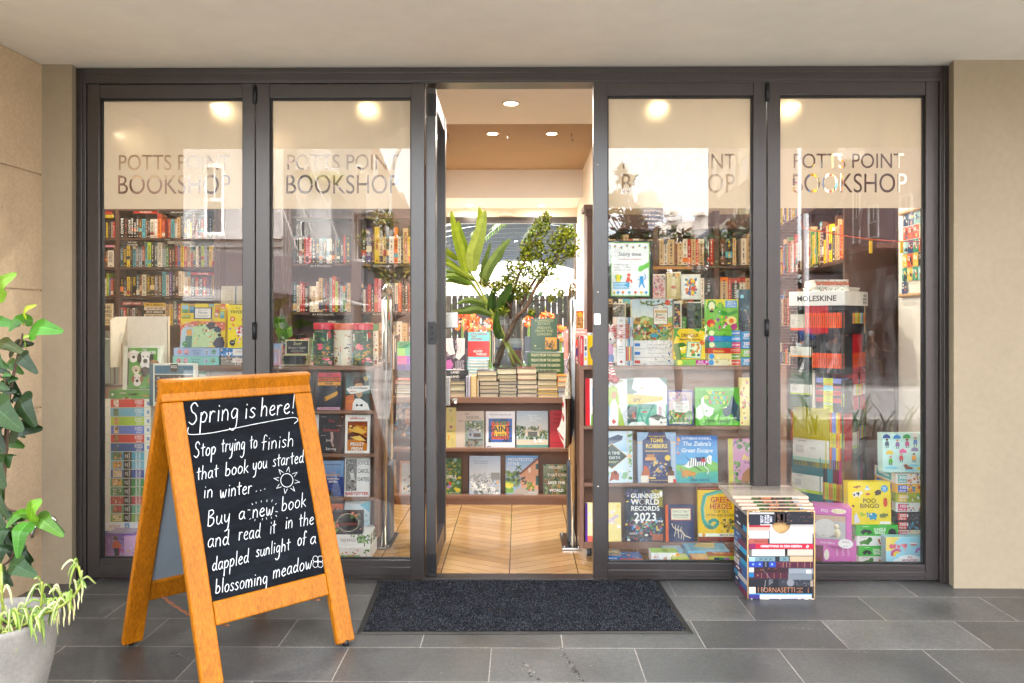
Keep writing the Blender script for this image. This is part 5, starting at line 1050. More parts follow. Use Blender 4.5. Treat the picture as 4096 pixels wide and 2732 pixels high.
for i,(y0,y1,c,c2,c3,cc)in enumerate(((1100,1158,'76bc3c','3f9a3a','2f86c8','lime'),(1160,1220,'2f86c0','1f5a94','4aa0d8','blue'),(1222,1284,'2f9a90','d85a9a','c8307a','teal'),(1286,1342,'d84a30','e8702c','c83a2a','red'),(1344,1404,'f0dc8a','e8c84a','5a9a3a','yellow'),(1406,1470,'eadfb4','c8a86a','c8402c','cream'))):
 sp=[('S',.0,0,.7,1,12,.045,[c,c2,c]),('C',.1,.5,.085,'e8f0b0' if i in(0,2,3)else '4a9ad8' if i>3 else 'd83a8a'),('R',.72,.06,1,.94,c3),('T','BOOK & 3 JIGSAWS',.85,.5,.26,'f0eee4','c',True,.24)]
 if i==3:sp=[('R',.0,.1,1,.9,'c83a2a'),('T','Dinosaurs',.32,.58,.42,'f2d84a','c',True,.34),('R',.7,.2,.97,.3,'e8b8a0'),('R',.7,.5,.97,.6,'e8b8a0')]
 b9(1395+rnd.uniform(-4,8),y0,1732,y1,.38,.2,c,sp,f'{cc} boxed book and jigsaw in the stack under the caterpillar box',group='boxed jigsaws under the caterpillar box')
b9(1715,672,2000,1113,.4,.06,'143a4c',[('G',0,0,1,1,'17546a','122a34'),('R',.4,.18,.9,.38,'8ab0b0'),('S',.4,.19,.9,.37,12,.02,['143a4c','dfe4d0']),('C',.12,.17,.07,'8ad8e8'),('S',0,.4,1,.98,90,.03,['3a9a9a','2a7a5a','c85a4a','e0b04a','24606a','1a4a50','4ac0c0']),('P',[(.3,.38),(.5,.3),(1,.34),(1,.44)],'1f4a50')],'dark teal jigsaw box of a night garden beside the door stile',lean=1)
for i,(y0,y1,c)in enumerate(((1117,1203,'2f9ad0'),(1207,1293,'2a90c8'),(1297,1381,'8ac83a'),(1385,1470,'3a9ac0'))):
 b9(1736,y0,1990,y1,.38,.2,c,[('T','30',.2,.42,.42,'f0f4f4','c',True,.3),('T','PIECES',.2,.8,.16,'f0f4f4','c',True,.3),('E',.33,.36,.05,.2,'d8b0c0'),('S',.4,.05,1,.95,24,.05,['e06a8a','f0d04a','4ab06a','2a6aa8'])],f'{["upper blue", "second blue", "lime", "lowest blue"][i]} thirty-piece jigsaw box beside the door stile',group='thirty-piece jigsaw boxes')
def card(x0,y0,x1,y1,Y,base,spec,label,n=5):
 a,b,z0,z1=rect(*Z9(x0,y0),*Z9(x1,y1),Y)
 t=thing('greeting_card',label,'greeting card',((a+b)/2,Y,z0),(RAD(-3),0,0),'greeting cards in clear sleeves')
 w,h=b-a,z1-z0;m=MB();m.box(-w/2,w/2,0,.002,0,h,base);Face(m,(-w/2,0,h),(1,0,0),(0,0,-1),w,h).draw(spec);m.build('card_front','print_gloss',t)
 m=MB()
 for i in range(n):q=.006+i*.007;m.box(-w/2+q*.25,w/2+q*.35,q,q+.004,0,h+q*.3,rnd.choice(['e4dccc','d8ccb4','ece6da']))
 m.build('cards_behind','paper',t)
card(803,524,943,770,.62,'c8a8a0',[('S',.0,0,1,1,60,.12,['a84a5a','8a3a44','c87a84','6a6a4a','b85a50'])],'greeting card printed all over with red blooms')
card(960,500,1103,772,.62,'c8b47a',[('G',0,0,1,1,'d0bc80','b8a468'),('S',.1,0,.9,.25,12,.1,['d8902a','e8b04a','5a4a2a']),('P',[(.4,.2),(.6,.2),(.68,.9),(.34,.9)],'d8c498'),('C',.5,.18,.09,'e4d4b8'),('E',.52,.55,.2,.06,'b0442c'),('P',[(.38,.18),(.5,.07),(.64,.18),(.5,.13)],'24201c')],'greeting card of a woman in a pale dress')
card(1112,525,1310,776,.60,'e6e2dc',[('S',.2,.12,.85,.85,46,.12,['2a7ab0','3f9a8a','c83a34','e8c02a','6a3a7a','1f5a94','e0702c'])],'white greeting card with a bright abstract landscape')
card(395,830,520,965,.6,'6a6660',[('S',0,0,1,1,40,.1,['3a3838','b8b4ac','5a4a5a','8a8680'])],'grey patterned greeting card above the thin picture books')
card(1034,808,1110,1078,.56,'d8d4cc',[('R',.05,.05,.9,.97,'2a2a30'),('S',.05,.05,.9,.97,22,.2,['3f8a9a','c83a50','e8b04a','6a8a3a','d87a9a'])],'narrow dark greeting card with bright dots')
card(1180,815,1325,1080,.56,'3a4050',[('S',0,0,1,1,60,.1,['2a3040','4a5a70','6a5a54','1f2430','5a4a48'])],'dark blue textured greeting card')
t=thing('card_spinner','brown card spinner frame holding the greeting cards','card rack',P(*Z9(1010,1080),.68))
m=MB();a,b,z0,z1=rect(*Z9(790,462),*Z9(1225,432),.68);o=t.location
m.box(a-o.x,b-o.x,0,.03,z0-o.z,z1-o.z,'a8702c');m.build('top_rail','plain',t)
m=MB();m.tube([(0,.06,-.4),(0,.06,z1-o.z)],.015,'8a8a88');m.build('pole','steel',t)
for y in(772,1080):a,b,z0,z1=rect(*Z9(795,y+8),*Z9(1320,y),.66);m=MB();m.box(a-o.x,b-o.x,-.06,.06,z0-o.z,z1-o.z,'b8b4ac');m.build('tray','acrylic',t)
a,b,z0,z1=rect(1396,686,1499,552,.03)
t=thing('poster','framed poster about story time hung inside the glass right of the doorway','poster',((a+b)/2,.03,z0))
w,h=b-a,z1-z0
m=MB();m.box(-w/2,w/2,.002,.012,0,h,'14171a');m.build('backing','print_gloss',t)
x0,x1,y0,y1=.065,.925,.035,.955
m=MB();f=Face(m,(-w/2+x0*w,.001,h*(1-y0)),(1,0,0),(0,0,-1),w*(x1-x0),h*(y1-y0));f.k=0
f.R(0,0,1,1,'7ac04a');f.R(.02,.014,.98,.986,'eeeeec')
for u,v in((.1,.07),(.26,.095),(.41,.06),(.57,.09),(.73,.06),(.88,.095)):
 f.draw([('C',u-.015,v,.022,'e8b02a'),('C',u+.018,v-.01,.022,'4a9ad8'),('C',u+.01,v+.014,.02,'5ab04a'),('C',u,v,.012,'d8502c')])
f.draw([('T','Story time',.49,.215,.068,'55555a','c',False,.82),('T','at the Potts Point Bookshop',.49,.31,.026,'c8604a','c',False,.84),('T','Friday mornings',.08,.41,.028,'8a8a8a','l',False,.46),('T','from 11 - 11.30am',.08,.46,.028,'8a8a8a','l',False,.5),('T','(during school terms)',.08,.508,.024,'8a8a8a','l',False,.5),('P',[(.98,.36),(.98,.46),(.86,.5),(.78,.54),(.72,.54),(.7,.5),(.74,.44),(.84,.42)],'6ac04a'),('E',.19,.64,.07,.05,'e8d02a'),('P',[(.1,.62),(.14,.6),(.15,.68),(.12,.68)],'6ac04a'),('P',[(.24,.61),(.28,.62),(.27,.68),(.23,.68)],'6ac04a'),('R',.13,.68,.25,.73,'e8d02a'),('C',.46,.605,.045,'e0583a'),('P',[(.42,.64),(.49,.65),(.5,.7),(.44,.76),(.38,.74)],'e0583a'),('P',[(.46,.7),(.54,.69),(.55,.75),(.52,.75),(.5,.72)],'e0583a'),('C',.79,.66,.05,'2f9ad8'),('P',[(.76,.69),(.84,.69),(.84,.77),(.74,.77)],'2f9ad8'),('P',[(.74,.77),(.78,.77),(.75,.84),(.71,.84)],'2f9ad8'),('P',[(.8,.77),(.84,.77),(.89,.84),(.85,.84)],'2f9ad8'),('L',[(.84,.7),(.9,.66),(.87,.58)],.02,'2f9ad8'),('L',[(.76,.7),(.69,.69)],.02,'2f9ad8'),('R',.065,.74,.47,.865,'2f9ac8'),('R',.08,.755,.4,.768,'dfeef4'),('R',.08,.785,.35,.797,'dfeef4'),('R',.08,.812,.4,.825,'dfeef4'),('R',.08,.84,.46,.853,'dfeef4')])
for u,c in((.08,'e8c02a'),(.18,'2f9ad8'),(.31,'d86a3a'),(.47,'4ab0d8'),(.63,'d8502c'),(.78,'e8c02a'),(.91,'2f9ad8')):
 f.draw([('C',u,.93,.035,c),('R',u-.008,.945,u+.008,.98,'5ab04a')])
m.build('sheet','print',t)
p=P(1403,838,.40);t=thing('soft_toy','soft toy rabbit with pink ears and red striped legs over the cart edge','soft toy',p)
def q9(x,y,Y=.40):return P(*Z9(x,y),Y)-p
m=MB();m.ball(q9(355,1400),(.045,.035,.05),'8a9ac8');m.ball(q9(345,1320),(.04,.035,.045),'d8a8c8');m.build('body','cloth',t)
m=MB();m.ball(q9(372,1185),(.042,.036,.04),'e6e0d8');m.ball(q9(372,1195,.365),(.006,.004,.005),'3a2a2a',n=6);m.build('head','cloth',t)
for x,r in((402,1),(352,.8)):
 m=MB();m.ball(q9(x,1118),(.022*r,.01,.048),'e6dcd4');m.ball(q9(x,1118,.392),(.013*r,.006,.036),'d8a0a4');m.build('ear','cloth',t)
m=MB();m.tube([q9(395,1280),q9(408,1380),q9(415,1440)],[.02,.026,.03],'e2ddd4',n=10);m.build('arm','cloth',t)
for(xa,ya),(xb,yb_)in(((345,1440),(350,1575)),((368,1440),(408,1590))):
 m=MB();A,B=q9(xa,ya,.375),q9(xb,yb_,.335)
 for k in range(10):m.tube([A.lerp(B,k/10),A.lerp(B,(k+1)/10)],.014,'b83044' if k%2 else 'e8e2da',n=10,cap=False)
 m.build('leg','cloth',t)
 m=MB();m.ball(B+V((.004,-.015,-.014)),(.026,.034,.022),'b02838');m.build('shoe','cloth',t)
def bb(x0,y0,x1,y1,Y,dep,base,spec,label,**k):
 a,b,z0,z1=rect(*Zb(x0,y0),*Zb(x1,y1),Y)
 h=max(.02,z1-max(z0,0.002));m=MB();w=b-a
 m.box(-w/2,w/2,0,dep,0,h,base,0,{'T':k.get('top')or base});Face(m,(-w/2,0,h),(1,0,0),(0,0,-1),w,h).draw(spec)
 if k.get('ts'):Face(m,(-w/2,dep,h),(1,0,0),(0,-1,0),w,dep).draw(k['ts'])
 m.build('game_box','print_gloss',loc=((a+b)/2,Y,max(z0,.002)),label=label,cat='game box',group='small boxes on the floor before the right cart')
FLZ=['3a6ab0','d8903a','24407a','8a3a4a','6ab0c8']
bb(240,764,440,830,.14,.13,'1f6ac0',[('T','ADVENTURE',.5,.3,.2,'dfe8f0','c',True,.8)],'blue card box with gold title at the left of the floor row',top='24305a',ts=[('S',.05,.05,.95,.95,16,.08,FLZ),('T','SPACE',.5,.4,.2,'e0b84a','c',True,.8)])
bb(424,786,640,830,.12,.12,'d85a4a',[('R',.1,.3,.9,.6,'e8a08a')],'red-edged card box beside the blue one on the floor',top='3a5a9a',ts=[('S',.05,.05,.95,.95,18,.08,FLZ)])
bb(720,732,976,830,.13,.09,'ecebe6',[('T','world of',.2,.15,.12,'5a8a4a','c',False,.2),('T','ERIC',.18,.4,.2,'c83a34','c',True,.2),('T','CARLE',.19,.7,.2,'4a9ad8','c',True,.24),('C',.95,.2,.07,'e8962a'),('E',.78,.5,.07,.3,'d8a88a'),('R',.44,.4,.58,.75,'d0a090')],'white baby toy box with a lime top',top='a8d048',ts=[('R',.45,.2,.65,.8,'8ab03a')])
bb(835,702,1015,820,.26,.08,'9ac8e0',[('S',.05,.05,.95,.95,26,.06,['e8eef0','5a9ac8','d8e4ea','b0b0a0'])],'pale blue patterned box behind the baby toy',top='bcd8e4')
bb(1062,716,1456,830,.2,.2,'74bce0',[('R',.97,0,1,1,'5aa0c8')],'large sky-blue flat box on the floor before the cart',top='9ad0e8',ts=[('R',.1,.1,.9,.9,'8ac4dc'),('P',[(.2,.6),(.4,.2),(.8,.2),(.7,.7)],'e8d890')])
bb(918,782,1073,830,.09,.08,'cfd84a',[('T','Buzz',.45,.4,.5,'4a8a3a','c',True,.5)],'small lime book lettered in green on the floor',top='dfe47a')
bb(1105,780,1262,830,.09,.08,'f0b070',[('T','Hop',.25,.4,.5,'d8602a','c',True,.4)],'small apricot book lettered in orange on the floor',top='f2c48a')
bb(1262,764,1500,830,.12,.13,'b0b83a',[('R',0,.2,.2,.6,'e8d84a'),('R',.2,.2,.4,.6,'24305a'),('R',.4,.2,.6,.6,'3a8a3a'),('R',.6,.2,.8,.6,'a868b0'),('R',0,.6,1,1,'8ac0c0')],'rainbow-edged box with a rusty orange lid on the floor',top='c8502a',ts=[('R',.02,.02,.98,.98,'c8502a'),('T','FIND MY BEHIND',.5,.5,.3,'e8c8b0','c',True,.5),('S',.05,.2,.3,.8,6,.06,['6a2a1a']),('S',.72,.2,.95,.8,6,.06,['6a2a1a'])])
Zc=lambda x,y:(975.7+x*.2562,459.2+y*.2562)
def cc(x0,y0,x1,y1,Y,dep,base,spec,label,**k):return gbox((*Zc(x0,y0),*Zc(x1,y1)),Y,dep,base,spec,label,name='book',cat='book',**k)
cc(1392,1217,1422,1482,.38,.2,'c83a40',[('R',.2,.1,.5,.6,'e8a8a0')],'red book spine at the left end of the right cart top')
cc(1424,1215,1456,1482,.375,.2,'dcd6cc',[('R',.3,.1,.7,.3,'b0a090'),('R',.2,.36,.8,.5,'4a4a50'),('R',.2,.56,.8,.68,'8ab0d8'),('E',.5,.78,.34,.06,'e8c02a')],'white book spine with small pictures at the cart left end')
cover((*Zc(1457,1190),*Zc(1620,1478)),.40,'f0cc1c',[('R',0,0,1,.08,'eeece6'),('T','FAITH',.3,.045,.05,K,'c',True,.4),('P',[(.1,.5),(.3,.4),(.45,.6),(.35,.9),(.2,.8)],'6a6a70')],'yellow book with a white top strip behind the doorway stile',lean=2)
# ========= NOTEBOOK STAND AND THE BOXES ROUND IT
Z8=lambda x,y:(1767.8+x*.2562,631.3+y*.2562)
Zd=lambda x,y:(1767.8+x*.2562,947.1+y*.2562)
yc=.5
C0=P(1939,700,yc);C0.z=0
eL,eR=V((-.727,.687,0)),V((.687,.727,0))
WL,WR=.335,.375
zc=lambda y:P(1939,y,yc).z
def zq(f,x,y):
 e,nrm=((eL,V((-.687,-.727,0))),(eR,V((.727,-.687,0))))[f]
 p=PL(x,y,C0,nrm);return(p-C0).dot(e)/(WL,WR)[f],p.z
t=thing('notebook_stand','clear rotating stand of notebooks with a white lettered header','notebook stand',C0)
TZ=[zc(767),zc(858),zc(949),zc(1080),zc(1163)]
hz0,hz1=zc(701),zc(667)
def prism(mb,e0,e1,z0,z1,col,ins=0):
 o=eL*ins+eR*ins+V((0,0,z0));mb.obox(o,eR*(WR-2*ins),eL*(WL-2*ins),(0,0,z1-z0),col)
m=MB();prism(m,0,0,hz0,hz1,'eceae6',-.004)
fl=Face(m,eL*(WL+.004)-eR*.004+V((0,0,hz1)),-eL,(0,0,-1),WL+.008,hz1-hz0);fl.T('MOLESKINE',.5,.5,.36,'2a2a2c','c',True,.78)
fr_=Face(m,-eR*.004-eL*.004+V((0,0,hz1)),eR,(0,0,-1),WR+.008,hz1-hz0)
for i in range(3):
 for j in range(3):
  if i+j:fr_.R(.78+i*.055,.2+j*.24,.815+i*.055,.36+j*.24,'3a3a3c')
fr_.T('M',.797,.28,.16,'3a3a3c','c',False)
m.build('header','print',t,bevel=.002)
for z in TZ:m=MB();prism(m,0,0,z-.012,z-.004,'dfe4e4',-.006);m.build('shelf','acrylic',t)
m=MB()
for a in(.0,1):
 for b_ in(.0,1):o=eL*(WL*a)+eR*(WR*b_);m.obox(o+V((0,0,.12)),eR*.005*(1-2*b_),eL*.005*(1-2*a),(0,0,hz0-.12),'dfe4e4')
m.build('post','acrylic',t)
m=MB();prism(m,0,0,.12,TZ[4]-.0125,'3a3634',.05);m.tube([eL*WL/2+eR*WR/2,eL*WL/2+eR*WR/2+V((0,0,.12))],.14,'2a2826',n=20);m.build('base','plain',t)
m=MB();prism(m,0,0,TZ[4],hz0-.004,'5a5654',.15);m.build('core','plain',t)
GNB='notebooks in the rotating stand'
TN=['top','second','third','fourth','lowest']
cntn={}
def nbk(f,tier,u0,u1,h,col,band=None,bpos=(.4,.8),face=False,label=None,dep=.13,line=None):
 """one notebook on face f, from u0 to u1 across it"""
 e,o,n_,W=((-eL,eL*WL,V((-.687,-.727,0)),WL),(eR,V((0,0,0)),V((.727,-.687,0)),WR))[f]
 w=(u1-u0)*W-.0015
 z=TZ[tier]-.0035
 org=C0+o+e*(u0*W)-n_*.008+V((0,0,z))
 m=MB();d=.012 if face else dep
 m.obox((0,0,0),e*w,-n_*d,(0,0,h),col)
 fc=Face(m,V((0,0,h)),e,(0,0,-1),w,h)
 if band:
  fc.R(0,bpos[0],1,bpos[1],band)
  if face:
   if line:fc.R(0,bpos[1]-(bpos[1]-bpos[0])*.16,1,bpos[1],line)
   fc.R(.08,bpos[0]+.1*(bpos[1]-bpos[0])*3,.3,bpos[0]+.65*(bpos[1]-bpos[0]),'c4c4c0');fc.T('MOLESKINE',.26,bpos[0]+.1*(bpos[1]-bpos[0]),.016,'4a4a48','c',True,.36)
   if line and tier in(0,3):fc.T('2023',.55,bpos[0]+.4*(bpos[1]-bpos[0]),.035,'5a5a58','c',False)
   fc.R(.9,0,.93,1,'2a2a2c' if tier<3 else col)
  else:fc.R(.4,bpos[0]+.1,.6,bpos[1]-.06,'6a4a3a');
 k=(f,tier,face);cntn[k]=cntn.get(k,0)+1
 sd_=('left','right')[f]
 nm=label or f'{ORD[cntn[k] - 1]} upright notebook on the {sd_} face of the {TN[tier]} stand tier'
 return m.build('notebook','print_gloss',loc=org,label=nm,cat='notebook',group=GNB)
def many(f,tier,u0,u1,cols,h,bands=None,bpos=(.4,.8)):
 n=len(cols);w=(u1-u0)/n
 for i,c in enumerate(cols):
  nbk(f,tier,u0+i*w,u0+(i+1)*w-.003,h*rnd.uniform(.985,1.0),PAL.get(c,c),bands[i%len(bands)]if bands else None,bpos)
U=lambda x:(x-203)/465.0
V2=lambda x:(x-668)/242.0
RD,OR,BKc='c82632','f2572a','2a2c32'
nbk(0,0,.0,U(330),.185,'202124','dcd9cc',(.34,.88),True,'black diary facing out with a cream band, top left of the stand',line='f05a2c')
many(0,0,U(332),.995,[RD]*6+[BKc]*4,.2,[OR],(.34,.8))
nbk(1,0,.02,V2(733),.185,'2e2a2a','dcd6c8',(.34,.88),True,'dark diary with a cream band on the right top of the stand',line='e8603a')
many(1,0,V2(738),.99,[BKc]*11+['c8a86a'],.195,['e8e6dc','4ab0e0','f0a02a','f0902a','e8e04a','e8e04a','f0a02a','b0d83a'],(.32,.66))
nbk(0,1,.0,U(388),.245,'1b1c1f','dcd9cc',(.36,.62),True,'large black notebook facing out on the second stand tier',line='f09a2a')
many(0,1,U(397),.995,[BKc]*9,.245,[OR],(.5,.87))
nbk(1,1,.02,V2(765),.24,'4a3a34','dcd6c8',(.5,.88),True,'brownish diary with a cream band on the right of the second tier',line='e8603a')
many(1,1,V2(768),.99,[RD]*6+[BKc]*2,.245,[OR],(.5,.87))
nbk(0,2,.0,U(393),.255,'2c5a3c','dfe0d4',(.37,.62),True,'green notebook facing out on the third stand tier',line='c8e02a')
many(0,2,U(396),U(420),['e4dccc'],.25)
for i,(c,b_)in enumerate(zip(['23303f','23303f','23303f','23303f','b52a34','b52a34','23303f','b52a34','b52a34','23303f','b52a34','23303f','8a94d8','8a94d8'],['d8e02a','d8e02a','d8e02a','c8e0b0','d8e02a','d8d84a','d8e02a','e8c03a','c8e02a','6ac8e0','6ac0e0','e8c03a','d8e02a','d8e02a'])):
 w=(U(635)-U(425))*WL;z=TZ[2]-.0035+i*.0148;org=C0+eL*WL-eL*(U(425)*WL)+V((.687,.727,0))*.01+V((0,0,z))
 m=MB();m.obox((0,0,0),-eL*w,V((.687,.727,0))*.12,(0,0,.0142),c)
 fc=Face(m,V((0,0,.0142)),-eL,(0,0,-1),w,.0142);fc.R(.3,0,.68,1,b_);fc.R(.42,.4,.58,.6,'6a6a4a')
 m.build('notebook','print_gloss',loc=org,label=f'{ORD[i]} from the bottom of the flat notebooks on the third stand tier',cat='notebook',group=GNB)
many(0,2,U(638),.995,[BKc,BKc],.2,['d8e02a'],(.4,.8))
nbk(1,2,.02,V2(770),.2,'2a2a2e','dfdccc',(.35,.85),True,'dark notebook with a cream and orange label, third tier right',line='f0a02a')
many(1,2,V2(772),.99,[RD,RD,RD,RD,BKc,RD,RD,RD,RD],.255,['e8e6e0','e8e6e0','e8e04a','b8d83a','f0902a','e8e04a','f0a02a'],(.36,.63))
nbk(0,3,.05,U(540),.36,'c0b422','e2e2d8',(.54,.92),True,'large mustard diary facing out on the fourth stand tier',line='a8ccb4')
many(0,3,U(543),.995,['e8822a','8a98dc','8a98dc','f0d84a','f0a02a',RD,RD],.345,['f0e04a','e0e02a','e0e02a','f08a2a','f0a02a','d8e02a'],(.36,.62))
nbk(1,3,.02,V2(832),.35,'2c5a3a','e0e0d0',(.4,.68),True,'dark green notebook facing out on the right of the fourth tier',line='b8dc2a')
many(1,3,V2(836),.99,[BKc]*7,.24,['f0822a','3aa0e0','b8dc2a','b8dc2a'],(.0,.32))
nbk(0,4,.03,U(487),.275,'24747a','e0e2d4',(.42,.82),True,'teal notebook facing out on the lowest stand tier',line='c0e02a')
many(0,4,U(489),.995,['3a3f48','3a3f48','2a8a94','2a8a94','2a8a94','7a1f30','7a1f30','7a1f30','c82a80','c82a80','a87a4a'],.27,['f09a2a','d0e02a','d0e02a','f08a2a'],(.52,.9))
nbk(1,4,.02,V2(825),.27,'9a7448',None,(.4,.8),True,'brown kraft notebook on the right of the lowest tier')
many(1,4,V2(828),.99,['2a8a94','2a8a94','8a2034','c02a80','3a3f48','3a3f48','2a6a4a'],.275)
cT=C0+eL*WL/2+eR*WR/2
for i in range(6):
 m=MB();w=.27 if i<2 else .2
 m.box(-w/2,w/2,-.1,.1,0,.011,'e4e2da',0,{'T':'c8b8a0','F':rnd.choice(['e6e2d8','d8d8d0','c86a4a'])});Face(m,(-w/2,-.1,.011),(1,0,0),(0,0,-1),w,.011).draw([('S',.02,.05,.98,.95,20,.02,['c84a34','8a8a84','4a8a5a','e0d8c8'])])
 m.build('magazine','print_gloss',loc=(cT.x-(.03 if i>1 else .0),cT.y-.04,hz1+.001+i*.0118),rot=(0,0,RAD(-43+rnd.uniform(-6,6)if i<2 else rnd.uniform(-8,0))),label=f'{ORD[i]} magazine from the bottom of the pile on the notebook stand',cat='magazine',group='magazines on top of the notebook stand')
def b8(x0,y0,x1,y1,Y,dep,base,spec,label,**k):return gbox((*Zd(x0,y0),*Zd(x1,y1)),Y,dep,base,spec,label,**k)
UM=lambda u,v,c:[('P',[(u-.085,v),(u-.07,v-.07),(u,v-.11),(u+.07,v-.07),(u+.085,v)],c)]
KID=lambda u,v,c,s='c89070':[('C',u,v+.03,.028,s),('P',[(u-.035,v+.07),(u+.035,v+.07),(u+.05,v+.18),(u-.05,v+.18)],c),('R',u-.03,v+.18,u-.012,v+.24,'2a3048'),('R',u+.012,v+.18,u+.03,v+.24,'2a3048')]
b8(1012,186,1420,536,.24,.06,'bfe4dc',[('S',0,0,1,1,50,.012,['a8d4d0','dcf0ea','8ac0c0'])]+KID(.1,.14,'24405a','6a4430')+UM(.09,.13,'24509a')+KID(.33,.16,'7a4a9a')+UM(.32,.14,'2f8ad0')+KID(.54,.14,'c8408a','8a5a40')+UM(.53,.13,'3aa85a')+KID(.72,.1,'4a78c8')+UM(.71,.08,'e8e4dc')+KID(.17,.58,'6ac03a')+UM(.15,.54,'f0c81e')+KID(.4,.5,'d02a34')+UM(.44,.5,'e0308a')+KID(.68,.5,'f0a01e','6a4430')+UM(.7,.46,'5a3a8a')+[('P',[(.44,.82),(.5,.78),(.56,.84),(.66,.88),(.64,.92),(.5,.92)],'8a4a24'),('E',.18,.88,.15,.035,'8ad0e0'),('E',.68,.82,.12,.03,'8ad0e0'),('E',.6,.95,.13,.03,'8ad0e0'),('C',.78,.9,.03,'f0c81e'),('R',.84,.1,1,.38,'c82a3a'),('T','BOOK',.92,.17,.05,'f0e8e4','c',True,.13),('T','JIGSAW',.92,.25,.05,'f0e8e4','c',True,.14),('T','COLOUR',.92,.33,.05,'f0c81e','c',True,.14)],'pale green jigsaw box of children with umbrellas in the rain',lean=2)
for i,(y0,y1,num,c,nc,cols,nm)in enumerate(((548,640,'300','e6e0d4','3aa8a8',['c8502c','3a8a5a','8a4a24','e0a03a','2a6a8a'],'white speckled'),(642,722,'100','e8b41e','2a62c8',['d0402a','3a7ab0','8a5a9a','e07a2a','2a8a6a'],'orange seaside'),(725,806,'300','a8b83a','e8c01e',['dfe4e8','4a5060','3a8a44','6ab04a'],'green mountain'),(808,890,'100','e6e6e2','d8206a',['c83a34','3a78d0','5aa84a'],'white and pink'),(893,970,'200','26262a','d83028',['3a3a40','1a1a1e','5a5a60'],'black and red'),(972,1052,'300','1c2026','d83028',['3aa0c0','2a7a90','4a5060'],'black blue-dotted'),(1054,1138,'100','ece4c4','d8206a',['9ac8d8','e0a8b8','c8b07a'],'cream'))):
 b8(1130,y0,1420,y1,.26,.26,c,[('S',.28,.02,1,.98,30,.045,cols),('R',.06,.12,.34,.92,nc),('T',num,.2,.38,.34,'f4f2ea','c',True,.26),('T','PIECES',.2,.76,.18,'f4f2ea','c',True,.24),('E',.35,.4,.03,.2,'e0d8e4')],f'{nm} boxed book and jigsaw in the stack beside the right stile',group='boxed jigsaws stacked beside the right stile',sidespec=[('R',.1,.15,.8,.85,nc),('T',"BOOK & JIGSAW",.45,.5,.2,'f4f2ea','c',True,.6)])
b8(706,624,1087,1003,.25,.06,'f2d81c',[('T','POO',.5,.445,.1,'5a4a1c','c',True,.36),('T','BINGO',.5,.565,.1,'5a4a1c','c',True,.54),('C',.86,.16,.085,'2a9ac8'),('T','BINGO',.86,.135,.022,'f0f4f4','c',True,.1),('T','FOR',.86,.165,.022,'f0f4f4','c',True,.1),('T','KIDS',.86,.195,.022,'f0f4f4','c',True,.1),('S',.12,.08,.3,.15,10,.03,['7a3a22','9a4a2c']),('E',.2,.29,.1,.06,'eceae4'),('C',.3,.26,.04,'eceae4'),('S',.12,.25,.28,.33,6,.03,['24201e']),('R',.13,.33,.15,.39,'eceae4'),('R',.26,.33,.28,.39,'eceae4'),('S',.58,.2,.78,.32,7,.06,['4a3a34','3a2c28']),('E',.45,.13,.03,.04,'8ab0d0'),('P',[(.38,.16),(.45,.14),(.53,.16),(.5,.19),(.4,.19)],'d8e0e4'),('E',.46,.29,.05,.025,'d84a4a'),('E',.87,.5,.05,.09,'d84a2a'),('C',.87,.42,.045,'d84a2a'),('E',.11,.57,.03,.03,'7a3a22'),('P',[(.13,.98),(.12,.82),(.18,.72),(.24,.86),(.26,.95)],'dfe4e8'),('E',.57,.8,.1,.08,'2a9ac0'),('L',[(.48,.76),(.43,.72),(.45,.84)],.02,'2a9ac0'),('R',.5,.84,.53,.9,'2a9ac0'),('R',.61,.84,.64,.9,'2a9ac0'),('C',.53,.76,.02,'f4f4ec'),('S',.24,.72,.4,.8,4,.05,['a8c83a','8ab02a']),('S',.72,.74,.94,.84,9,.05,['6a7a2c','8a8a3a']),('R',.73,.93,.98,.99,'ecebe4')],'yellow bingo game box with a brown title and small animals',name='game_box',cat='game box',lean=3)
for i,(x0,x1,y0,y1,c,tt,nm)in enumerate(((768,1148,1008,1105,'3fb83a',1,'upper green'),(775,1090,1106,1195,'ecebe6',0,'upper white'),(798,1090,1196,1288,'3fb83a',1,'lower green'),(798,1090,1290,1372,'ecebe6',0,'lowest white'))):
 sp=[('P',[(.1,.62),(.2,.4),(.34,.46),(.4,.7),(.3,.9),(.26,.66),(.16,.9)],'2a3430'),('P',[(.76,.95),(.78,.5),(.84,.3),(.93,.4),(.98,.95)],'1f2624'),('T','JUNGLE',.57,.4,.26,'f0f4e8','c',True,.28),('T','BINGO',.57,.7,.26,'f0f4e8','c',True,.24),('R',.16,.12,.32,.17,'c8e8b8')]if tt else[('P',[(.08,.6),(.24,.4),(.42,.3),(.4,.6),(.34,.92),(.2,.8),(.12,.92)],'4a8a34'),('C',.38,.36,.07,'3a7a2c'),('P',[(.6,.3),(.68,.36),(.66,.6),(.76,.7),(.7,.92),(.64,.7)],'d8602a'),('R',.1,.1,.28,.15,'b0b0a8')]
 b8(x0,y0,x1,y1,.24-.0*i,.2,c,sp,f'{nm} animal bingo box in the pile under the yellow one',name='game_box',cat='game box',group='animal bingo boxes',sidespec=[('S',.1,.1,.9,.9,10,.1,['8a5a3a','5a7a3a'])])
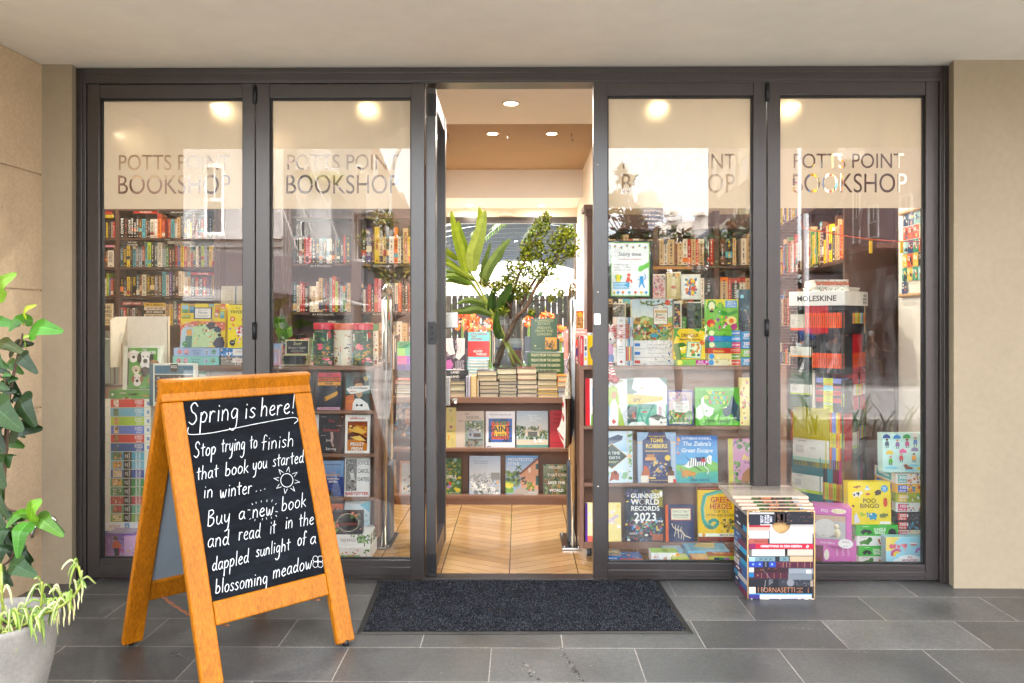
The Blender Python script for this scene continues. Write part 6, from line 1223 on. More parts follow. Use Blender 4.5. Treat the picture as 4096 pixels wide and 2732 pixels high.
b8(1042,1118,1420,1365,.13,.06,'9ad4e4',[('P',[(0,0),(.34,0),(.2,.2),(.24,.4),(.1,.5),(0,.5)],'f0d86a'),('S',.08,.25,.5,.5,12,.06,['e88a90','d86a78']),('P',[(.1,.68),(.12,.5),(.24,.4),(.36,.46),(.34,.54),(.24,.5),(.2,.6),(.18,.7)],'c8608a'),('P',[(.16,.7),(.18,.56),(.25,.5),(.33,.56),(.3,.6),(.24,.58),(.22,.7)],'f0c83a'),('P',[(.68,.55),(.72,.4),(.82,.36),(.88,.5),(.86,.62),(.82,.48),(.76,.48),(.72,.58)],'b070c0'),('R',.56,.2,.74,.25,'e8e4dc'),('P',[(.56,.25),(.74,.25),(.7,.3),(.6,.3)],'c86a5a'),('E',.55,.78,.28,.14,'eef4f4'),('E',.35,.88,.2,.12,'eef4f4'),('E',.78,.88,.2,.12,'eef4f4'),('T','SEA',.56,.72,.075,'c8505a','c',True,.2),('T','MONSTERS',.56,.83,.075,'c8505a','c',True,.5),('T','& RAINBOWS',.56,.94,.075,'4a7ab0','c',True,.56)],'pale blue box of sea creatures and rainbows, lowest at the right',lean=1,name='game_box',cat='game box',side='b0c4c8')
def pinkbox(x0,y0,x1,y1,Y,dep,label,win):
 a,b,z0,z1=rect(*Zd(x0,y0),*Zd(x1,y1),Y);w,h=b-a,z1-z0-.001
 t=thing('toy_box',label,'toy box',(a,Y,z0+.0005),(0,0,RAD(-14 if win else 8)))
 m=MB();m.box(0,w,0,dep,0,h,'cc6aae',0,{'R':'c060a4','T':'d070b2'});f=Face(m,(0,0,h),(1,0,0),(0,0,-1),w,h)
 if win:
  f.draw([('T','PIG',.28,.1,.085,'f0e4ec','c',False,.22),('T','the',.45,.1,.04,'e8d0e0','c',False,.1),('E',.66,.1,.2,.065,'e8e0c0'),('T','BLOB',.66,.1,.07,'c8b070','c',False,.28),('R',.0,.2,.86,.84,'9a4a84'),('R',.04,.22,.84,.83,'b8b4b4'),('R',.04,.22,.84,.36,'c8a890'),('El',.3,.55,.3,.24,'d4d0c8',20),('T','Aaron Blabey',.4,.74,.05,'2a2628','c',False,.4),('T','Aaron Blabey',.36,.92,.05,'f0e4ec','c',False,.4),('El',.84,.92,.2,.12,'eceae4',18),('T','INCLUDES',.84,.86,.022,'8a4a7a','c',True,.2),('T','BOOK AND',.84,.89,.022,'8a4a7a','c',True,.2),('T','SQUISHY',.84,.98,.022,'8a4a7a','c',True,.2)])
  g=Face(m,(w,0,h),(0,1,0),(0,0,-1),dep,h)
  for v in(.22,.4,.57):g.T('LAZY!',.5,v,.07,'e8cfe0','c',False,.8)
 else:
  g=f
  for u in(.42,.6,.76):g.T('LAZY!',u,.5,.1,'f0dcea','c',False,.72,90)
  g.El(.1,.6,.08,.28,'e0d8c8',16);g.k+=1
 m.build('carton','print_gloss',t)
 if win:
  m=MB();m.ball((w*.62,.02,h*.33),(w*.14,.03,h*.17),'e2d6b4');m.ball((w*.6,.02,h*.5),(w*.11,.03,h*.1),'e2d6b4');m.build('squeeze_toy','print',t)
  m.f and None
pinkbox(395,838,708,1185,.16,.11,'pink toy box with a window and white title, on a second pink box',True)
pinkbox(478,1172,795,1345,.15,.16,'pink toy box lying on its side under the windowed one',False)
m=MB();a,b,z0,z1=rect(1806,1165,1816,838,.9);m.box(a,b,.9,1.2,0,z1);m.build('side_panel_board','laminate',label='thin brown upright board left of the notebook stand',cat='board',bevel=.001)
t=thing('wall_hanging','alphabet wall hanging of coloured animal squares on the beige pier','wall hanging',(2.315,.57,0))
za,zb=P(2095,676,.35).z,P(2095,478,.35).z
y0_,y1_=-.02,-.34
m=MB();m.box(-.004,0,y1_,y0_,za,zb,'e4dcc8')
f=Face(m,(-.0045,y0_,zb),(0,-1,0),(0,0,-1),y0_-y1_,zb-za)
LT='ABCDEFGHIJKLMNOPQRSTUVWXYZ'
for i in range(26):
 r,c=i//5,i%5;u,v=.02+c*.195,.015+r*.165
 bc=rnd.choice(['2f8a6a','c8502c','e0b04a','24406a','8ab8b0','2a2a30','d8c8a0','d86a4a'])
 f.R(u,v,u+.18,v+.155,bc);f.T(LT[i],u+.05,v+.05,.05,'f0e8d8','c',True);f.S(u+.06,v+.03,u+.17,v+.15,5,.04,['e8dcc0','d86a3a','3a6a8a','24242a','e8b83a'])
m.build('sheet','print',t)
for z in(za,zb):m=MB();m.tube([(-.004,y0_+.03,z),(-.004,y1_-.03,z)],.013,'b88a54',n=10);m.build('rod','plain',t)
pts=[P(x,y,.3)for x,y in((1836,505),(1842,522),(1870,530),(1904,534),(1950,543),(2000,550),(2060,554),(2117,555))]
t=thing('cord','orange cord strung across the rightmost window with yellow tape tags','cord',pts[0])
m=MB();m.tube([p-pts[0]for p in pts],.0035,'d8562c',n=6);m.build('line','plain',t)
for x in(1999,2070):q=P(x,553,.3)-pts[0];m=MB();m.box(q.x-.008,q.x+.008,q.y-.004,q.y+.004,q.z-.07,q.z,'e8b82a');m.build('tape_tag','plain',t)
# ========= THE TABLE IN THE DOORWAY
Ze=lambda x,y:(975.7+x*.2379,803.5+y*.2379)
GT='art books facing the doorway on the table ledges'
def ce(x0,y0,x1,y1,base,spec,label,Y=TY+.045,**k):cover((*Ze(x0,y0),*Ze(x1,y1)),Y,base,spec,label,group=GT,lean=4,**k)
GRN=['3f5a34','5a7a44','2f4428','7a8f5a','8a9a6a','4a5a3a']
ce(120,560,297,946,'d8c878',[('T','Classics',.7,.58,.035,'4a4a3a','c',False,.5),('R',.62,.05,.8,.07,'5a7a74'),('R',.68,.07,.7,.15,'5a7a74'),('L',[(.78,.24),(.72,.36),(.8,.36),(.78,.22)],.02,'9ab83a'),('C',.74,.48,.08,'9a5a78'),('P',[(.54,.68),(.68,.68),(.63,.73),(.68,.79),(.54,.79),(.6,.73)],'e0a02a'),('L',[(.78,.76),(.86,.8),(.8,.9)],.015,'6a9a5a'),('C',.3,.3,.1,'c86a4a'),('C',.3,.6,.08,'4a7a8a')],'mustard yellow book of small drawn objects, far left of the upper ledge')
ce(298,595,571,948,'d3c5b4',[('T','Life',.38,.07,.055,'4a423a','c',False,.2),('T','Unhurried',.58,.15,.055,'4a423a','c',False,.52),('R',.34,.195,.92,.205,'8a7f70'),('R',.1,.24,.26,.25,'8a7f70'),('R',.1,.27,.24,.28,'8a7f70'),('R',.32,.25,.98,.96,'8a9a90'),('S',.32,.25,.98,.6,70,.06,['8aa070','5a7050','b8b890','d8dcd8','6a7a5a']),('P',[(.42,.72),(.42,.56),(.52,.45),(.6,.56),(.66,.54),(.9,.6),(.9,.74),(.66,.74)],'9aa4b0'),('P',[(.56,.52),(.72,.5),(.92,.6),(.66,.58)],'b0b8c0'),('R',.62,.6,.88,.7,'5a5048'),('R',.48,.6,.55,.67,'4a5058'),('R',.42,.76,.95,.79,'4a423a'),('S',.32,.8,.98,.96,26,.06,['8a7a6a','6a6a54','a09080','5a5a4a']),('L',[(.66,.78),(.78,.88)],.05,'5a4a3e')],'beige book with a photograph of a small house in trees')
ce(585,597,869,953,'e8e7ea',[('T','Yves Saint Laurent & Art',.5,.085,.04,'5a5a60','c',False,.82),('R',.1,.19,.9,.83,'2a5aa8'),('R',.2,.28,.8,.75,'e04a24'),('R',.3,.37,.7,.66,'f0c020'),('T','YVES',.5,.27,.13,'1c2a28','c',True,.78),('T','YVES',.5,.32,.1,'2f8a44','c',True,.56),('T','SAINT',.5,.47,.15,'14140f','c',True,.76),('T','LAURENT',.48,.66,.12,'2a3a20','c',True,.7),('T','&',.14,.78,.09,'14140f','c',True,.12),('T','ART',.74,.77,.1,'14140f','c',True,.3),('R',.05,.93,.18,.95,'5a5a60')],'white book with a bright square of overlapping letters, upper ledge')
ce(883,594,1188,953,'bcc8d0',[('G',0,0,1,.5,'a8bccc','d4d8d4'),('T','The New',.52,.12,.045,'eef0f0','c',False,.3),('T','Queensland',.6,.185,.045,'eef0f0','c',False,.44),('T','House',.52,.25,.045,'eef0f0','c',False,.24),('R',.16,.48,.9,.66,'d4c8b4'),('R',.7,.33,.77,.5,'dcd4c4'),('S',.34,.4,.72,.52,26,.05,['5a6a48','7a8a5a','4a5a3c']),('R',.36,.55,.66,.68,'5a5a50'),('S',0,.38,.3,.75,60,.05,GRN),('S',.68,.52,1,.76,40,.05,GRN),('S',.3,.66,.7,.76,26,.04,GRN),('R',0,.76,1,.9,'d8ccb4'),('P',[(.54,.74),(.6,.74),(.64,.8),(.72,.82),(.56,.83)],'f0eeea'),('P',[(.7,.74),(.76,.74),(.8,.8),(.9,.82),(.72,.83)],'f0eeea'),('R',0,.9,1,1,'5a9a8a')],'pale blue book with a photograph of a low white house and sunbeds')
ce(1205,588,1496,957,'b82a34',[('T','Entertaining',.42,.1,.065,'6a1820','c',False,.76),('T','Lives',.24,.21,.065,'6a1820','c',False,.3),('R',.1,.3,.5,.31,'7a1c24'),('R',.1,.34,.5,.35,'7a1c24'),('R',.1,.83,.4,.84,'7a1c24'),('R',.86,.42,1,.9,'8a6a3a'),('S',.86,.42,1,.9,16,.06,['d8a04a','5a3a2a','4a6a3a'])],'red book with dark red title behind the hanging bag')
ce(80,1052,350,1401,'4a6a3c',[('S',0,0,1,1,130,.08,['5a7a3a','3a5a34','8a9a4a','6a8a5a','2a4428','c8b83a','8aa8a0']),('T','GIRLS',.62,.5,.085,'f0f0ea','c',True,.5),('C',.6,.68,.05,'c83a3a'),('P',[(.5,.74),(.62,.72),(.64,.8),(.5,.82)],'9a7ab0'),('T','ANGELA SCHEIRL',.76,.94,.024,'e8e8dc','c',False,.4),('R',.4,.28,.7,.3,'c89a7a')],'garden-green book with white capitals at the left of the lower ledge')
ce(418,1030,728,1405,'b4c4d4',[('G',0,0,1,.5,'a8bcd4','d4dce0'),('R',0,0,.03,1,'3a2a44'),('T','The ArchDaily Guide',.38,.13,.032,'5a7aa0','c',False,.46),('T','to Good Architecture',.38,.18,.032,'5a7aa0','c',False,.46),('S',.1,.42,1,.6,40,.05,['b8c0c0','9aa8a8','d8dcd8','8a9a90']),('R',.7,.42,.98,.6,'9a9f9c'),('S',.05,.55,1,.98,90,.08,['dcdedc','b4b8b8','eceeea','8a9290','c8ccc8']),('S',.1,.6,.98,.95,30,.03,['5a6260','6a7a5a','3a4244']),('S',.86,.62,.96,.7,5,.04,['e89a3a','f0b85a'])],'pale book with a photograph of stacked white houses, lower ledge')
ce(778,1027,1094,1406,'8ab0d4',[('G',0,0,1,.5,'5f92c8','c4d8e4'),('S',0,.38,.46,.78,70,.06,GRN+['8aa83a']),('P',[(.45,.44),(.98,.08),(1,.1),(1,.86),(.46,.78)],'cf9a78'),('P',[(.42,.44),(.98,.04),(1,.1),(.46,.48)],'7a4a38'),('R',.92,.2,1,.34,'3a5a50'),('R',.92,.5,1,.74,'3a5a50'),('P',[(.46,.56),(.6,.52),(.6,.58),(.46,.62)],'4a4440'),('R',.7,.3,.77,.42,'e0d0b8'),('S',.5,.62,.74,.78,8,.05,['3f6a50','5a4a3a','c8a888']),('P',[(.3,.84),(.46,.78),(1,.86),(1,1),(.2,1)],'b0a498'),('R',0,.8,.24,.94,'6a9a34'),('S',0,.68,.24,.82,16,.06,['8ab03a','5a8a34','d8d04a']),('S',.62,.66,.9,.88,30,.05,['5a7a34','b8502c','7a9a3a','e8a83a']),('L',[(.42,.6),(.4,.28)],.02,'8a7a5a'),('L',[(.4,.28),(.3,.36)],.03,'4a6a3a'),('L',[(.4,.28),(.5,.36)],.03,'4a6a3a'),('L',[(.4,.28),(.32,.26)],.03,'4a6a3a'),('L',[(.4,.28),(.48,.25)],.03,'4a6a3a'),('T','MONTECITO',.45,.095,.075,'f0f2ee','c',False,.8),('T','STYLE',.24,.2,.075,'f0f2ee','c',False,.36),('R',.06,.28,.3,.29,'dfe4e4'),('R',.06,.32,.3,.33,'dfe4e4'),('R',.06,.36,.28,.37,'dfe4e4'),('T','MONACELLI',.17,.94,.025,'f0f2ee','c',False,.26),('R',.7,.92,.95,.93,'f0f2ee'),('R',.56,.96,.95,.97,'f0f2ee')],'book with a photograph of a terracotta villa and a palm')
ce(1142,1107,1386,1410,'5a6a4c',[('G',0,0,1,1,'8a9a80','3f4a34'),('S',0,0,1,1,90,.08,GRN+['a08a5a']),('P',[(.3,.0),(.36,.0),(.66,.4),(.6,.42)],'a8824a'),('P',[(.7,.0),(.76,.0),(.46,.4),(.4,.42)],'a8824a'),('L',[(.05,.5),(.5,.95)],.05,'8a5a3a'),('T','HOUSES',.5,.1,.085,'f0f0ec','c',True,.62),('T','THAT CAN',.54,.34,.085,'f0f0ec','c',True,.76),('T','SAVE THE',.52,.58,.085,'f0f0ec','c',True,.7),('T','WORLD',.52,.82,.085,'f0f0ec','c',True,.56)],'dark leafy book with four lines of white capitals, lower ledge')
cover((905,915,963,1002),TY+.045,'5a5450',[('S',0,0,1,1,70,.09,['4a6a8a','b8704a','3a3a40','8a6a5a','c89a7a']),('R',.42,.28,.98,.66,'c88a5a'),('T','LEXICON',.7,.42,.08,'6a3a2a','c',False,.46)],'dark patterned book with a terracotta panel at the table end',group=GT)
cover((917,1060,963,1141),TY+.045,'d0a888',[('R',.1,.06,1,.94,'c4d0d8'),('S',.2,.4,1,.9,26,.09,['8a7a6a','d8c8a0','5a6a7a','e0d8c8'])],'tan bordered book with a pale seaside picture at the table end',group=GT)
cover((870,925,903,1000),TY+.05,'7a7a86',[('S',0,0,1,1,40,.12,['c88a7a','5a6a8a','8a8a96'])],'book with a grid of rust spots, last at the table end',group=GT)
PG,TYs=['ddcfae','d6c6a4','e2d6ba'],TY+.012
def st(x0,x1,ys,cov,col,row,dep=.2,Y=TYs,pg=None):
 n=len(ys)-1
 for i in range(n):
  c=cov[i%len(cov)]
  o=n-i
  lab=f'{ORD[o - 1]} book up from the table in the {col}' if n>2 else f'{("upper", "lower")[i]} book of the {col}' if n>1 else f'single flat book on the {col}'
  lying(*Ze(x0+rnd.uniform(-4,4),ys[i]),*Ze(x1+rnd.uniform(-4,4),ys[i+1]),Y+rnd.uniform(0,.012),c,'',lab,'books stacked along the front of the table',dep,pages=pg or rnd.choice(PG))
st(230,389,[297,336],['2a2a2c'],'two thick volumes beside the door leaf',0)
st(228,390,[337,395,455],['24262c'],'pair of thick volumes beside the door leaf',0)
for i,(x0,x1,y0,c,l)in enumerate(((393,413,257,'5a6470','slate upright book with its pages to the street beside the yellow one'),(414,440,258,'8a909c','grey upright book with its pages to the street, second in line'),(443,497,250,'d8a02a','thick yellow-topped upright book with its pages to the street'),(499,523,278,'5a4a6a','purple upright book with its pages to the street, last in line'))):
 a,b,z0,z1=rect(*Ze(x0,y0),*Ze(x1,455),TYs);t=thing('book',l,'book',(a,TYs,z0),group='upright books on the front of the table');w,h=b-a,z1-z0
 m=MB();m.box(0,.003,0,.15,0,h,c);m.box(w-.003,w,0,.15,0,h,c);m.box(.003,w-.003,.147,.15,0,h,c);m.build('cover','print_gloss',t)
 m=MB();m.box(.0032,w-.0032,.003,.1465,.002,h-.003,'cfc8d8' if i in(0,1)else 'dcc898');m.build('page_block','paper',t)
st(502,690,[200,248,300],['2c3038'],'plain dark pair left of the vase foot',1)
st(524,712,[302,341,378,417,455],['262c3c'],'stack of four left of the vase',1)
st(694,884,[180,237,286],['3a2a2c','24282c'],'pair in front of the vase left side',2)
st(714,887,[272,304,334,365,396,425,455],['2a3a34'],'stack of six in front of the vase',2)
st(888,1079,[175,231,288],['7a2428'],'pair with dark red covers in front of the vase',3)
st(890,1085,[290,332,376,416,455],['2a2c44'],'stack of four under the dark red pair',3)
st(1086,1275,[212,290,346],['22241f'],'thick pair above the yellow-covered stack',4)
st(1087,1281,[347,386,421,457],['e0b81e'],'yellow-covered stack under the thick pair',4)
st(1279,1467,[248,302,354],['d88a24'],'orange-covered pair beside the hanging bag',5)
st(1283,1380,[356,404,456],['8a8c90'],'grey pair beside the hanging bag',5,pg='d0d0d0')
st(1470,1500,[262,300,345,400,456],['3a3a4a'],'narrow stack right of the security gate',6)
for i in range(4):lying(907,872+i*10.2,968,881.8+i*10.2,TYs,['b83a3a','4a5a7a','c8c0b0','3a3a40'][i],'',f'{ORD[3 - i]} from the bottom in the stack at the table end','books stacked along the front of the table',.2,pages='d8cdb8')
Y2=TY+.36
def pile(x0,y0,x1,y1,n,col,tcol,txt,lab,pages=None,dep=.2):
 for i in range(n):
  a,b=y0+(y1-y0)*i/n,y0+(y1-y0)*(i+1)/n
  lying(*Zc(x0,a),*Zc(x1,b),Y2,col,txt,f'{ORD[i]} from the top in the {lab}',lab,dep,tcol,pages)
pile(918,1366,1245,1640,6,'3a5a3a','c9c09a','FRIDAYS FROM THE GARDEN','pile of green hardbacks beside the vase')
cover((*Zc(948,1060),*Zc(1188,1362)),Y2+.03,'2f4a2a',[('T','FLAMINGO',.5,.07,.075,'9a9a5a','c',False,.84),('T','ESTATE',.5,.165,.075,'9a9a5a','c',False,.56),('T','FRIDAYS',.5,.285,.075,'9a9a5a','c',False,.62),('T','FROM THE',.5,.38,.075,'9a9a5a','c',False,.84),('T','GARDEN',.5,.475,.075,'9a9a5a','c',False,.64),('R',.54,.57,.97,.92,'c88a2a'),('S',.54,.66,.97,.92,40,.06,['6a4a1a','8a6a24','3a2a14','a8782a']),('C',.17,.82,.035,'9a9a5a'),('R',.12,.9,.4,.91,'7a8a5a')],'green hardback with tall gold title standing on the green pile',lean=3)
pile(380,1436,568,1600,6,'8ad0d4','8ad0d4','','pile of turquoise covered paperbacks under the red cookery book',pages='e8e6e2')
cover((*Zc(385,1184),*Zc(578,1424)),Y2+.02,'d8302a',[('R',0,0,1,.34,'7ac8cc'),('R',0,.93,1,1,'7ac8cc'),('T','OTTOLENGHI',.5,.08,.065,'a82a24','c',True,.86),('T','TEST',.28,.17,.065,'a82a24','c',True,.34),('T','KITCHEN',.4,.26,.065,'a82a24','c',True,.6),('T','EXTRA',.45,.4,.06,'b82420','c',True,.5),('T','EXTRA',.5,.62,.06,'e86a5a','c',False,.5),('T','GOOD',.46,.72,.075,'f0ece4','c',True,.44),('T','THINGS',.62,.83,.075,'f0ece4','c',True,.6)],'red and turquoise cookery book on its own pile left of the vase',lean=3)
pile(150,1525,390,1640,3,'3a3a3c','e8e4dc','LAND','pile of charcoal art books by the door leaf')
cover((*Zc(188,1240),*Zc(356,1518)),Y2+.02,'3a2a30',[('S',0,0,1,1,30,.12,['5a3a44','8a7a80','2a2024']),('P',[(.0,.0),(.35,.0),(.4,.3),(.5,.5),(.2,.55),(0,.4)],'d8d0cc'),('P',[(.55,.0),(1,.0),(1,.5),(.7,.7),(.5,.62),(.62,.3)],'d4ccc8'),('L',[(.1,.05),(.3,.45)],.02,'8a7078'),('L',[(.7,.05),(.62,.5)],.02,'8a7078'),('L',[(.85,.05),(.75,.5)],.02,'8a7078'),('P',[(.0,.72),(.25,.68),(.4,.85),(.3,1),(0,1)],'b85a98'),('P',[(.5,.75),(.7,.7),(.98,.85),(.98,.98),(.5,.95)],'8a8084'),('L',[(.55,.75),(.6,.95)],.025,'2a2024'),('L',[(.7,.72),(.72,.95)],.025,'2a2024'),('L',[(.82,.76),(.84,.95)],.025,'2a2024'),('T','Marie Geissler',.6,.97,.03,'e8e0dc','c',True,.5)],'dark art book with white and pink painted shapes by the door leaf',lean=3)
cover((*Zc(352,1330),*Zc(388,1560)),Y2+.08,'8a8a86',[('S',.1,.4,.9,.95,14,.1,['6a6a66','4a4a48'])],'grey book with a black spoon shape behind the painted art book',lean=3)
cover((*Zc(1245,1157),*Zc(1454,1425)),Y2+.02,'d89088',[('T','Karen Martini',.5,.1,.075,'f0dcd4','c',True,.84),('C',.6,.45,.15,'d8402c'),('P',[(.5,.3),(.62,.26),(.72,.32),(.62,.36)],'4a7a34'),('P',[(.5,.68),(.62,.58),(.8,.64),(.84,.84),(.7,.98),(.54,.92)],'3a2a6a'),('P',[(.1,.4),(.3,.5),(.28,.9),(.12,.8)],'c87a70')],'pink cookery book with a tomato and an aubergine behind the gate',lean=3)
pile(1246,1430,1470,1640,4,'b0a0b4','5a4a6a','','pile of lavender books behind the gate',pages='cdbfc9')
cover((*Zc(1342,994),*Zc(1420,1153)),Y2+.3,'a8763c',[('R',0,0,1,.12,'c83a24'),('E',.6,.2,.3,.14,'e0a02a'),('S',0,.2,1,1,40,.12,['8a5a2c','c8a06a','6a3a20','a85a3a'])],'brown art book with a red top edge beside the rear window frame',lean=1)
cover((*Zc(892,1222),*Zc(948,1470)),Y2+.05,'1c1a1c',[('R',.06,.03,.94,.97,'24242a'),('S',.1,.5,.9,.95,16,.08,['6a6a70','8a2a34']),('R',.1,.55,.7,.57,'c0c0c0')],'black framed notice between the vase and the green hardback',th=.012)
cover((*Zc(620,1240),*Zc(884,1480)),Y2+.34,'8a98ac',[('G',0,0,1,1,'b8bcc8','7a7a8a'),('R',.05,.35,.95,.42,'3a4a8a'),('R',.1,.1,.9,.2,'c8ccd4'),('R',.55,.42,.95,.95,'8a4a4a')],'blue-grey book standing behind the glass vase',lean=3)
cover((912,784,948,850),TY+.2,'6a3a9a',[('R',0,0,1,.24,'3a9a6a'),('T','INS',.4,.1,.12,'24406a','c',False,.6),('R',0,.24,.5,.5,'8ac04a'),('R',.5,.24,1,.5,'4aa87a'),('R',0,.5,.6,.8,'c8508a'),('R',.6,.5,1,.8,'8a4ab0'),('R',0,.8,1,1,'5a3a8a')],'green, pink and purple patchwork book by the leaf stile',lean=2)
for i,(x,w,c,l)in enumerate(((886,6,'4a3a32','dark brown'),(892.5,7,'b08a5a','tan'),(900,5,'e4dcd0','cream'),(905.5,5.5,'33383e','charcoal'))):
 gbox((x,770,x+w,848),TY+.3,.15,c,[('R',.3,.1,.6,.5,rnd.choice(['d8c8a8','2a2a2a']))],f'{l} upright book left of the patchwork book',name='book',cat='book')
YV=TY+.40
a,b,zb0,zt0=rect(*Zc(612,1512),*Zc(880,1072),YV)
VX,VR=(a+b)/2,(b-a)/2
zb0=tz+.002
VC=V((VX,YV+VR*.2,zb0));VH=zt0-zb0
t=thing('vase','tall clear glass cylinder vase of water on the table','vase',VC)
m=MB();m.lathe([(0,.004),(VR,.004),(VR,VH),(VR-.004,VH),(VR-.004,.012),(0,.012)],n=32);m.build('glass_body','acrylic',t)
wz=P(*Zc(750,1235),YV).z-zb0
m=MB();m.lathe([(VR-.006,.014),(VR-.006,wz),(0,wz)],n=32);m.build('water','water',t)
def zp(x,y,dy=0):return P(*Zc(x,y),YV+VR*.2+dy)-VC
def curve(pts,n=6):
 out=[]
 for i in range(len(pts)-1):
  p0,p1,p2,p3=pts[max(i-1,0)],pts[i],pts[i+1],pts[min(i+2,len(pts)-1)]
  for k in range(n):
   u=k/n;out.append(.5*((2*p1)+(p2-p0)*u+(2*p0-5*p1+4*p2-p3)*u*u+(3*p1-p0-3*p2+p3)*u**3))
 return out+[pts[-1]]
def blade(mb,ctrl,wd,col,col2,nrm=V((0,-1,.1)),fold=.25,n=7,rib=None,serr=0,pw=.8):
 """a leaf along ctrl points, folded a little at its midrib"""
 c=curve(ctrl,n);N=len(c)-1;pr=None
 for i,p in enumerate(c):
  u=i/N;d=(c[min(i+1,N)]-c[max(i-1,0)]).normalized();s=d.cross(nrm).normalized()
  w=wd*(math.sin(math.pi*min(1,(u*.93+.04))**pw)**.75)*(1-.0*u)
  if serr:w*=1+serr*(1 if i%2 else-.3)
  up=s.cross(d).normalized()*(-w*fold)
  if up.dot(nrm)>0:up=-up
  cur=(p+s*w-up*-1,p,p-s*w-up*-1)
  if pr:
   mb.poly([pr[0],pr[1],cur[1],cur[0]],col,0,True);mb.poly([pr[1],pr[2],cur[2],cur[1]],col2,0,True)
   if rib:
    g_=nrm*.0007;mb.poly([pr[1]+(pr[0]-pr[1])*.07+g_,pr[1]+(pr[2]-pr[1])*.07+g_,p+(cur[2]-p)*.07+g_,p+(cur[0]-p)*.07+g_],rib,0,True)
    if i%3==0 and i<N-1:
     for z in(0,2):a_=cur[z].lerp(pr[z],-.6);mb.poly([p+g_,p+(pr[1]-p)*.3+g_,p+(a_-p)*.8+g_],rib,0,True)
  pr=cur
PXV=VR*2/268
t=thing('ginger_stalk','tall arching stalks of long green leaves in the vase','plant',VC)
m=MB()
m.tube(curve([zp(868,1488,.02),zp(740,1290,0),zp(645,1090),zp(545,900),zp(465,745),zp(375,595)]),[PXV*17]*20+[PXV*9]*6,'8a9a2c',n=8)
m.tube(curve([zp(800,1480,-.02),zp(690,1230,-.01),zp(560,970,.02),zp(450,790,.02),zp(365,680,.02)]),PXV*13,'6f8a2c',n=8);m.build('stem','stem_green',t)
m=MB()
for pts,w,c,c2,dy in((((365,680),(330,500),(275,300),(235,100)),44,'8a9a24','7a8c22',-.02),(((372,560),(345,420),(310,300),(300,190)),42,'6f8622','93a22c',.0),(((432,645),(430,500),(490,300),(538,95)),66,'7f8f3c','8f9d46',-.03),(((470,400),(482,280),(495,160),(488,62)),34,'9aa62a','8a9a2a',.02),(((502,725),(520,600),(560,480),(588,378)),22,'556a34','607538',.03),(((530,745),(570,620),(660,470),(764,350)),44,'5f7438','6d8040',-.04),(((545,740),(600,600),(680,480),(706,362)),30,'66793a','586c34',-.02),(((292,535),(220,480),(140,430),(60,400)),30,'7a8a1e','6c7f1e',.03),(((330,640),(250,580),(150,510),(80,490)),26,'6f821e','5f741c',.05),(((440,705),(330,650),(220,580),(100,540)),24,'7d8c22','6a7c20',-.03),(((445,722),(330,660),(230,640),(120,628)),24,'56701e','4a621c',.04),(((420,755),(310,690),(220,680),(90,700)),30,'627a20','506a1c',-.02),(((400,762),(300,735),(220,720),(120,745)),20,'4a621c','5a701e',.05),(((552,935),(450,905),(370,900),(288,930)),30,'5a6f28','4a5f22',-.04),(((560,975),(460,950),(380,960),(270,990)),18,'3a4c1c','45581e',.03),(((592,1030),(470,985),(360,1000),(238,1000)),34,'55692a','435722',-.06),(((640,1085),(600,1000),(600,880),(625,790)),40,'2f4a1e','3a5622',.02),(((690,1010),(680,920),(730,830),(782,752)),42,'48662a','3a5624',-.03),(((705,1235),(660,1200),(640,1110),(650,1000)),40,'4f6e2c','3f5c26',-.05),(((770,1000),(740,940),(760,880),(800,830)),30,'3a5424','2f481e',.04)):
 blade(m,[zp(x,y,dy-.03*i)for i,(x,y)in enumerate(pts)],w*PXV,c,c2,fold=.2)
m.build('foliage','leaf',t)
t=thing('leafy_branch','gnarled brown branch with many tiny round green leaves in the vase','plant',VC)
m=MB()
BR=[[(632,1498,30),(700,1300,28),(770,1160,24),(830,1040,20)],[(770,1060,15),(765,950,16),(830,700,14),(900,540,11),(945,430,9),(1010,300,7),(1072,150,4)],[(830,1040,18),(905,960,17),(990,790,15),(1080,650,12),(1180,520,8),(1260,380,6),(1310,280,4)],[(850,960,14),(970,740,11),(1100,580,8),(1230,520,6),(1330,470,4)],[(960,905,6),(1100,890,5),(1230,835,3)],[(765,960,10),(700,880,7),(630,830,6),(540,740,4),(480,730,3)],[(890,1050,6),(940,1020,4),(985,975,3)],[(830,700,8),(760,690,5),(700,720,4)],[(860,640,8),(800,590,5),(720,590,3)],[(945,430,6),(900,380,4),(895,350,3)],[(1080,650,8),(1060,560,6),(1010,470,4)],[(1180,520,6),(1150,420,5),(1140,260,3)],[(770,1010,6),(690,1000,4),(640,990,3)],[(1260,380,4),(1240,300,3),(1245,240,2)],[(700,1310,5),(665,1290,4),(662,1260,3)]]
bp=[]
for k,br in enumerate(BR):
 pts=curve([zp(x,y,.05*math.sin(k*2.1+i*.7)*(1 if k else 0))for i,(x,y,r)in enumerate(br)],5)
 rs=[PXV*(br[min(int(i/5),len(br)-1)][2]*(1-(i%5)/5)+br[min(int(i/5)+1,len(br)-1)][2]*(i%5)/5)for i in range(len(pts))]
 m.tube(pts,rs,'4a3a26',n=8)
 if k not in(0,14):bp+=pts[(12 if k in(1,2,3)else 2):]
m.build('branch','bark',t)
m=MB()
JC=['5a6a1a','6f7c1e','84901f','4a5a18','9aa02a','3f4c16','7a8226']
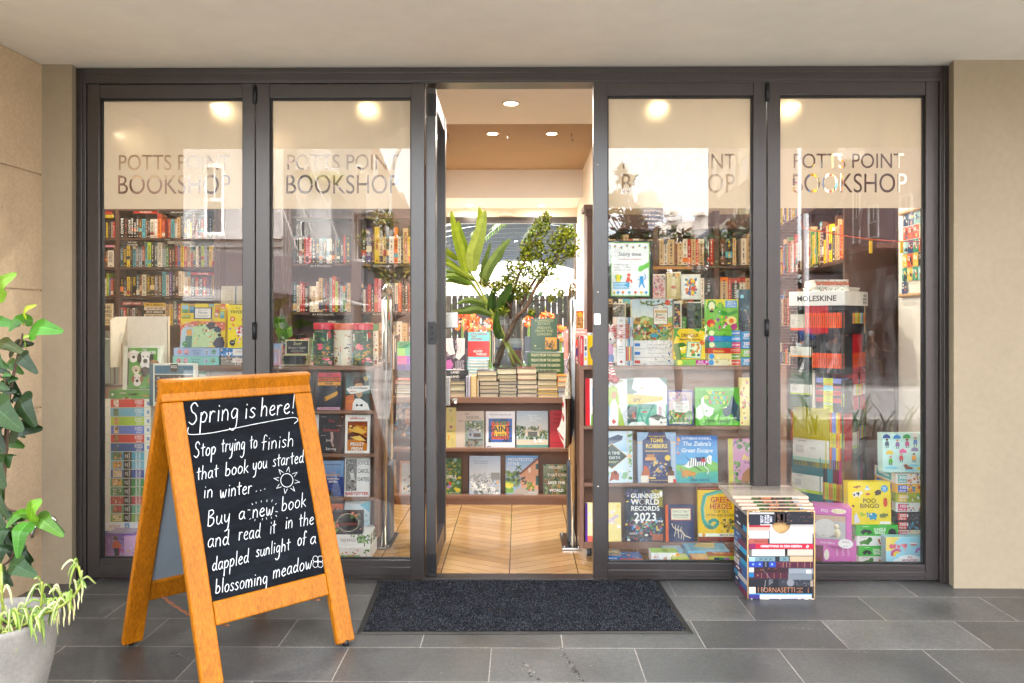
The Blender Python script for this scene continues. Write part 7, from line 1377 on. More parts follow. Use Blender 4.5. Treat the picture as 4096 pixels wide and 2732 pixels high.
dens=[(1075,170,50),(1050,235,75),(1000,330,80),(955,420,90),(905,470,55),(1000,450,80),(900,560,75),(850,640,60),(1235,300,70),(1300,300,60),(1270,400,100),(1180,380,80),(1320,460,60),(1180,500,90),(1080,600,70),(1050,680,60),(760,590,40),(760,700,55),(700,770,60),(640,780,50),(535,740,45),(820,780,60),(900,780,55),(1215,840,30),(1130,880,25),(700,1000,42),(950,1015,25),(640,1000,22),(830,870,45),(960,640,60)]
for x,y,r in dens:
 for i in range(int(r*2.6)):
  an,rr=rnd.uniform(0,6.28),r*math.sqrt(rnd.random())*1.05
  p=zp(x+rr*math.cos(an),y+rr*math.sin(an),rnd.uniform(-.1,.1)*min(1,r/60))
  d,nn=rvec(),rvec();s=d.cross(nn).normalized();z=PXV*rnd.uniform(11,19)
  m.poly([p,p+d*z*.6+s*z*.55,p+d*z*1.5+s*z*.35,p+d*z*1.5-s*z*.35,p+d*z*.6-s*z*.55],rnd.choice(JC),0,True)
m.build('foliage','leaf',t)
q=lambda x,y,dy=0:P(*Ze(x,y),.5+dy)
o=q(1385,205)
t=thing('net_bag','cream net bag with a folded red and yellow print hanging on the gate','bag',o)
m=MB();rows=[]
for k in range(9):
 u=k/8;y=205+265*u;cx=1385-8*u;w=6+30*u**.8;rows.append([(q(cx+w*math.cos(RAD(a)),y,.02+.028*math.sin(RAD(a))*(.2+u)))-o for a in range(0,360,45)])
for r0,r1 in zip(rows,rows[1:]):
 for j in range(8):m.poly([r0[j],r0[(j+1)%8],r1[(j+1)%8],r1[j]],'d6ccb4' if(j+rows.index(r0))%2 else 'c2b698',0,True)
m.build('netting','cloth',t)
m=MB()
for k in range(9):
 x=1348+k*7;c=['d8b82a','e8e0cc','c8302c','e0c84a','ece4d0','d8a82a','e8e2d4','b82a2a','3a3a3a'][k]
 a_,b_,c_,d_=q(x,462,.01*(k%2)),q(x+9,462,.06),q(x+14-k,960-6*k,.07),q(x-8+k,955-8*k,.012*(k%2))
 m.poly([v-o for v in(a_,b_,c_,d_)],c)
pts=[(1330,430),(1352,470),(1360,700),(1352,960),(1310,860),(1275,760),(1295,740),(1322,650)]
m.poly([q(x,y,-.015)-o for x,y in pts][::-1],'e6ddc8');m.poly([q(x,y,-.0165)-o for x,y in((1332,480),(1340,520),(1336,560),(1322,540))][::-1],'c23a30');m.poly([q(x,y,-.0165)-o for x,y in((1325,600),(1345,650),(1338,700),(1325,660))][::-1],'c23a30')
m.poly([q(x,y,-.0165)-o for x,y in((1280,770),(1340,860),(1338,880),(1310,850))][::-1],'c23a30');m.poly([q(x,y,-.0165)-o for x,y in((1305,850),(1342,920),(1335,930),(1315,890))][::-1],'c23a30')
m.build('folded_print','cloth',t)
m=MB();m.tube([q(1385,205)-o,q(1370,165)-o,q(1395,40)-o,q(1410,20)-o],.004,'b8b4b0',n=6);m.build('hook','steel',t)
t=thing('rope_bundle','bundle of cream rope hanging beside the left security gate','rope',P(893,858,.95));m=MB()
for k in range(7):x=884+k*2.6;m.tube([P(x+1,858+abs(k-3)*2,.95+.02*(k%3))-t.location,P(x,880,.93+.02*(k%2))-t.location,P(x+.5,896-abs(k-3),.95)-t.location],.008,rnd.choice(['d8ccb0','c9bb9a','e2d8c0']),n=6)
m.build('strands','cloth',t)
# ========= ON THE PAVEMENT
c=[G(1511/K_,2326/K_),G(1425/K_,2540/K_),G(2775/K_,2536/K_),G(2635/K_,2324/K_)]
t=thing('door_mat','charcoal pile door mat with a black rubber border at the doorway','door mat',(c[0]+c[2])/2)
o=t.location
q=[p-o for p in c]
m=MB();lo=[v+V((0,0,.0015))for v in q]
cen=V((0,0,0));inn=[v+(cen-v).normalized()*.055+V((0,0,.008))for v in q]
inn=[V((v.x*.962,v.y*.94,.007))for v in q]
for i in range(4):j=(i+1)%4;m.poly([lo[j],lo[i],inn[i],inn[j]][::-1],'26272a')
m.build('border','black_rubber',t)
m=MB();nx,ny=430,190
def gp(u,v,z):a=inn[0].lerp(inn[3],u);b=inn[1].lerp(inn[2],u);p=a.lerp(b,v);return(p.x,p.y,z)
vs=[gp(i/nx,j/ny,.009+(rnd.random()*.007 if 0<i<nx and 0<j<ny else 0))for j in range(ny+1)for i in range(nx+1)]
fs=[(j*(nx+1)+i,(j+1)*(nx+1)+i,(j+1)*(nx+1)+i+1,j*(nx+1)+i+1)for j in range(ny)for i in range(nx)]
m.mesh(vs,fs,'24262c')
for k in range(len(m.c)):m.c[k]=H(rnd.choice(['17181a','1e1f21','27282a','131415','323337','222326','42444a']))
for k in range(26):x,y=rnd.random(),rnd.random();p=V(gp(x,y,.019));m.poly([p,p+V((.007,.002,0)),p+V((.006,.005,0))],'a87a4a')
m.build('pile','mat_pile',t)
m=MB()
for(x0,y0,x1,y1,w,n)in((1286,1488,1334,1562,9,44),(1205,1524,1232,1562,7,22),(1190,1480,1300,1484,4,16),(1790,1440,1900,1446,5,26),(1960,1496,2040,1500,5,18),(400,1500,520,1540,8,20)):
 for i in range(n):
  u=rnd.random();p=G(x0+(x1-x0)*u+rnd.gauss(0,w*.4),y0+(y1-y0)*u+rnd.gauss(0,w*.2),.0012+i*.000004);r=rnd.uniform(.002,.009)*(1 if w>5 else .5)
  k=rnd.randint(4,6);a0=rnd.random()*6;m.poly([p+V((r*rnd.uniform(.5,1.2)*math.cos(a0+6.283*j/k),r*rnd.uniform(.5,1.6)*math.sin(a0+6.283*j/k),0))for j in range(k)],'35342f' if rnd.random()<.6 and w>5 else '807b73')
for i in range(140):
 p=G(rnd.uniform(60,2340),rnd.uniform(1345,1567),.0011);r=rnd.uniform(.0012,.004);m.poly([p,p+V((r*1.6,r*.3,0)),p+V((r,r,0)),p+V((-r*.2,r*.8,0))],rnd.choice(['a8a299','2a2825','8a6a44','35332f','b0aaa0']))
m.build('pavement_marks','plain',kind='structure')
F_,R_,BL=V((-1.165,-4.054+2.806,0)),V((-.695,-4.054+3.252,0)),V((-1.694,-4.054+3.222,0))
BR_=R_+BL-F_
ZT=1.152
ML,MR=(F_+BL)/2+V((0,0,ZT)),(R_+BR_)/2+V((0,0,ZT))
cs=(F_+BR_)/2
t=thing('sandwich_board','wooden sandwich board with white chalk writing left of the doorway','sandwich board',cs)
def panel(A,B,TA,TB):
 """frame of one panel: returns origin (foot of A), unit across, unit up the slope, outward normal, width, slope length"""
 e=(B-A);W=e.length;e=e/W
 s=((TA+TB)/2-(A+B)/2);L_=s.length;s=s/L_
 n=e.cross(s).normalized()
 return A-cs,e,s,n,W,L_
def bar(o,e,s,n,u0,u1,v0,v1,th,name,mtl='sign_wood',bev=.006,off=0,col='808080',shear=0):
 m=MB();m.obox(o+e*u0+s*v0-n*(th-off),e*(u1-u0),n*th,s*(v1-v0),col)
 x=m.build(name,mtl,t,bevel=bev);return x
for k,(A,B,TA,TB)in enumerate(((F_,R_,ML,MR),(BR_,BL,MR,ML))):
 o,e,s,n,W,L_=panel(A,B,TA,TB)
 lw=.082
 b0=.225 if k==0 else .205
 for u in(0,W-lw):bar(o,e,s,n,u,u+lw,.018,L_-.098,.032,'leg')
 for u in(lw*.5,W-lw*.5):
  m=MB();p=o+e*u-n*.016;m.tube([p+V((0,0,.0)),p+V((0,0,.03))],.012,'141414',n=10);m.build('foot','black_rubber',t)
 bar(o,e,s,n,0,W,L_-.097,L_+.0,.034,'top_rail')
 bar(o,e,s,n,lw+.0005,W-lw-.0005,b0,b0+.09,.028,'lower_rail')
 bar(o,e,s,n,lw-.006,W-lw+.006,b0+.0905,L_-.0975,.008,'board','slate' if k==0 else 'slate_back',0,off=-.009)
 if k==0:P0,E0,S0,N0,W0,L0=o,e,s,n,W,L_
Z5=lambda x,y:(246.8+x*.4691,832.2+y*.4691)
bo=P0+cs-N0*.0085
def on_board(x,y):return PL(*Z5(x,y),bo,N0)-cs+N0*.0012
LETT={'a':(.95,[[(.78,.85),(.45,1.0),(.12,.65),(.15,.15),(.45,.02),(.72,.4),(.8,.95)],[(.8,.95),(.76,.35),(.95,.0)]]),'b':(.95,[[(.12,1.85),(.12,.9),(.12,.05)],[(.12,.55),(.45,.95),(.82,.6),(.7,.12),(.3,.0),(.12,.15)]]),'d':(1.0,[[(.75,.75),(.4,.95),(.1,.5),(.3,.05),(.65,.2),(.8,.7)],[(.82,1.8),(.8,.8),(.78,.3),(.98,.0)]]),'e':(.85,[[(.1,.5),(.5,.55),(.72,.75),(.5,1.0),(.18,.75),(.12,.3),(.42,.0),(.8,.15)]]),'f':(.75,[[(.75,1.65),(.5,1.85),(.32,1.5),(.32,.6),(.28,-.05)],[(.05,.9),(.68,.98)]]),'g':(.95,[[(.75,.85),(.42,1.0),(.1,.6),(.3,.1),(.65,.3),(.78,.9)],[(.78,.9),(.78,.0),(.7,-.7),(.35,-1.0),(.0,-.8)]]),'h':(.95,[[(.12,1.85),(.12,.9),(.1,.0)],[(.12,.6),(.45,1.0),(.75,.75),(.78,.0)]]),'i':(.4,[[(.2,.95),(.2,.0)],[(.22,1.42),(.24,1.36)]]),'k':(.9,[[(.12,1.85),(.12,.0)],[(.7,.95),(.15,.4)],[(.3,.5),(.8,.0)]]),'l':(.4,[[(.2,1.85),(.2,.9),(.22,.0)]]),'m':(1.35,[[(.1,.95),(.1,.0)],[(.1,.6),(.36,1.0),(.6,.75),(.62,.0)],[(.62,.6),(.9,1.0),(1.15,.7),(1.18,.0)]]),'n':(.9,[[(.1,.95),(.1,.0)],[(.1,.55),(.42,1.0),(.72,.7),(.75,.0)]]),'o':(.9,[[(.45,1.0),(.12,.7),(.15,.2),(.45,.0),(.78,.3),(.75,.8),(.45,1.0),(.3,.95)]]),'p':(.9,[[(.12,.95),(.12,0),(.12,-.95)],[(.12,.6),(.45,1.0),(.8,.65),(.6,.1),(.2,.1)]]),'r':(.75,[[(.12,.95),(.12,.0)],[(.12,.55),(.35,.95),(.65,.9)]]),'s':(.7,[[(.6,.85),(.35,1.0),(.12,.78),(.4,.5),(.58,.22),(.3,.0),(.05,.12)]]),'t':(.75,[[(.35,1.6),(.35,.6),(.45,.02)],[(.05,1.05),(.72,1.12)]]),'u':(.95,[[(.1,.95),(.12,.25),(.4,.0),(.7,.35),(.78,.95)],[(.78,.95),(.78,.3),(.92,.0)]]),'w':(1.25,[[(.08,.95),(.22,.1),(.42,.05),(.58,.7)],[(.58,.7),(.7,.05),(.92,.1),(1.1,.95)]]),'y':(.9,[[(.1,.95),(.15,.3),(.42,.1),(.7,.5),(.76,.95)],[(.76,.95),(.74,.0),(.62,-.75),(.25,-.95)]]),'S':(1.15,[[(.95,1.6),(.6,1.95),(.2,1.65),(.35,1.15),(.75,.85),(.9,.35),(.5,-.05),(.05,.2)]]),'B':(1.1,[[(.15,1.75),(.15,.0)],[(.15,1.7),(.65,1.75),(.8,1.35),(.3,.95),(.85,.8),(.9,.25),(.5,-.05),(.12,.02)]]),'!':(.5,[[(.3,1.95),(.24,.55)],[(.22,.1),(.26,.02)]]),'.':(.6,[[(.25,.05),(.29,.0)]]),}
chm=MB()
def stroke(pts,wd,smooth=True):
 wd=wd*rnd.uniform(.44,.58)
 p2=[V((x,y,0))for x,y in pts]
 c=curve(p2,6)if smooth and len(p2)>2 else p2
 w3=[on_board(p.x,p.y)for p in c]
 n=N0
 for i,p in enumerate(w3):
  r=wd*rnd.uniform(.44,.56)
  s=E0;u=S0
  chm.poly([p+(s*math.cos(RAD(a))+u*math.sin(RAD(a)))*r+n*.0001*(i%3)for a in range(0,360,45)],'eceeec')
 for a,b_ in zip(w3,w3[1:]):
  d=(b_-a)
  if d.length<1e-6:continue
  s=n.cross(d).normalized()*wd*.5
  chm.poly([a+s+n*.0004,a-s+n*.0004,b_-s+n*.0004,b_+s+n*.0004],'eceeec')
def word(txt,x0,y0,x1,y1,xh,wd=.0062,slant=.07):
 tot=sum(LETT[c][0]for c in txt)+.16*(len(txt)-1)
 d=V((x1-x0,y1-y0));sx=d.length/tot;d.normalize();up=V((d.y*.0+.02,-1))
 x=0
 for c in txt:
  adv,st_=LETT[c]
  jy=rnd.uniform(-1.5,1.5)
  for s in st_:
   stroke([(x0+d.x*(x+px_)*sx+slant*py*xh,y0+d.y*(x+px_)*sx-py*xh+jy)for px_,py in s],wd,len(s)>2)
  x+=adv+.16
word('Spring',395,302,640,276,53,.0078);word('is',668,273,724,268,48,.0078);word('here!',748,263,915,248,48,.0078)
stroke([(395,318),(392,342),(412,353),(520,343),(700,306),(860,276),(915,270),(931,282),(914,299)],.0062)
word('Stop',422,466,528,448,38);word('trying',555,440,672,425,38);word('to',694,423,731,417,37);word('finish',752,428,910,410,38)
word('that',434,577,540,560,36);word('book',574,556,690,538,36);word('you',709,527,780,517,36);word('started',808,511,958,489,35)
word('in',468,664,514,658,38);word('winter',548,662,706,640,38)
for x,y in((727,631),(748,627),(768,621)):stroke([(x,y),(x+2,y-2)],.006,False)
sun=[(877+30*math.cos(RAD(a)),577+33*math.sin(RAD(a)))for a in range(0,375,15)];stroke(sun,.0045,False)
for a in range(8):
 an=RAD(a*45+8);c_,s_=math.cos(an),math.sin(an);tx_,ty_=-s_,c_
 pA,pB,pC=(877+c_*40+tx_*8,577+s_*42+ty_*8),(877+c_*64,577+s_*66),(877+c_*40-tx_*8,577+s_*42-ty_*8)
 stroke([pA,pB,pC],.0036,False)
word('Buy',486,802,598,782,43);word('a',640,768,672,763,38);word('new',708,760,812,744,40);word('book',850,728,972,703,38)
for a,b_ in(((686,722),(697,722)),((822,729),(832,731)),((706,690),(710,697)),((726,683),(727,690)),((752,676),(752,684)),((780,673),(779,682)),((806,672),(803,681)),((826,690),(820,696)),((700,764),(694,768)),((722,768),(720,775)),((758,764),(757,771)),((776,760),(779,768)),((800,756),(803,763)),((822,748),(828,754))):stroke([a,b_],.0042,False)
word('and',488,906,594,891,42);word('read',640,872,747,857,40);word('it',793,838,821,834,38);word('in',868,814,905,808,38);word('the',934,803,1008,790,36)
word('dappled',510,1022,690,978,38);word('sunlight',726,952,892,918,34);word('of',928,897,970,890,36);word('a',990,889,1019,884,34)
word('blossoming',526,1132,782,1082,38);word('meadow',808,1058,1000,1005,38)
for a in range(4):
 an=RAD(45+a*90);cx_,cy_=1029+17*math.cos(an),975+19*math.sin(an)
 stroke([(cx_+13*math.cos(RAD(q_)),cy_+15*math.sin(RAD(q_)))for q_ in range(0,375,30)],.0042,False)
stroke([(1024,975),(1034,975),(1029,969),(1029,981)],.004,False)
chm.build('chalk_writing','chalk',t)
def chain(a,b,sag,n=20):
 m=MB();pts=[]
 for i in range(n+1):u=i/n;p=a.lerp(b,u);pts.append(p-V((0,0,sag*4*u*(1-u))))
 for i in range(n):
  d=(pts[i+1]-pts[i]);c_=(pts[i]+pts[i+1])/2;d.normalize();s=d.cross(V((0,1,0))if i%2 else V((0,0,1))).normalized()
  ring=[c_+d*.011*math.cos(RAD(q_))+s*.006*math.sin(RAD(q_))for q_ in range(0,361,45)]
  m.tube(ring,.0016,'a8623a',n=5,cap=False)
 m.build('chain','plain',t)
up=.215
pa_=lambda A,TA:A.lerp(TA,up/L0)-cs
chain(pa_(F_.lerp(R_,.2),ML.lerp(MR,.2)),pa_(BL.lerp(BR_,.2),ML.lerp(MR,.2)),.03)
chain(pa_(F_.lerp(R_,.8),ML.lerp(MR,.8)),pa_(BL.lerp(BR_,.8),ML.lerp(MR,.8)),.03)
Zx=lambda x,y:(1635.8+x*.1903,1107.7+y*.1903)
p0,p1=G(*Zx(425,1410)),G(*Zx(1228,1412))
yb_=p0.y;bw=p1.x-p0.x;bh=P(*Zx(800,348),yb_).z;bd=.235
t=thing('printed_box','worn cardboard box printed with stacked book spines, newspapers on its lid','cardboard box',(p0.x,yb_,.002),(0,0,0))
m=MB();wl=.006
hx0,hx1,hz0_,hz1_=(715-425)/803*bw,(945-425)/803*bw,bh*(1-(620-348)/1064),bh*(1-(490-348)/1064)
hc,hr=(hx0+hx1)/2,(hx1-hx0)/2
arc=[(hc+hr*math.cos(RAD(a)),hz1_-(hz1_-hz0_)*math.sin(RAD(a)))for a in range(180,-1,-15)]
m.poly([(0,0,0),(bw,0,0),(bw,0,hz0_),(0,0,hz0_)],'3a3436')
m.poly([(0,0,hz1_),(bw,0,hz1_),(bw,0,bh),(0,0,bh)],'3a3436')
L_pts=[(0,0,hz0_)]+[(x,0,z)for x,z in[(hc,hz0_)]]
lft=[(0,0,hz0_),(hc,0,hz0_)]+[(x,0,z)for x,z in arc if x<=hc+1e-6][::-1]+[(0,0,hz1_)]
rgt=[(hc,0,hz0_),(bw,0,hz0_),(bw,0,hz1_)]+[(x,0,z)for x,z in arc if x>=hc-1e-6][::-1]
m.poly(lft,'bdb8b4');m.poly(rgt,'bdb8b4')
m.poly([(0,bd,0),(0,0,0),(0,0,bh),(0,bd,bh)],'4a4a52');m.poly([(bw,0,0),(bw,bd,0),(bw,bd,bh),(bw,0,bh)],'4a4a52')
m.poly([(bw,bd,0),(0,bd,0),(0,bd,bh),(bw,bd,bh)],'4a4a52');m.poly([(0,0,bh),(bw,0,bh),(bw,bd,bh),(0,bd,bh)],'5a5048')
f=Face(m,(0,0,bh),(1,0,0),(0,0,-1),bw,bh)
fx=lambda x:(x-425)/803
fy=lambda y:(y-348)/1064
def sp(x0,x1,y0,y1,c,*extra):
 f.k=2
 f.R(fx(x0),fy(y0),fx(x1),fy(y1),c)
 for e in extra:f.draw([e])
def pgs(x0,x1,y0,y1,c):
 f.k=2
 f.R(fx(x0),fy(y0),fx(x1),fy(y1),c)
 for k in range(5):y=y0+(y1-y0)*(k+.7)/6;f.R(fx(x0+8),fy(y),fx(x1-8),fy(y+1.5),'c9c2ba')
f.k=2
sp(440,745,365,388,'b5b0a8');sp(440,575,388,522,'23252f');sp(575,742,388,508,'1f2430')
for tx,x in(('DER',705),('BROCK',672),('HAUS',640),('IN DREI',605),('BANDEN',585)):f.T(tx,fx(x),fy(450),.024 if x>630 else .015,'dcdce0','c',True,.1,90)
sp(745,895,362,486,'2a211f');sp(895,1220,362,486,'22242a')
f.k+=.3;f.S(fx(760),fy(366),fx(1215),fy(484),60,.012,['6a4434','3a3230','11131a','8a5a40','2e3038']);sp(765,780,370,484,'9a6a4a');sp(820,850,385,478,'b08a5a');sp(878,892,370,484,'7a5a4a')
sp(895,945,486,515,'22242a');sp(945,1218,486,512,'1c1e26')
sp(440,700,522,546,'a02432');sp(440,690,546,586,'b39a8a');sp(950,1215,514,540,'aaa49e');sp(945,1215,540,566,'b9b5b2')
pgs(440,685,588,682,'c2bebb');sp(684,692,588,680,'2a2a30')
f.R(fx(690),fy(622),fx(1205),fy(740),'c4c0bd');f.R(fx(945),fy(568),fx(1205),fy(622),'c4c0bd');f.R(fx(692),fy(600),fx(718),fy(622),'c4c0bd')
sp(440,668,688,744,'a8584c',('T','PRADO',fx(582),fy(715),.032,'5a2a26','c',False,.2))
sp(440,520,748,814,'7a2450');sp(520,1218,745,806,'b8203a',('T','HERBSTWIND IN DEN KIEFERN',fx(830),fy(774),.024,'f0dcd8','c',True,.62),('P',[(fx(1125),fy(785)),(fx(1145),fy(757)),(fx(1165),fy(770)),(fx(1150),fy(795))],'f0dcd8'))
sp(440,472,818,898,'6a6460');pgs(474,872,812,893,'c4bdb2');sp(872,905,812,885,'2a2a30');pgs(890,1210,812,888,'bfae9a')
sp(440,512,905,958,'9ac4da');sp(512,922,900,956,'6a868c',('R',fx(755),fy(900),fx(810),fy(956),'1e2428'));sp(922,934,900,956,'2a2a2a');pgs(930,1210,896,960,'b89c74')
for x in(585,642,700,868):f.draw([('L',[(fx(x-20),fy(910)),(fx(x+20),fy(946))],.006,'2f4448'),('L',[(fx(x-20),fy(946)),(fx(x+20),fy(910))],.006,'2f4448')])
sp(440,765,962,1028,'24409a',('R',fx(605),fy(962),fx(680),fy(1028),'1a2030'));f.draw([('C',fx(490),fy(993),.016,'8aa0d8'),('C',fx(570),fy(993),.016,'8aa0d8'),('C',fx(718),fy(993),.016,'8aa0d8'),('T','NAPOLES',fx(642),fy(994),.016,'b0b0c0','c',False,.05,90)])
sp(765,1212,962,1032,'4a1f33');f.S(fx(768),fy(964),fx(1208),fy(1030),50,.01,['6a2a40','2f1524','8a4a4a','5a2638'])
for x in(850,890,930,1025,1110,1180):f.R(fx(x),fy(964),fx(x+4),fy(1030),'b88a6a')
sp(440,500,1032,1090,'c8b8a8');sp(500,916,1032,1092,'2c1a20');f.S(fx(510),fy(1034),fx(912),fy(1090),46,.01,['8a4a30','1a1016','4a2a2c','5a3a34']);f.R(fx(918),fy(1042),fx(1215),fy(1105),'7f868c');f.R(fx(1130),fy(1058),fx(1190),fy(1100),'e8e0d4')
sp(440,500,1095,1148,'1f6aa0');sp(500,910,1092,1165,'451c2c');f.R(fx(912),fy(1108),fx(1200),fy(1178),'6f767c')
for x in(590,660,740,820):f.R(fx(x),fy(1094),fx(x+4),fy(1163),'a87a5a')
f.draw([('T','X',fx(545),fy(1125),.02,'c8a08a')])
sp(440,800,1168,1262,'1f2026',('T','DIE',fx(715),fy(1200),.022,'8a8a8c','c',False,.06,90),('T','BIBEL',fx(690),fy(1215),.02,'8a8a8c','c',False,.08,90));sp(800,1180,1170,1256,'2f3238');f.S(fx(820),fy(1174),fx(1175),fy(1252),40,.01,['6a6e74','4a4e54']);f.C(fx(940),fy(1214),.055,'7a7c80');sp(1180,1212,1186,1260,'9a8a7a')
sp(440,520,1268,1345,'e0c8b0');sp(520,1200,1262,1348,'191a1e',('T','FORNASETTI',fx(790),fy(1302),.056,'b07858','c',False,.52),('T','DESIGNER',fx(1052),fy(1282),.013,'b07858','c',True,.1),('T','OF',fx(1052),fy(1304),.013,'b07858','c',True,.1),('T','DREAMS',fx(1052),fy(1325),.013,'b07858','c',True,.1),('T','PHILIPPE',fx(552),fy(1304),.012,'b07858','c',True,.07,90),('T','THAMES',fx(1155),fy(1304),.012,'b07858','c',True,.06,90))
f.R(fx(440),fy(1346),fx(1200),fy(1356),'3a9ad0');sp(440,570,1356,1408,'3a2f72');f.R(fx(570),fy(1358),fx(1195),fy(1410),'bab9be');f.T('REMEMBER PRODUCTS',fx(1030),fy(1398),.014,'8a8aa0','c',False,.3)
f.k=9
for k in range(40):
 e=rnd.choice('LRTB');a=rnd.random();w_=rnd.uniform(.004,.012);l_=rnd.uniform(.02,.06)
 if e=='L':f.R(0,a,w_*1.4,min(1,a+l_),'d8ccb8')
 elif e=='R':f.R(1-w_,a,1,min(1,a+l_),'d2c09a')
 elif e=='T':f.R(a,0,min(1,a+l_),w_,'dcd2c0')
 else:f.R(a,1-w_,min(1,a+l_),1,'dcd2c0')
f.L([(fx(635),fy(1180)),(fx(625),fy(1270)),(fx(600),fy(1330))],.004,'c8c4c0');f.L([(fx(600),fy(1050)),(fx(690),fy(1160))],.003,'b0a8a8')
g=Face(m,(0,bd,bh),(0,-1,0),(0,0,-1),bd,bh)
for k in range(15):
 v0=k/15;c1=rnd.choice(['3a3f52','5a3a44','b8b4b4','2a5a8a','4a2a3c','7a6a60','2a2f44','8a8f9a','1f7aa0']);c2=rnd.choice(['2a2a34','c8c0b8','6a2a44','3a5a8a','5a4a4a','2f8ab0','b0a8a4']);uu=rnd.uniform(.3,.7)
 g.R(.0,v0,uu,v0+.062,c1);g.k-=1;g.R(uu,v0,1,v0+.062,c2)
 g.R(uu*.3,v0+.022,uu*.7,v0+.038,rnd.choice(['e0dcd8','a8a4a0','8a5a3a']));g.k-=1
m.build('carton','print',t)
m=MB();m.poly([(hc-hr*1.2,.02,hz0_-.02),(hc+hr*1.2,.02,hz0_-.02),(hc+hr*1.2,.02,hz1_+.02),(hc-hr*1.2,.02,hz1_+.02)]);m.build('inside','cardboard',t)
m=MB()
for x in(0,bw):m.tube([(x,-.001,0),(x+rnd.uniform(-.002,.002),-.0015,bh/2),(x,-.001,bh)],.0035,'cdb88e',n=6)
m.tube([(0,-.001,bh),(bw,-.001,bh)],.003,'d2c4a4',n=6);m.build('worn_edge','cardboard',t)
NP='folded pink newspapers on the printed box'
zt_=bh+.004
for i,(x0,x1,hh,dx,l)in enumerate(((330,1222,.017,0,'lowest folded pink newspaper, lying directly on the printed box'),(300,1215,.015,-.01,'second folded pink newspaper up from the printed box'),(265,1168,.015,-.016,'third folded pink newspaper, a picture strip along its fold'),(235,1168,.017,-.02,'topmost folded pink newspaper under the clear acrylic block'))):
 w=(x1-x0)/803*bw*.98;ox_=(x1-425)/803*bw-w
 tt=thing('newspaper',l,'newspaper',(p0.x+ox_,yb_-.004+.004*i,zt_),(0,0,RAD(rnd.uniform(-1,.5))),NP)
 m=MB();n_=8;dep=.27
 prof=[(.0,hh*.5)]+[(.006-.006*math.cos(RAD(a)),hh*.5-hh*.5*math.cos(RAD(a)))for a in(30,60,90,120,150)]
 prof=[(.008*(1-math.sin(RAD(a))),hh*.5*(1-math.cos(RAD(a))))for a in(0,30,60,90,120,150,180)]
 pr=None
 for(y,z)in prof:
  if pr:m.poly([(0,pr[0],pr[1]),(w,pr[0],pr[1]),(w,y,z),(0,y,z)],'c8b09a',0,True)
  pr=(y,z)
 m.poly([(0,.008,hh),(w,.008,hh),(w,dep,hh*.9),(0,dep,hh*.9)],'c8b29e');m.poly([(0,.008,0),(0,.008,hh),(0,dep,hh*.9),(0,dep,0)],'bfa893');m.poly([(w,.008,hh),(w,.008,0),(w,dep,0),(w,dep,hh*.9)],'bfa893')
 f2=Face(m,(0,-.0006,hh*.86),(1,0,0),(0,0,-1),w,hh*.72);f2.R(.3,.05,.78,.95,'3a342e');f2.R(.24,.05,.36,.95,'3a5a2c');f2.R(.38,.1,.5,.9,'a8643a');f2.R(.66,.1,.74,.95,'4a6a3a');f2.R(.79,.1,.86,.5,'5a8aa0');f2.S(.28,.1,.8,.9,22,.018,['5a3a26','2a3a24','7a5a44','241f1e','b87a50'])
 if i==0:f2.T('The risks for globalisation',.87,.6,.3,'4a4440','c',True,.2)
 for k in range(4):f2.R(.03,.2+k*.16,.2,.25+k*.16,'b8a492')
 if i==3:
  g2=Face(m,(0,dep,hh*.91),(1,0,0),(0,-1,0),w,dep);g2.R(.04,.1,.96,.3,'cab4a0');g2.T('FINANCIAL TIMES',.5,.2,.1,'3a3430','c',False,.84)
  for k in range(5):g2.R(.05+k*.185,.4,.21+k*.185,.55,'b4a08e')
  g2.R(.38,.62,.66,.92,'c8d0e8');g2.T('$ 10',.52,.77,.14,'3a4a8a','c',False,.2)
 m.build('sheets','print',tt);zt_+=hh+.0008
x0,x1=(178-425)/803*bw,(1160-425)/803*bw
ac=MB();hh=P(*Zx(700,108),yb_).z-zt_-.035
m=MB();m.box(0,(x1-x0)*.95,0,.2,0,max(.03,hh),'e8e0d4')
m.build('acrylic_block','acrylic',loc=(p0.x+x0+.02,yb_+.02,zt_+.001),bevel=.002,label='clear acrylic block weighing down the pink newspapers',cat='paperweight')
Zp=lambda x,y:(x*.2861,1119.2+y*.2861)
p=P(*Zp(412,268),-.081)
t=thing('garden_tap','chrome garden tap low on the pier behind the potted plant','tap',p)
m=MB();m.lathe([(.0,0),(.03,.0),(.03,.006),(.022,.014),(.0,.016)],n=20);me=m.build('flange','chrome',t,rot=(RAD(90),0,0))
m=MB();m.tube([(0,-.01,0),(0,-.05,0),(-.012,-.07,0)],.013,n=12);m.ball((-.005,-.062,.004),(.019,.019,.019),'ffffff');m.build('body','chrome',t)
m=MB();m.tube([(-.008,-.066,0),(-.04,-.075,-.012),(-.05,-.08,-.04),(-.052,-.08,-.062)],[.011,.011,.011,.013],n=12);m.build('spout','chrome',t)
PC=V((-1.80,-1.46,0));PR,PH=.20,.365
t=thing('plant_pot','pale weathered concrete plant pot at the left edge','plant pot',PC)
m=MB();m.lathe([(0,.004),(.1,.004),(.125,.01),(.155,.09),(.18,.2),(.194,.3),(PR,.352),(PR,PH),(.188,PH+.004),(.176,.355),(.172,.3),(.17,.29)],n=48);m.build('bowl','concrete',t)
m=MB();vs_=[]
for k in range(160):
 a,r=rnd.uniform(0,6.28),.165*math.sqrt(rnd.random());m.ball((r*math.cos(a),r*math.sin(a),.305),(rnd.uniform(.006,.016),rnd.uniform(.006,.016),rnd.uniform(.004,.01)),rnd.choice(['3a2a1e','2a1e16','5a4030','4a3424','8a6a50']),n=5,k=3)
m.lathe([(0,.302),(.172,.302)],n=24,col='2f2218');m.build('soil','plain',t)
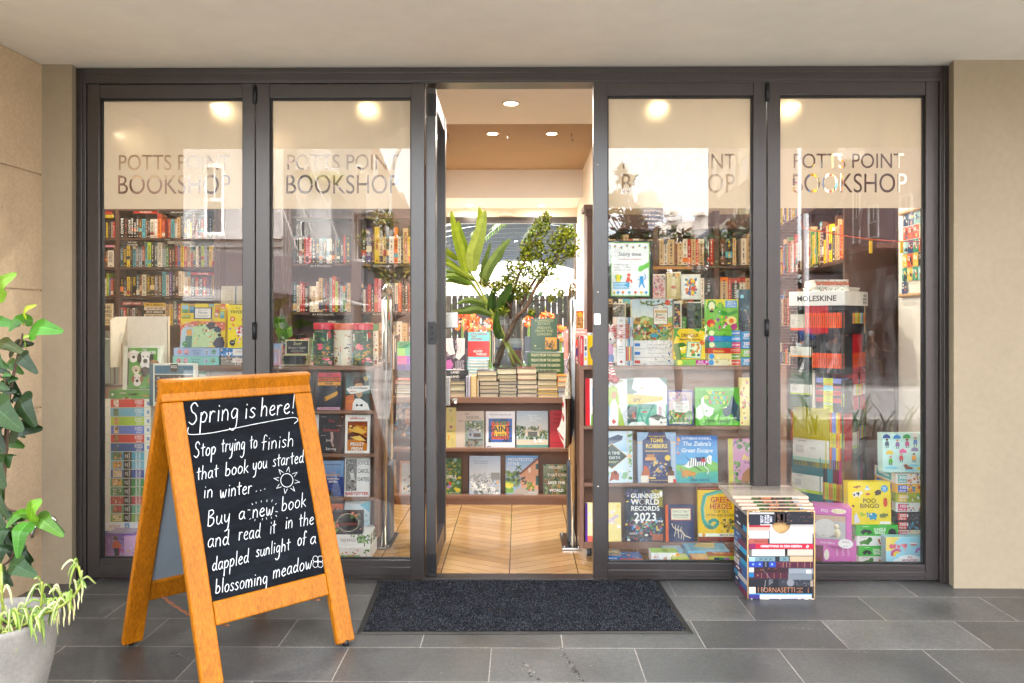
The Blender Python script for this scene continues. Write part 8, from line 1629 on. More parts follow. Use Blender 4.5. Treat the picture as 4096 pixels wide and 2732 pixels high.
t=thing('hibiscus_plant','hibiscus shrub with glossy toothed leaves growing in the concrete pot','plant',PC+V((0,0,.31)))
ob=t.location
def hp(x,y,D=0):return P(x,y,PC.y+D)-ob
m=MB()
st0=V((-.05,0,0))
main=curve([st0,hp(-14,1350),hp(2,1180,.02),hp(18,960,.02),hp(22,905),hp(38,830,.02),hp(48,790,.0),hp(52,765)],4)
m.tube(main,[.011-.0003*i for i in range(len(main))],'5a4432',n=8)
for b_ in([(22,905),(10,870),(-14,860)],[(18,960),(30,940),(48,930)],[(6,1150),(20,1170),(66,1176),(72,1150)],[(66,1176),(88,1190)],[(-8,1300),(20,1290),(40,1250),(66,1200)],[(22,930),(34,950),(50,955)]):
 m.tube(curve([hp(x,y,.01)for x,y in b_],4),.004,'6a5a3a',n=6)
m.build('stem','bark',t)
m=MB()
LV=((-8,690,38,628,20,'86c03a',.0),(-25,755,46,748,15,'4f9a34',.02),(52,745,84,700,9,'b8d83a',.0),(76,738,20,760,16,'4a8a2c',.0),(66,768,145,762,22,'56a838',-.03),(58,800,68,772,6,'9ac84a',0),(-12,795,60,812,16,'55683c',.03),(20,815,78,790,15,'33452c',.05),(40,820,86,858,17,'2f4a34',-.02),(-8,800,6,838,10,'3f6a3a',-.03),(-20,835,20,846,13,'386a2a',.0),(10,880,26,862,8,'44802f',0),(20,896,42,870,11,'2f5a2c',.02),(-10,905,46,905,8,'3a5a34',.05),(42,915,82,980,26,'2c4a2e',-.02),(-30,925,52,990,30,'3a6038',-.05),(20,1005,98,985,22,'274028',.0),(-24,985,10,1040,22,'2f4a30',.02),(-20,1050,12,1120,20,'3a5a34',-.02),(-15,1130,20,1190,14,'35542f',.0),(70,1200,96,1148,20,'7ac030',-.03),(72,1180,14,1212,13,'5aa030',.0),(82,1190,146,1232,18,'6aa84a',-.02),(84,1188,148,1225,14,'3a6a34',.04),(66,1198,40,1282,20,'55a044',-.06),(30,1210,0,1250,16,'35603a',.0),(26,1245,-6,1300,18,'2f5236',.02),(20,1300,84,1322,22,'3f6a44',-.02),(40,1270,70,1300,18,'2a462c',.04),(-20,1180,22,1230,18,'3a5c34',.03),(-5,1220,30,1265,15,'2f4f2c',.05))
LV=list(LV)
for k in range(34):
 yy=rnd.choice((rnd.uniform(830,1060),rnd.uniform(1060,1330),rnd.uniform(1180,1320)));xx=rnd.uniform(-30,34)+(10 if yy>1150 else 0);an=rnd.uniform(-.5,2.2);ln_=rnd.uniform(28,58)
 LV.append((xx,yy,xx+ln_*math.cos(an)*.9,yy+ln_*math.sin(an),ln_*rnd.uniform(.26,.36),rnd.choice(['3f6a38','2c4a2a','35562c','4a7a38','28432a']),rnd.uniform(.03,.12)))
for x0,y0,x1,y1,w,c,dy in LV:
 a,b_=hp(x0,y0,dy),hp(x1,y1,dy-.05)
 mid=(a+b_)/2+V((0,-.02,.02))
 h=H(c);h=(h[0]*.72,h[1]*.6,h[2]*.38,1);c=h;c2=tuple(v*.8 for v in h[:3])+(1,)
 blade(m,[a,a.lerp(mid,.6)+V((0,0,.006)),mid,b_],w*(1.12/1749*2.6),c,c2,V((rnd.uniform(-.3,.3),-1,.5)).normalized(),.13,11,tuple(min(1,v*1.3+.012)for v in h[:3])+(1,),serr=.022,pw=.68)
m.build('foliage','leaf',t)
t=thing('trailing_herb','pale yellow-green herb with curling narrow leaves spilling from the pot','plant',PC+V((.06,-.02,.31)))
ob=t.location
stems=[[(28,1400),(60,1415),(95,1408),(130,1398),(165,1372),(186,1340),(180,1300)],[(60,1430),(90,1400),(96,1370),(96,1335)],[(90,1415),(125,1400),(140,1380),(138,1358)],[(0,1450),(6,1400),(4,1340),(2,1295)],[(8,1470),(18,1440),(24,1410)],[(-10,1470),(10,1450),(20,1455)],[(40,1440),(60,1432),(74,1425)]]
m=MB();lm=MB()
LC=['8aa03e','9cb058','74923a','b4b87a','bcb88c','668432']
for k,s in enumerate(stems):
 c=curve([hp(x,y,-.08+.03*math.sin(k))+(PC+V((0,0,.31))-ob)*0 for x,y in s],5)
 c=[P(0,0,0)*0+v for v in c]
 m.tube(c,.0042,'9aa85a',n=6)
 for i in range(2,len(c),2 if k<6 else 1):
  for j in range(2 if k<5 else 1):
   d=V((rnd.uniform(-1,1),rnd.uniform(-.7,.3),rnd.uniform(-.2,1))).normalized();L_=rnd.uniform(.028,.055)
   e=c[i];droop=rnd.uniform(0,1.2)
   blade(lm,[e,e+d*L_*.5+V((0,0,.012)),e+d*L_+V((0,0,-.03*droop)),e+d*L_*1.2+V((0,0,-.075*droop))],rnd.uniform(.003,.0052),rnd.choice(LC),rnd.choice(LC),V((0,-1,.4)).normalized(),.1,4)
for x,y,y2 in((145,1388,1440),(157,1378,1436),(168,1368,1425),(178,1354,1400),(130,1396,1436),(186,1336,1385)):
 a=hp(x,y,-.08);b_=hp(x+1.5,y2,-.08);blade(lm,[a,a.lerp(b_,.4)+V((.004,0,0)),a.lerp(b_,.7),b_],.003,rnd.choice(['d8d4a0','c8cc88','b89a70']),'d0cc98',V((0,-1,.2)),.1,4)
m.build('stem','stem_green',t)
lm.build('foliage','leaf',t)
# ========= ACROSS THE STREET (what the glass mirrors)
class Fac:
 """a vertical house front through two places on the mirrored ground plan; at(x, y) is the photo pixel's place on it"""
 def __init__(s,xa,Za,xb,Zb):
  a,b=M(xa,700,Za),M(xb,700,Zb)
  s.a,s.b=V((a.x,a.y,0)),V((b.x,b.y,0))
  s.d=(s.b-s.a).normalized()
  s.n=V((-s.d.y,s.d.x,0))
  if s.n.dot(V((0,4.054,0))-s.a)<0:s.n=-s.n
  s.n2,s.a2=V((s.n.x,-s.n.y,0)),V((s.a.x,-s.a.y,0))
 def at(s,x,y):
  p=PL(x,y,s.a2,s.n2)
  return V((p.x,-p.y,p.z))
 def slab(s,mb,x0,y0,x1,y1,out=.05,inn=.0,col='808080',m=0,zmin=None,zmax=None):
  p,q=s.at(x0,y1),s.at(x1,y0)
  z0,z1=(p.z if zmin is None else zmin),(q.z if zmax is None else zmax)
  o=V((p.x,p.y,z0))-s.n*inn
  e=V((q.x-p.x,q.y-p.y,0))
  mb.obox(o+s.n*(out+inn),e,-s.n*(out+inn),(0,0,z1-z0),col,m)
 def wall(s,par,name,mtl,x0,x1,top,base=-.45,depth=3.0,ytop=None):
  m=MB();s.slab(m,x0,700,x1,600,0,depth,zmin=base,zmax=top if ytop is None else s.at((x0+x1)/2,ytop).z)
  return m.build(name,mtl,par)
 def window(s,par,x0,y0,x1,y1,fcol='e9e7e3',glass='4a4d50',bars=True,lint=None):
  m=MB();s.slab(m,x0,y0,x1,y1,.012,0,glass);w=m.build('window','print_gloss',par)
  f=MB();dx,dy=(x1-x0)*.12,(y1-y0)*.045
  s.slab(f,x0,y0,x0+dx,y1,.05,0,fcol);s.slab(f,x1-dx,y0,x1,y1,.05,0,fcol)
  s.slab(f,x0+dx,y0,x1-dx,y0+dy,.045,0,fcol);s.slab(f,x0-dx*.4,y1-dy,x1+dx*.4,y1,.09,0,fcol)
  if bars:
   s.slab(f,x0+dx,(y0+y1)/2-dy/2,x1-dx,(y0+y1)/2+dy/2,.04,0,fcol)
   c=(x0+x1)/2;s.slab(f,c-dx*.25,y0+dy,c+dx*.25,(y0+y1)/2,.03,0,fcol)
  f.build('frame','plain',w)
  if lint:
   l=MB();s.slab(l,x0-(x1-x0)*.25,y0-lint,x1+(x1-x0)*.25,y0,.04,0,'d9cfba');l.build('lintel','plain',par)
b=thing('building','white painted brick building with cornices across the street, mirrored left of the doorway','building',M(545,850,21))
inv=V(b.location)
b.location=(0,0,0)
F1=Fac(380,21,650,21)
F1.wall(b,'front_wall','white_brick',380,650,13)
F2=Fac(650,22.5,712,22.5);F2.wall(b,'recessed_wall','white_brick',645,716,13,depth=4)
F3=Fac(712,21.6,760,21.6);F3.wall(b,'bay_wall','white_brick',712,760,13,depth=3.5)
F4=Fac(760,21.6,791,25.2);F4.wall(b,'side_wall','white_brick',760,791,13,depth=.5)
F1.window(b,470,378,515,541);F2.window(b,655,401,668,520,bars=False);F2.window(b,692,508,702,556,bars=False)
F4.window(b,766,503,772,548,bars=False);F4.window(b,780,516,786,560,bars=False)
for f,x0,x1,y0,y1,o in((F1,380,652,543,551,.3),(F1,380,652,552,568,.12),(F2,652,711,545,553,.3),(F3,712,760,416,428,.3),(F4,760,791,428,442,.25),(F3,712,760,430,436,.15),(F2,666,711,384,392,.2)):
 m=MB();f.slab(m,x0,y0,x1,y1,o,0,'aaa6a0');m.build('cornice','plain',b)
m=MB()
for i in range(26):
 p=F3.at(rnd.uniform(714,790),rnd.uniform(408,420))+V((0,.3,0));m.ball(p,(.1,.1,.1+rnd.random()*.12),rnd.choice(['6f7438','8b8a4a','5a5a34']),n=5,k=4)
m.build('moss','leaf',b)
t=thing('awning','dark grey shop awning on the front of the white building, held by rods','awning')
Fa=Fac(420,17.8,835,20.6)
m=MB();p=[Fa.at(420,571),Fa.at(835,601),Fa.at(835,690),Fa.at(420,655)]
q=[v-V((0,2.6,0))for v in p]
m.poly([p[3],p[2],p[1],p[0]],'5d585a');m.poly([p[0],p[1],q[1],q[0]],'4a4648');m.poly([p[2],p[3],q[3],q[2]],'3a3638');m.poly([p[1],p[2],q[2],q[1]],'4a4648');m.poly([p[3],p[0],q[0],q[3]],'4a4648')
m.build('fascia','plain',t)
for a,c in(((481,343),(436,570)),((702,348),(786,578)),((623,405),(681,573)),((674,435),(735,575))):
 m=MB();m.tube([M(a[0],a[1],20.9),M(c[0],c[1],18.2)],.035,'8b8680',n=6);m.build('rod','plain',t)
m=MB();F1.slab(m,380,690,640,650,.1,.02,'2a2422',zmin=-.4);m.build('dark_shopfront','plain',b)
m=MB();F3.slab(m,640,690,791,640,.3,0,'2e2725',zmin=-.4);m.build('dark_shopfront','plain',b)
b=thing('building','grey concrete block with boxy balconies beside the white building across the street','building')
Fg=Fac(788,25.5,850,26.5);Fg.wall(b,'front_wall','concrete',788,852,14,depth=6)
for y0,y1 in((416,494),(640,690)):
 m=MB();Fg.slab(m,791,y0,842,y1,1.3,0,'a39b94');m.build('balcony','plain',b)
Fg.window(b,816,380,829,416,bars=False);Fg.window(b,800,510,812,600,bars=False);Fg.window(b,818,498,832,600,bars=False)
m=MB();Fg.slab(m,804,505,808,700,.1,0,'8a4a34');m.build('pilaster','plain',b)
m=MB();Fg.slab(m,842,440,851,700,.1,0,'55504f');m.build('dark_panel','plain',b)
b=thing('building','tan brick terrace stepping down the street beyond the grey block','building')
Fb=Fac(850,28,952,60)
for x0,x1,yt in((850,880,330),(880,905,392),(905,925,440),(925,952,472)):
 Fb.wall(b,'front_wall','orange_brick',x0,x1,0,depth=3,ytop=yt)
for x,y in((857,370),(857,470),(868,420),(868,520),(885,470),(885,540),(896,520),(911,540)):Fb.window(b,x,y,x+8,y+42,bars=False)
b=thing('tower','pale high-rise office tower with banded windows far down the street','tower')
c=M(1486,700,300);cz=M(1486,466,300).z;r=(M(1523,700,300).x-M(1449,700,300).x)/2
m=MB();m.lathe([(r,-1),(r,cz),(r*.98,cz),(.01,cz)],(c.x,c.y,0),n=8,col='b8aca2',a0=22.5,a1=382.5)
m.f and None
m.sm=[False]*len(m.f);m.build('shaft','plain',b)
for i in range(9):
 z=M(1486,484+i*9.5,300).z;m=MB();m.lathe([(r*1.004,z-.55),(r*1.004,z+.55)],(c.x,c.y,0),n=8,col='5a6474',a0=22.5,a1=382.5);m.sm=[False]*len(m.f);m.build('window_band','plain',b)
m=MB();m.lathe([(r*.6,cz),(r*.6,cz+3),(r*.4,cz+4.5),(.01,cz+4.5)],(c.x,c.y,0),n=12,col='a89c92');m.build('plant_room','plain',b)
b=thing('building','pale rendered terrace with ball finials on its parapet across the street','building')
Fw=Fac(1500,40,1630,38);Fw.wall(b,'front_wall','interior_white',1512,1630,0,depth=4,ytop=508)
m=MB();Fw.slab(m,1530,497,1568,508,.1,.3,'d9d4cc');m.build('pediment','plain',b)
for x,y in((1538,491),(1549,484),(1517,520)):
 p=Fw.at(x,y);m=MB();m.ball(p+V((0,-.2,0)),.3,'d2cdc6',n=12);m.tube([p+V((0,-.2,-1.2)),p+V((0,-.2,-.2))],[.25,.08],'d2cdc6');m.build('finial','plain',b)
m=MB();Fw.slab(m,1604,500,1625,700,.6,.1,'cfc6bb');Fw.slab(m,1601,490,1628,499.5,.75,.1,'d5cdc3');Fw.slab(m,1606,560,1623,565,.7,.1,'d5cdc3');m.build('chimney','plain',b)
m=MB();p,q=Fw.at(1530,590),Fw.at(1632,530);m.poly([p+V((0,2,0)),q+V((0,2,0)),q+V((0,-1,.3)),p+V((0,-1,.3))],'4a4c55');m.build('roof','plain',b)
b=thing('building','dark brown brick apartment house with pale lintels, mirrored right of the doorway','building')
Fk=Fac(1626,31,1760,19)
Fk.wall(b,'front_wall','brown_brick',1626,1782,16,depth=.6)
for x0,y0,x1,y1 in((1638,372,1646,440),(1652,405,1670,440),(1640,520,1648,575),(1680,365,1690,428),(1702,352,1722,412),(1655,520,1672,560),(1706,490,1726,540),(1688,480,1696,550),(1740,470,1756,550),(1762,455,1776,540)):
 Fk.window(b,x0,y0,x1,y1,'d9cfba','8e9299',bars=False,lint=9)
b=thing('building','mauve painted pub with white sash windows, mirrored in the rightmost window','building')
Fm=Fac(1886,26,2140,17.2);Fm.wall(b,'front_wall','mauve_paint',1840,2300,14,depth=3)
for x0,y0,x1,y1 in((1959,440,1976,560),(1994,472,2019,548),(2067,447,2098,526),(2130,420,2170,505)):Fm.window(b,x0,y0,x1,y1,'f0efec','77797c')
m=MB();Fm.slab(m,1900,700,2300,640,.25,0,'4b2a22',zmin=-.4);m.build('dark_shopfront','plain',b)
m=MB();Fm.slab(m,1905,366,1985,370,.9,0,'e6e2dc');Fm.slab(m,1905,340,1985,343,.9,-.86,'e6e2dc')
for i in range(16):Fm.slab(m,1906+i*5,343,1907.4+i*5,366,.9,-.86,'e6e2dc')
m.build('balcony','plain',b)
for x in(1945,2005,2062):
 c0=Fm.at(x,400);pts=[c0+Fm.n*(1.2*math.sin(RAD(a)))+V((0,0,-1.9+1.9*math.cos(RAD(a))))for a in range(0,96,12)]
 m=MB();m.tube(pts,.05,'6d6264',n=6);m.build('bracket','plain',b)
t=thing('awning','rust brown riveted metal awning on the front of the mauve pub','awning')
m=MB();Fm.slab(m,1927,568,2320,622,3.0,0,'5a3527');Fm.slab(m,1985,558,2020,567.5,3.0,-2.8,'5a3527');m.build('fascia','plain',t)
for i in range(14):m=MB()
p=M(1852,880,12);m=MB();m.tube([(p.x,p.y,-.25),(p.x,p.y,3.6)],.055,'8f9092',n=8);m.build('pole','plain',label='plain grey street pole mirrored beside the notebook stand',cat='pole')
t=thing('street_lamp','grey street lamp with a curved top, mirrored left of the doorway','street lamp')
pts=[M(x,y,11)for x,y in((888,850),(890,600),(894,480),(897,420),(902,385),(909,357),(922,335),(940,322))]
m=MB();m.tube(pts,[.075,.07,.06,.05,.045,.04,.035,.03],'9a9894',n=8);m.build('pole','plain',t)
m=MB();m.ball(pts[-1],(.3,.12,.07),'8a8884');m.build('lamp_head','plain',t)
def tree(label,name,base,blobs,n,ln,cols,trunk=.08,limbs=6):
 """blobs: (centre, radius) of the leaf masses; leaves sit in whorls at twig ends"""
 t=thing(name,label,'tree',base)
 m=MB();top=sum((c for c,r in blobs),V())/len(blobs)
 fork=base+(top-base)*.55;fork.x=base.x*.6+fork.x*.4
 m.tube([base-base,(fork-base)*.5+V((.04,0,0)),fork-base],[trunk,trunk*.8,trunk*.6],n=8)
 for c,r in blobs:
  mid=(fork+c)/2+rvec()*r*.3
  m.tube([fork-base,mid-base,c-base+V((0,0,r*.3))],[trunk*.5,trunk*.3,trunk*.1],n=6)
  for i in range(limbs):
   e=c+rvec()*r*.9
   m.tube([mid-base,(mid+e)/2-base+rvec()*.05,e-base],[trunk*.22,trunk*.14,trunk*.05],n=4)
 m.build('trunk','bark',t)
 m=MB()
 tot=sum(r**2 for c,r in blobs)
 for c,r in blobs:
  for i in range(int(n*r*r/tot)):
   p=c+rvec()*r*rnd.uniform(.35,1.05)-base
   for j in range(rnd.randint(3,6)):
    d=(rvec()+V((0,0,.3))).normalized()
    leaf_quad(m,p,d,rvec(),ln*rnd.uniform(.6,1.2),ln*.2,rnd.choice(cols))
 m.build('crown','leaf',t)
DG=['2f3f22','3d4b28','26331c','6a4a2c','4d5a30','5c3f26','34472a']
def mb_(x,y,Z,rpx):return(M(x,y,Z),rpx/1749*(Z+4.05))
tree('young magnolia by the kerb, mirrored above the story poster','magnolia_tree',V((M(1560,700,7).x,-7,-.1)),[mb_(x,y,7,r)for x,y,r in((1410,470,34),(1430,410,22),(1455,500,28),(1490,555,30),(1430,560,40),(1560,560,36),(1530,610,40),(1420,640,36),(1580,650,40),(1610,580,30),(1470,620,44),(1500,680,44),(1440,700,44),(1560,705,44),(1520,570,30))],820,.13,DG)
tree('taller magnolia by the kerb in front of the dark brick house','magnolia_tree',V((M(1690,700,7.5).x,-7.5,-.1)),[mb_(x,y,7.5,r)for x,y,r in((1700,520,30),(1670,570,36),(1715,590,36),(1650,620,36),(1690,660,42),(1640,560,22),(1722,500,16),(1740,640,40))],480,.13,DG)
LG=['6d7433','86803c','58652f','8a6a32','4a5a2c','a08840']
tree('slender young tree with yellowing leaves, mirrored left of the doorway','young_tree',V((M(900,700,6).x,-6,0)),[mb_(x,y,6,r)for x,y,r in((850,560,30),(880,510,26),(905,570,30),(932,540,24),(930,620,30),(890,640,34),(860,610,24),(935,690,24))],330,.085,LG,.05)
t=thing('hedge','dense dark hedge across the road, mirrored behind the story poster','hedge',(V((M(1500,700,24).x,-24,-.4))));m=MB()
for i in range(2600):leaf_quad(m,V((rnd.uniform(-5,5.5),rnd.uniform(-.8,.6),rnd.uniform(0,3.3)-abs(rnd.gauss(0,.3)))),rvec(),rvec(),.5,.17,rnd.choice(['26321c','1e2816','303c22','3a3420']))
m.build('foliage','leaf',t)
m=MB()
for i in range(280):
 x=rnd.uniform(.6,5.6);y=-rnd.uniform(4.75,5.6)
 a=rnd.uniform(0,6.28);L_=rnd.choice((.2,.3,.42,.6))*rnd.uniform(.8,1.2);o=V((x,y,0));d=V((math.cos(a),math.sin(a),0));s=V((-d.y,d.x,0))*.014
 pr=None
 for k in range(5):
  tt=k/4;c=o+d*(L_*tt*.8)+V((0,0,L_*(1.5*tt-1.15*tt*tt)*1.3));w=s*(1-tt*.9)
  if pr:m.poly([pr[0],pr[1],c+w,c-w],rnd.choice(['3a4522','4a5228','2f381c','57582e']),0,True)
  pr=(c-w,c+w)
m.build('ground_cover','leaf',kind='stuff')
m=MB();m.box(.4,5.8,-5.7,-4.7,.002,.04);m.build('planting_bed','soil',kind='structure')
t=thing('parasol','white and grey striped cafe parasol across the road','parasol',M(752,850,14))
m=MB();c=M(770,680,14)-t.location;n=16
for i in range(n):
 a0,a1=2*math.pi*i/n,2*math.pi*(i+1)/n
 m.poly([c,c+V((.95*math.cos(a0),.7*math.sin(a0),-.22)),c+V((.95*math.cos(a1),.7*math.sin(a1),-.22))],'7a7874' if i%2 else '4a4844')
m.build('canopy','cloth',t)
m=MB();m.tube([(c.x,c.y,-.2),(c.x,c.y,c.z+.05)],.025,'4a4a4a');m.build('pole','plain',t)
GZ=-.3
def cafe_chair(x,y,rz,label):
 t=thing('cafe_chair',label,'chair',(x,y,GZ),(0,0,rz),'rattan chairs outside the pub')
 m=MB();m.box(-.2,.2,-.2,.2,.44,.47,'a9814c');m.build('seat','plain',t)
 m=MB();m.tube([(-.19,.19,.47),(-.18,.26,.85),(0,.28,.92),(.18,.26,.85),(.19,.19,.47)],.016,'9a7038',n=6)
 for k in(-.08,0,.08):m.tube([(k,.2,.47),(k,.27,.88)],.008,'9a7038',n=5)
 m.build('backrest','plain',t)
 for q in((-.18,-.18),(.18,-.18),(-.18,.18),(.18,.18)):
  m=MB();m.tube([(q[0],q[1],.44),(q[0]*1.15,q[1]*1.15,0)],.014,'9a7038',n=6);m.build('leg','plain',t)
TX=M(2034,820,19).x;TYY=-18.6
cafe_chair(TX-.62,TYY,RAD(90),'rattan cafe chair holding the striped-top sitter')
cafe_chair(TX+.62,TYY,RAD(-90),'rattan cafe chair holding the bald sitter')
cafe_chair(TX+1.9,TYY+.3,RAD(10),'empty rattan cafe chair beside the pale wall of the pub')
t=thing('cafe_table','small round cafe table between two seated people','table',(TX,TYY,GZ))
m=MB();m.lathe([(.0,.7),(.33,.7),(.33,.73),(0,.73)],n=20,col='3a3532');m.build('table_top','plain',t)
m=MB();m.tube([(0,0,0),(0,0,.7)],.03,'2a2826');m.lathe([(.22,0),(.2,.02),(.03,.05)],n=12,col='2a2826');m.build('pedestal','plain',t)
def skin(name,verts,edges,radii,mtl,parent,col):
 me=bpy.data.meshes.new(name);me.from_pydata([tuple(v)for v in verts],edges,[]);me.materials.append(MATS[mtl])
 o=bpy.data.objects.new(name,me);COL.objects.link(o);o.parent=parent
 md=o.modifiers.new('skin','SKIN');md.use_smooth_shade=True
 for d,r in zip(me.skin_vertices[0].data,radii):
  d.radius=(r,r)if not isinstance(r,tuple)else r
 me.skin_vertices[0].data[0].use_root=True
 sb=o.modifiers.new('sub','SUBSURF');sb.levels=1;sb.render_levels=1
 return o
def cloth_mat(c):
 if 'cloth_'+c not in MATS:mat('cloth_'+c,c,rough=.85,noise=(50,.15))
 return 'cloth_'+c
def person(label,loc,rz,pose,top,legs,hair,bald=False):
 t=thing('person',label,'person',loc,(0,0,rz),None)
 if pose=='sit':
  pel,kn,an=.52,[(-.1,-.42,.54),(.1,-.4,.54)],[(-.11,-.36,.1),(.12,-.46,.1)]
  el,ha=[(-.24,-.08,.78),(.24,-.1,.78)],[(-.14,-.3,.74),(.12,-.32,.76)];toe=-.16
 else:
  pel,kn,an=.95,[(-.09,-.16,.5),(.09,.02,.5)],[(-.09,-.1,.1),(.09,.26,.14)]
  el,ha=[(-.25,.06,1.12),(.25,-.02,1.12)],[(-.22,-.14,.98),(.16,-.26,1.2)];toe=-.16
 b=pel
 vs=[V((0,0,b)),V((0,-.01,b+.22)),V((0,.0,b+.44)),V((0,-.01,b+.54)),V((0,-.02,b+.61)),V((0,-.03,b+.68)),V((0,-.025,b+.77))]
 es=[(0,1),(1,2),(2,3),(3,4),(4,5),(5,6)]
 rs=[(.15,.11),(.13,.1),(.15,.1),.055,.06,(.075,.09),.05]
 hands=[]
 for k,sx in((0,-1),(1,1)):
  i=len(vs)
  vs+=[V((sx*.17,0,b+.45)),V(el[k]),V(ha[k])]
  es+=[(2,i),(i,i+1),(i+1,i+2)];rs+=[.055,.042,.03]
  hands.append((V(ha[k]),(V(ha[k])-V(el[k])).normalized()))
  j=len(vs)
  vs+=[V((sx*.095,0,b-.04)),V(kn[k]),V(an[k]),V(an[k])+V((0,toe,-.06))]
  es+=[(0,j),(j,j+1),(j+1,j+2),(j+2,j+3)];rs+=[.085,.06,.042,.035]
 skin('body',vs,es,rs,'skin',t,None)
 tv=[vs[0]+V((0,0,.03)),vs[1],vs[2]]+[vs[7],vs[8],vs[9]*.96+vs[8]*.04,vs[14],vs[15],vs[16]*.96+vs[15]*.04]
 skin('jumper',tv,[(0,1),(1,2),(2,3),(3,4),(4,5),(2,6),(6,7),(7,8)],[(.165,.125),(.15,.115),(.165,.115),.068,.055,.04,.068,.055,.04],cloth_mat(top),t,top)
 lv=[vs[0]]+vs[10:13]+vs[17:20]
 skin('trousers',lv,[(0,1),(1,2),(2,3),(0,4),(4,5),(5,6)],[(.16,.12),.098,.074,.058,.098,.074,.058],cloth_mat(legs),t,legs)
 m=MB()
 for k in(12,19):
  m.ball(vs[k]+V((0,-.06,-.05)),(.05,.13,.055),'2a2624')
 m.build('shoes','cloth',t)
 hc=vs[5]+V((0,0,.02));m=MB()
 if bald:m.ball(hc+V((0,.03,-.03)),(.085,.085,.07),hair)
 else:m.ball(hc+V((0,.025,.035)),(.088,.1,.09),hair)
 m.build('hair','cloth',t)
 m=MB()
 for q in(-.03,.03):m.ball(hc+V((q,-.088,0)),(.012,.008,.008),'2a201c',n=6,k=4)
 m.ball(hc+V((0,-.1,-.025)),(.013,.018,.022),'b07a5e',n=6,k=4);m.ball(hc+V((0,-.088,-.06)),(.024,.008,.007),'8a4a42',n=6,k=4)
 for q in(-.082,.082):m.ball(hc+V((q,0,-.01)),(.014,.02,.03),'b07a5e',n=6,k=4)
 m.build('face','cloth',t)
 m=MB()
 for h,d in hands:
  m.ball(h+d*.05,(.032,.03,.04),'b98266',n=8,k=5)
  s=d.cross(V((0,0,1)));s=(s if s.length>.1 else V((1,0,0))).normalized()
  for k,ln in enumerate((.06,.07,.075,.065)):
   o=h+d*.08+s*(.02*(k-1.5));m.tube([o,o+d*ln*.5,o+d*ln*.9-V((0,0,.02))],[.009,.008,.006],'b98266',n=5)
  o=h+d*.04-s*.03;m.tube([o,o+d*.03-s*.02,o+d*.06-s*.02],[.01,.009,.007],'b98266',n=5)
 m.build('hands','cloth',t)
person('seated person with white hair and a striped brown top at the cafe table',(TX-.62,TYY,GZ),RAD(90),'sit','6f5a48','2f3038','d8d4cc')
person('seated bald person in a dark coat at the cafe table',(TX+.62,TYY,GZ),RAD(-90),'sit','2c2a30','2f3550','b8a898',True)
wx=M(1850,820,17.5).x
person('walking person in a blue jumper and pale grey trousers across the road',(wx,-17.6,GZ),RAD(70),'walk','2f3f7a','a5a49e','3a2a22')
person('walking person in a dark red scarf behind the one in blue',(wx+.95,-17.9,GZ),RAD(80),'walk','5b4a50','9a8f8c','7a5a42')
# ========= THE COURTYARD BEHIND THE SHOP
m=MB();m.box(-12,12,5.76,60,-.1,-.02);m.build('courtyard','concrete',kind='structure')
m=MB();m.box(-20,20,34,34.3,-.02,2.4);m.build('courtyard_wall','white_brick',label='pale wall far behind the slatted fence at the back',cat='wall')
t=thing('slat_fence','dark slatted fence in the courtyard behind the rear window','fence',(0,7.4,0))
m=MB()
for i in range(70):x=-3.2+i*.088;m.box(x,x+.074,0,.02,.03,1.74,'2e3236')
m.build('slat_panel','plain',t)
for z in(.3,1.4):m=MB();m.box(-3.2,3,.021,.06,z,z+.06,'3c4146');m.build('rail','plain',t)
t=thing('pergola','arched dark slatted pergola over the courtyard behind the shop','pergola',(0,8,0))
for k in range(16):
 y=.6+k*.85;m=MB()
 pr=None
 for j in range(17):
  u=-1+j/8;p=V((u*2.6,y,2.35+.95*math.sqrt(max(0,1-u*u*.96))))
  if pr:m.obox(pr,p-pr,(0,.06,0),(0,0,.1),'2c3236')
  pr=p
 m.build('slat','plain',t)
for x in(-2.55,2.5):
 m=MB();m.box(x,x+.08,.5,13.6,2.4,2.52,'3a4046');m.build('beam','plain',t)
 for y in(.6,7,13.4):m=MB();m.box(x,x+.08,y,y+.08,0,2.4,'3a4046');m.build('post','plain',t)
p=P(1180,700,9);t=thing('garden_pillar','brown domed pillar in the courtyard behind the vase','pillar',(p.x,9,0))
m=MB();r=.38;m.lathe([(r,0),(r,1.35)]+[(r*math.cos(RAD(a)),1.35+r*math.sin(RAD(a)))for a in range(10,91,10)],n=20,col='6a5a52');m.build('shaft','plain',t)
for x,l in((1249,'pointed yellow-green shrub right of the domed pillar'),(1093,'pointed yellow-green shrub left of the domed pillar')):
 p=P(x,700,8.6);t=thing('conical_shrub',l,'shrub',(p.x,8.6,0),group='conical shrubs')
 m=MB()
 for i in range(500):
  h=rnd.random()**1.5;a=rnd.uniform(0,6.28);rr=.24*(1-h)*rnd.uniform(.6,1.1)
  leaf_quad(m,V((rr*math.cos(a),rr*math.sin(a),.05+1.5*h)),(rvec()+V((0,0,.8))).normalized(),rvec(),.07,.02,rnd.choice(['8a9a3a','a4a94a','6a7a34']))
 m.build('foliage','leaf',t)
 m=MB();m.tube([(0,0,0),(0,0,1.3)],[.03,.01]);m.build('trunk','bark',t)
t=thing('palm','palm with drooping fronds above the courtyard on the right','palm',P(1330,560,9.5));bl=t.location
m=MB()
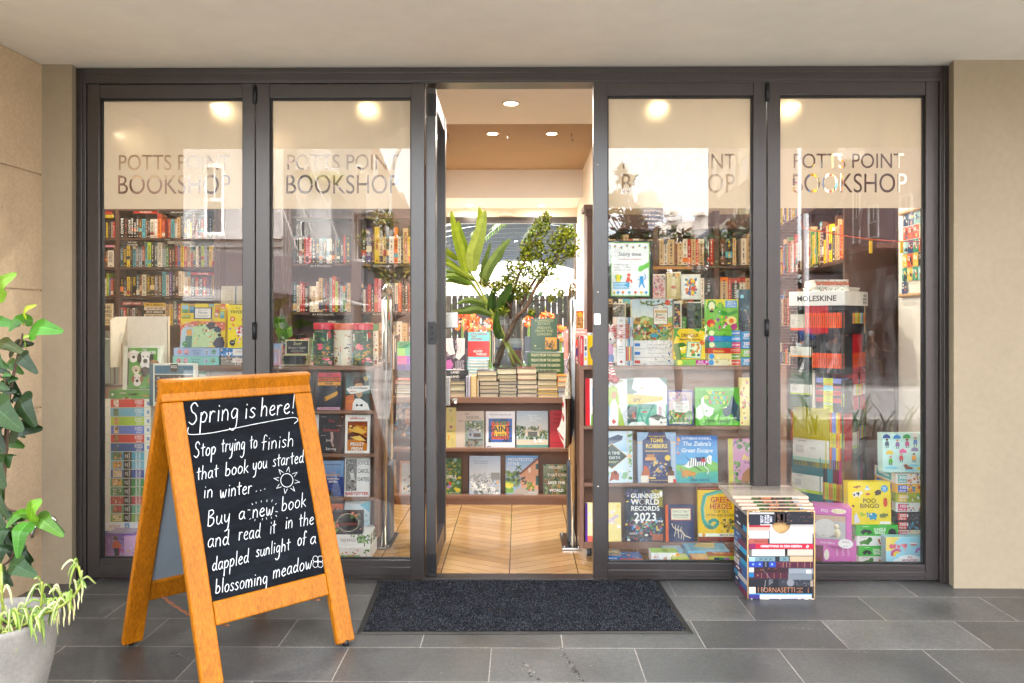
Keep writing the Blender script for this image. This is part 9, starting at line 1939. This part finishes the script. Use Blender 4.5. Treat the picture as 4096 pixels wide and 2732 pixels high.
for i in range(9):
 a=RAD(-60+i*32)+2.6;L_=2.6;pr=None;pts=[]
 for k in range(12):
  u=k/11;pts.append(V((math.cos(a)*L_*u*.75,math.sin(a)*L_*u*.6,.5+1.15*u-1.5*u*u)))
 m.tube(pts,[.02*(1-k/13)for k in range(12)],'7d8a4a',n=4)
 for k in range(1,44):
  u=k/44*10.9;q=pts[int(u)].lerp(pts[int(u)+1],u%1);d=(pts[int(u)+1]-pts[int(u)]).normalized()
  for sd_ in(-1,1):
   s=d.cross(V((0,0,1))).normalized()*sd_
   leaf_quad(m,q,(s+d*.6-V((0,0,.55))).normalized(),V((0,0,1)),.5*(1-k/60),.014,rnd.choice(['5c7338','73883f','4a6030']))
m.build('crown','leaf',t)
m=MB();m.tube([(0,0,-bl.z),(0,0,.5)],[.12,.09]);m.build('trunk','bark',t)
def clivia(x,y,Y,r,label):
 p=P(x,y,Y);t=thing('clivia_plant',label,'plant',(p.x,Y,.5),group='orange clivias behind the rear window')
 c=V((0,0,p.z-.5));m=MB()
 for i in range(int(60*max(1,r/.1))):
  d=(rvec()+V((0,-.3,.25))).normalized();q=c+d*r*.5;s=d.cross(rvec()).normalized()*r*.17
  m.poly([q,q+d*r*.35+s,q+d*r*.62,q+d*r*.35-s],rnd.choice(['ee5a22','f2702e','f58a4a','d94a1c']),0,True)
 m.build('flower_head','leaf',t)
 m=MB();m.tube([(0,0,-.5),c],[.02,.014],'6a8a3a')
 for i in range(10):
  a=i*.63;d=V((math.cos(a),math.sin(a),0));s=V((-d.y,d.x,0))*.022;pr=None
  for k in range(6):
   u=k/5;q=d*(.42*u)+V((0,0,c.z*(1.5*u-1.15*u*u)-.1));w=s*(1-.8*u)
   if pr:m.poly([pr[0],pr[1],q+w,q-w],'3a5f2c',0,True)
   pr=(q-w,q+w)
 m.build('leaves','leaf',t)
for a in((1062,735,6.1,.15,'larger clivia with a full orange head left of the red cookery book'),(1082,742,6.3,.13,'clivia with an orange head just behind the red cookery book'),(1124,745,6.2,.08,'small orange clivia beside the vase'),(1102,764,6.4,.09,'low clivia just above the red cookery book'),(1256,730,6.3,.1,'clivia showing above the green hardback'),(1214,738,6.2,.08,'small clivia left of the green hardback'),(1287,766,6.1,.11,'clivia between the green hardback and the pink book')):
 clivia(*a)
m=MB();m.box(-2,2,5.9,6.6,-.02,.5);m.build('courtyard_planter','concrete',label='low concrete planter of clivias behind the rear window',cat='planter')
t=thing('hedge','loose green hedge behind the slatted fence in the courtyard','hedge',(0,9.9,0));m=MB()
for i in range(1500):leaf_quad(m,V((rnd.uniform(-3.2,3),rnd.uniform(-.4,.5),rnd.uniform(.1,2.3)-abs(rnd.gauss(0,.15)))),rvec(),rvec(),.2,.06,rnd.choice(['34442a','44542f','2a3820','566a3c']))
m.build('foliage','leaf',t)
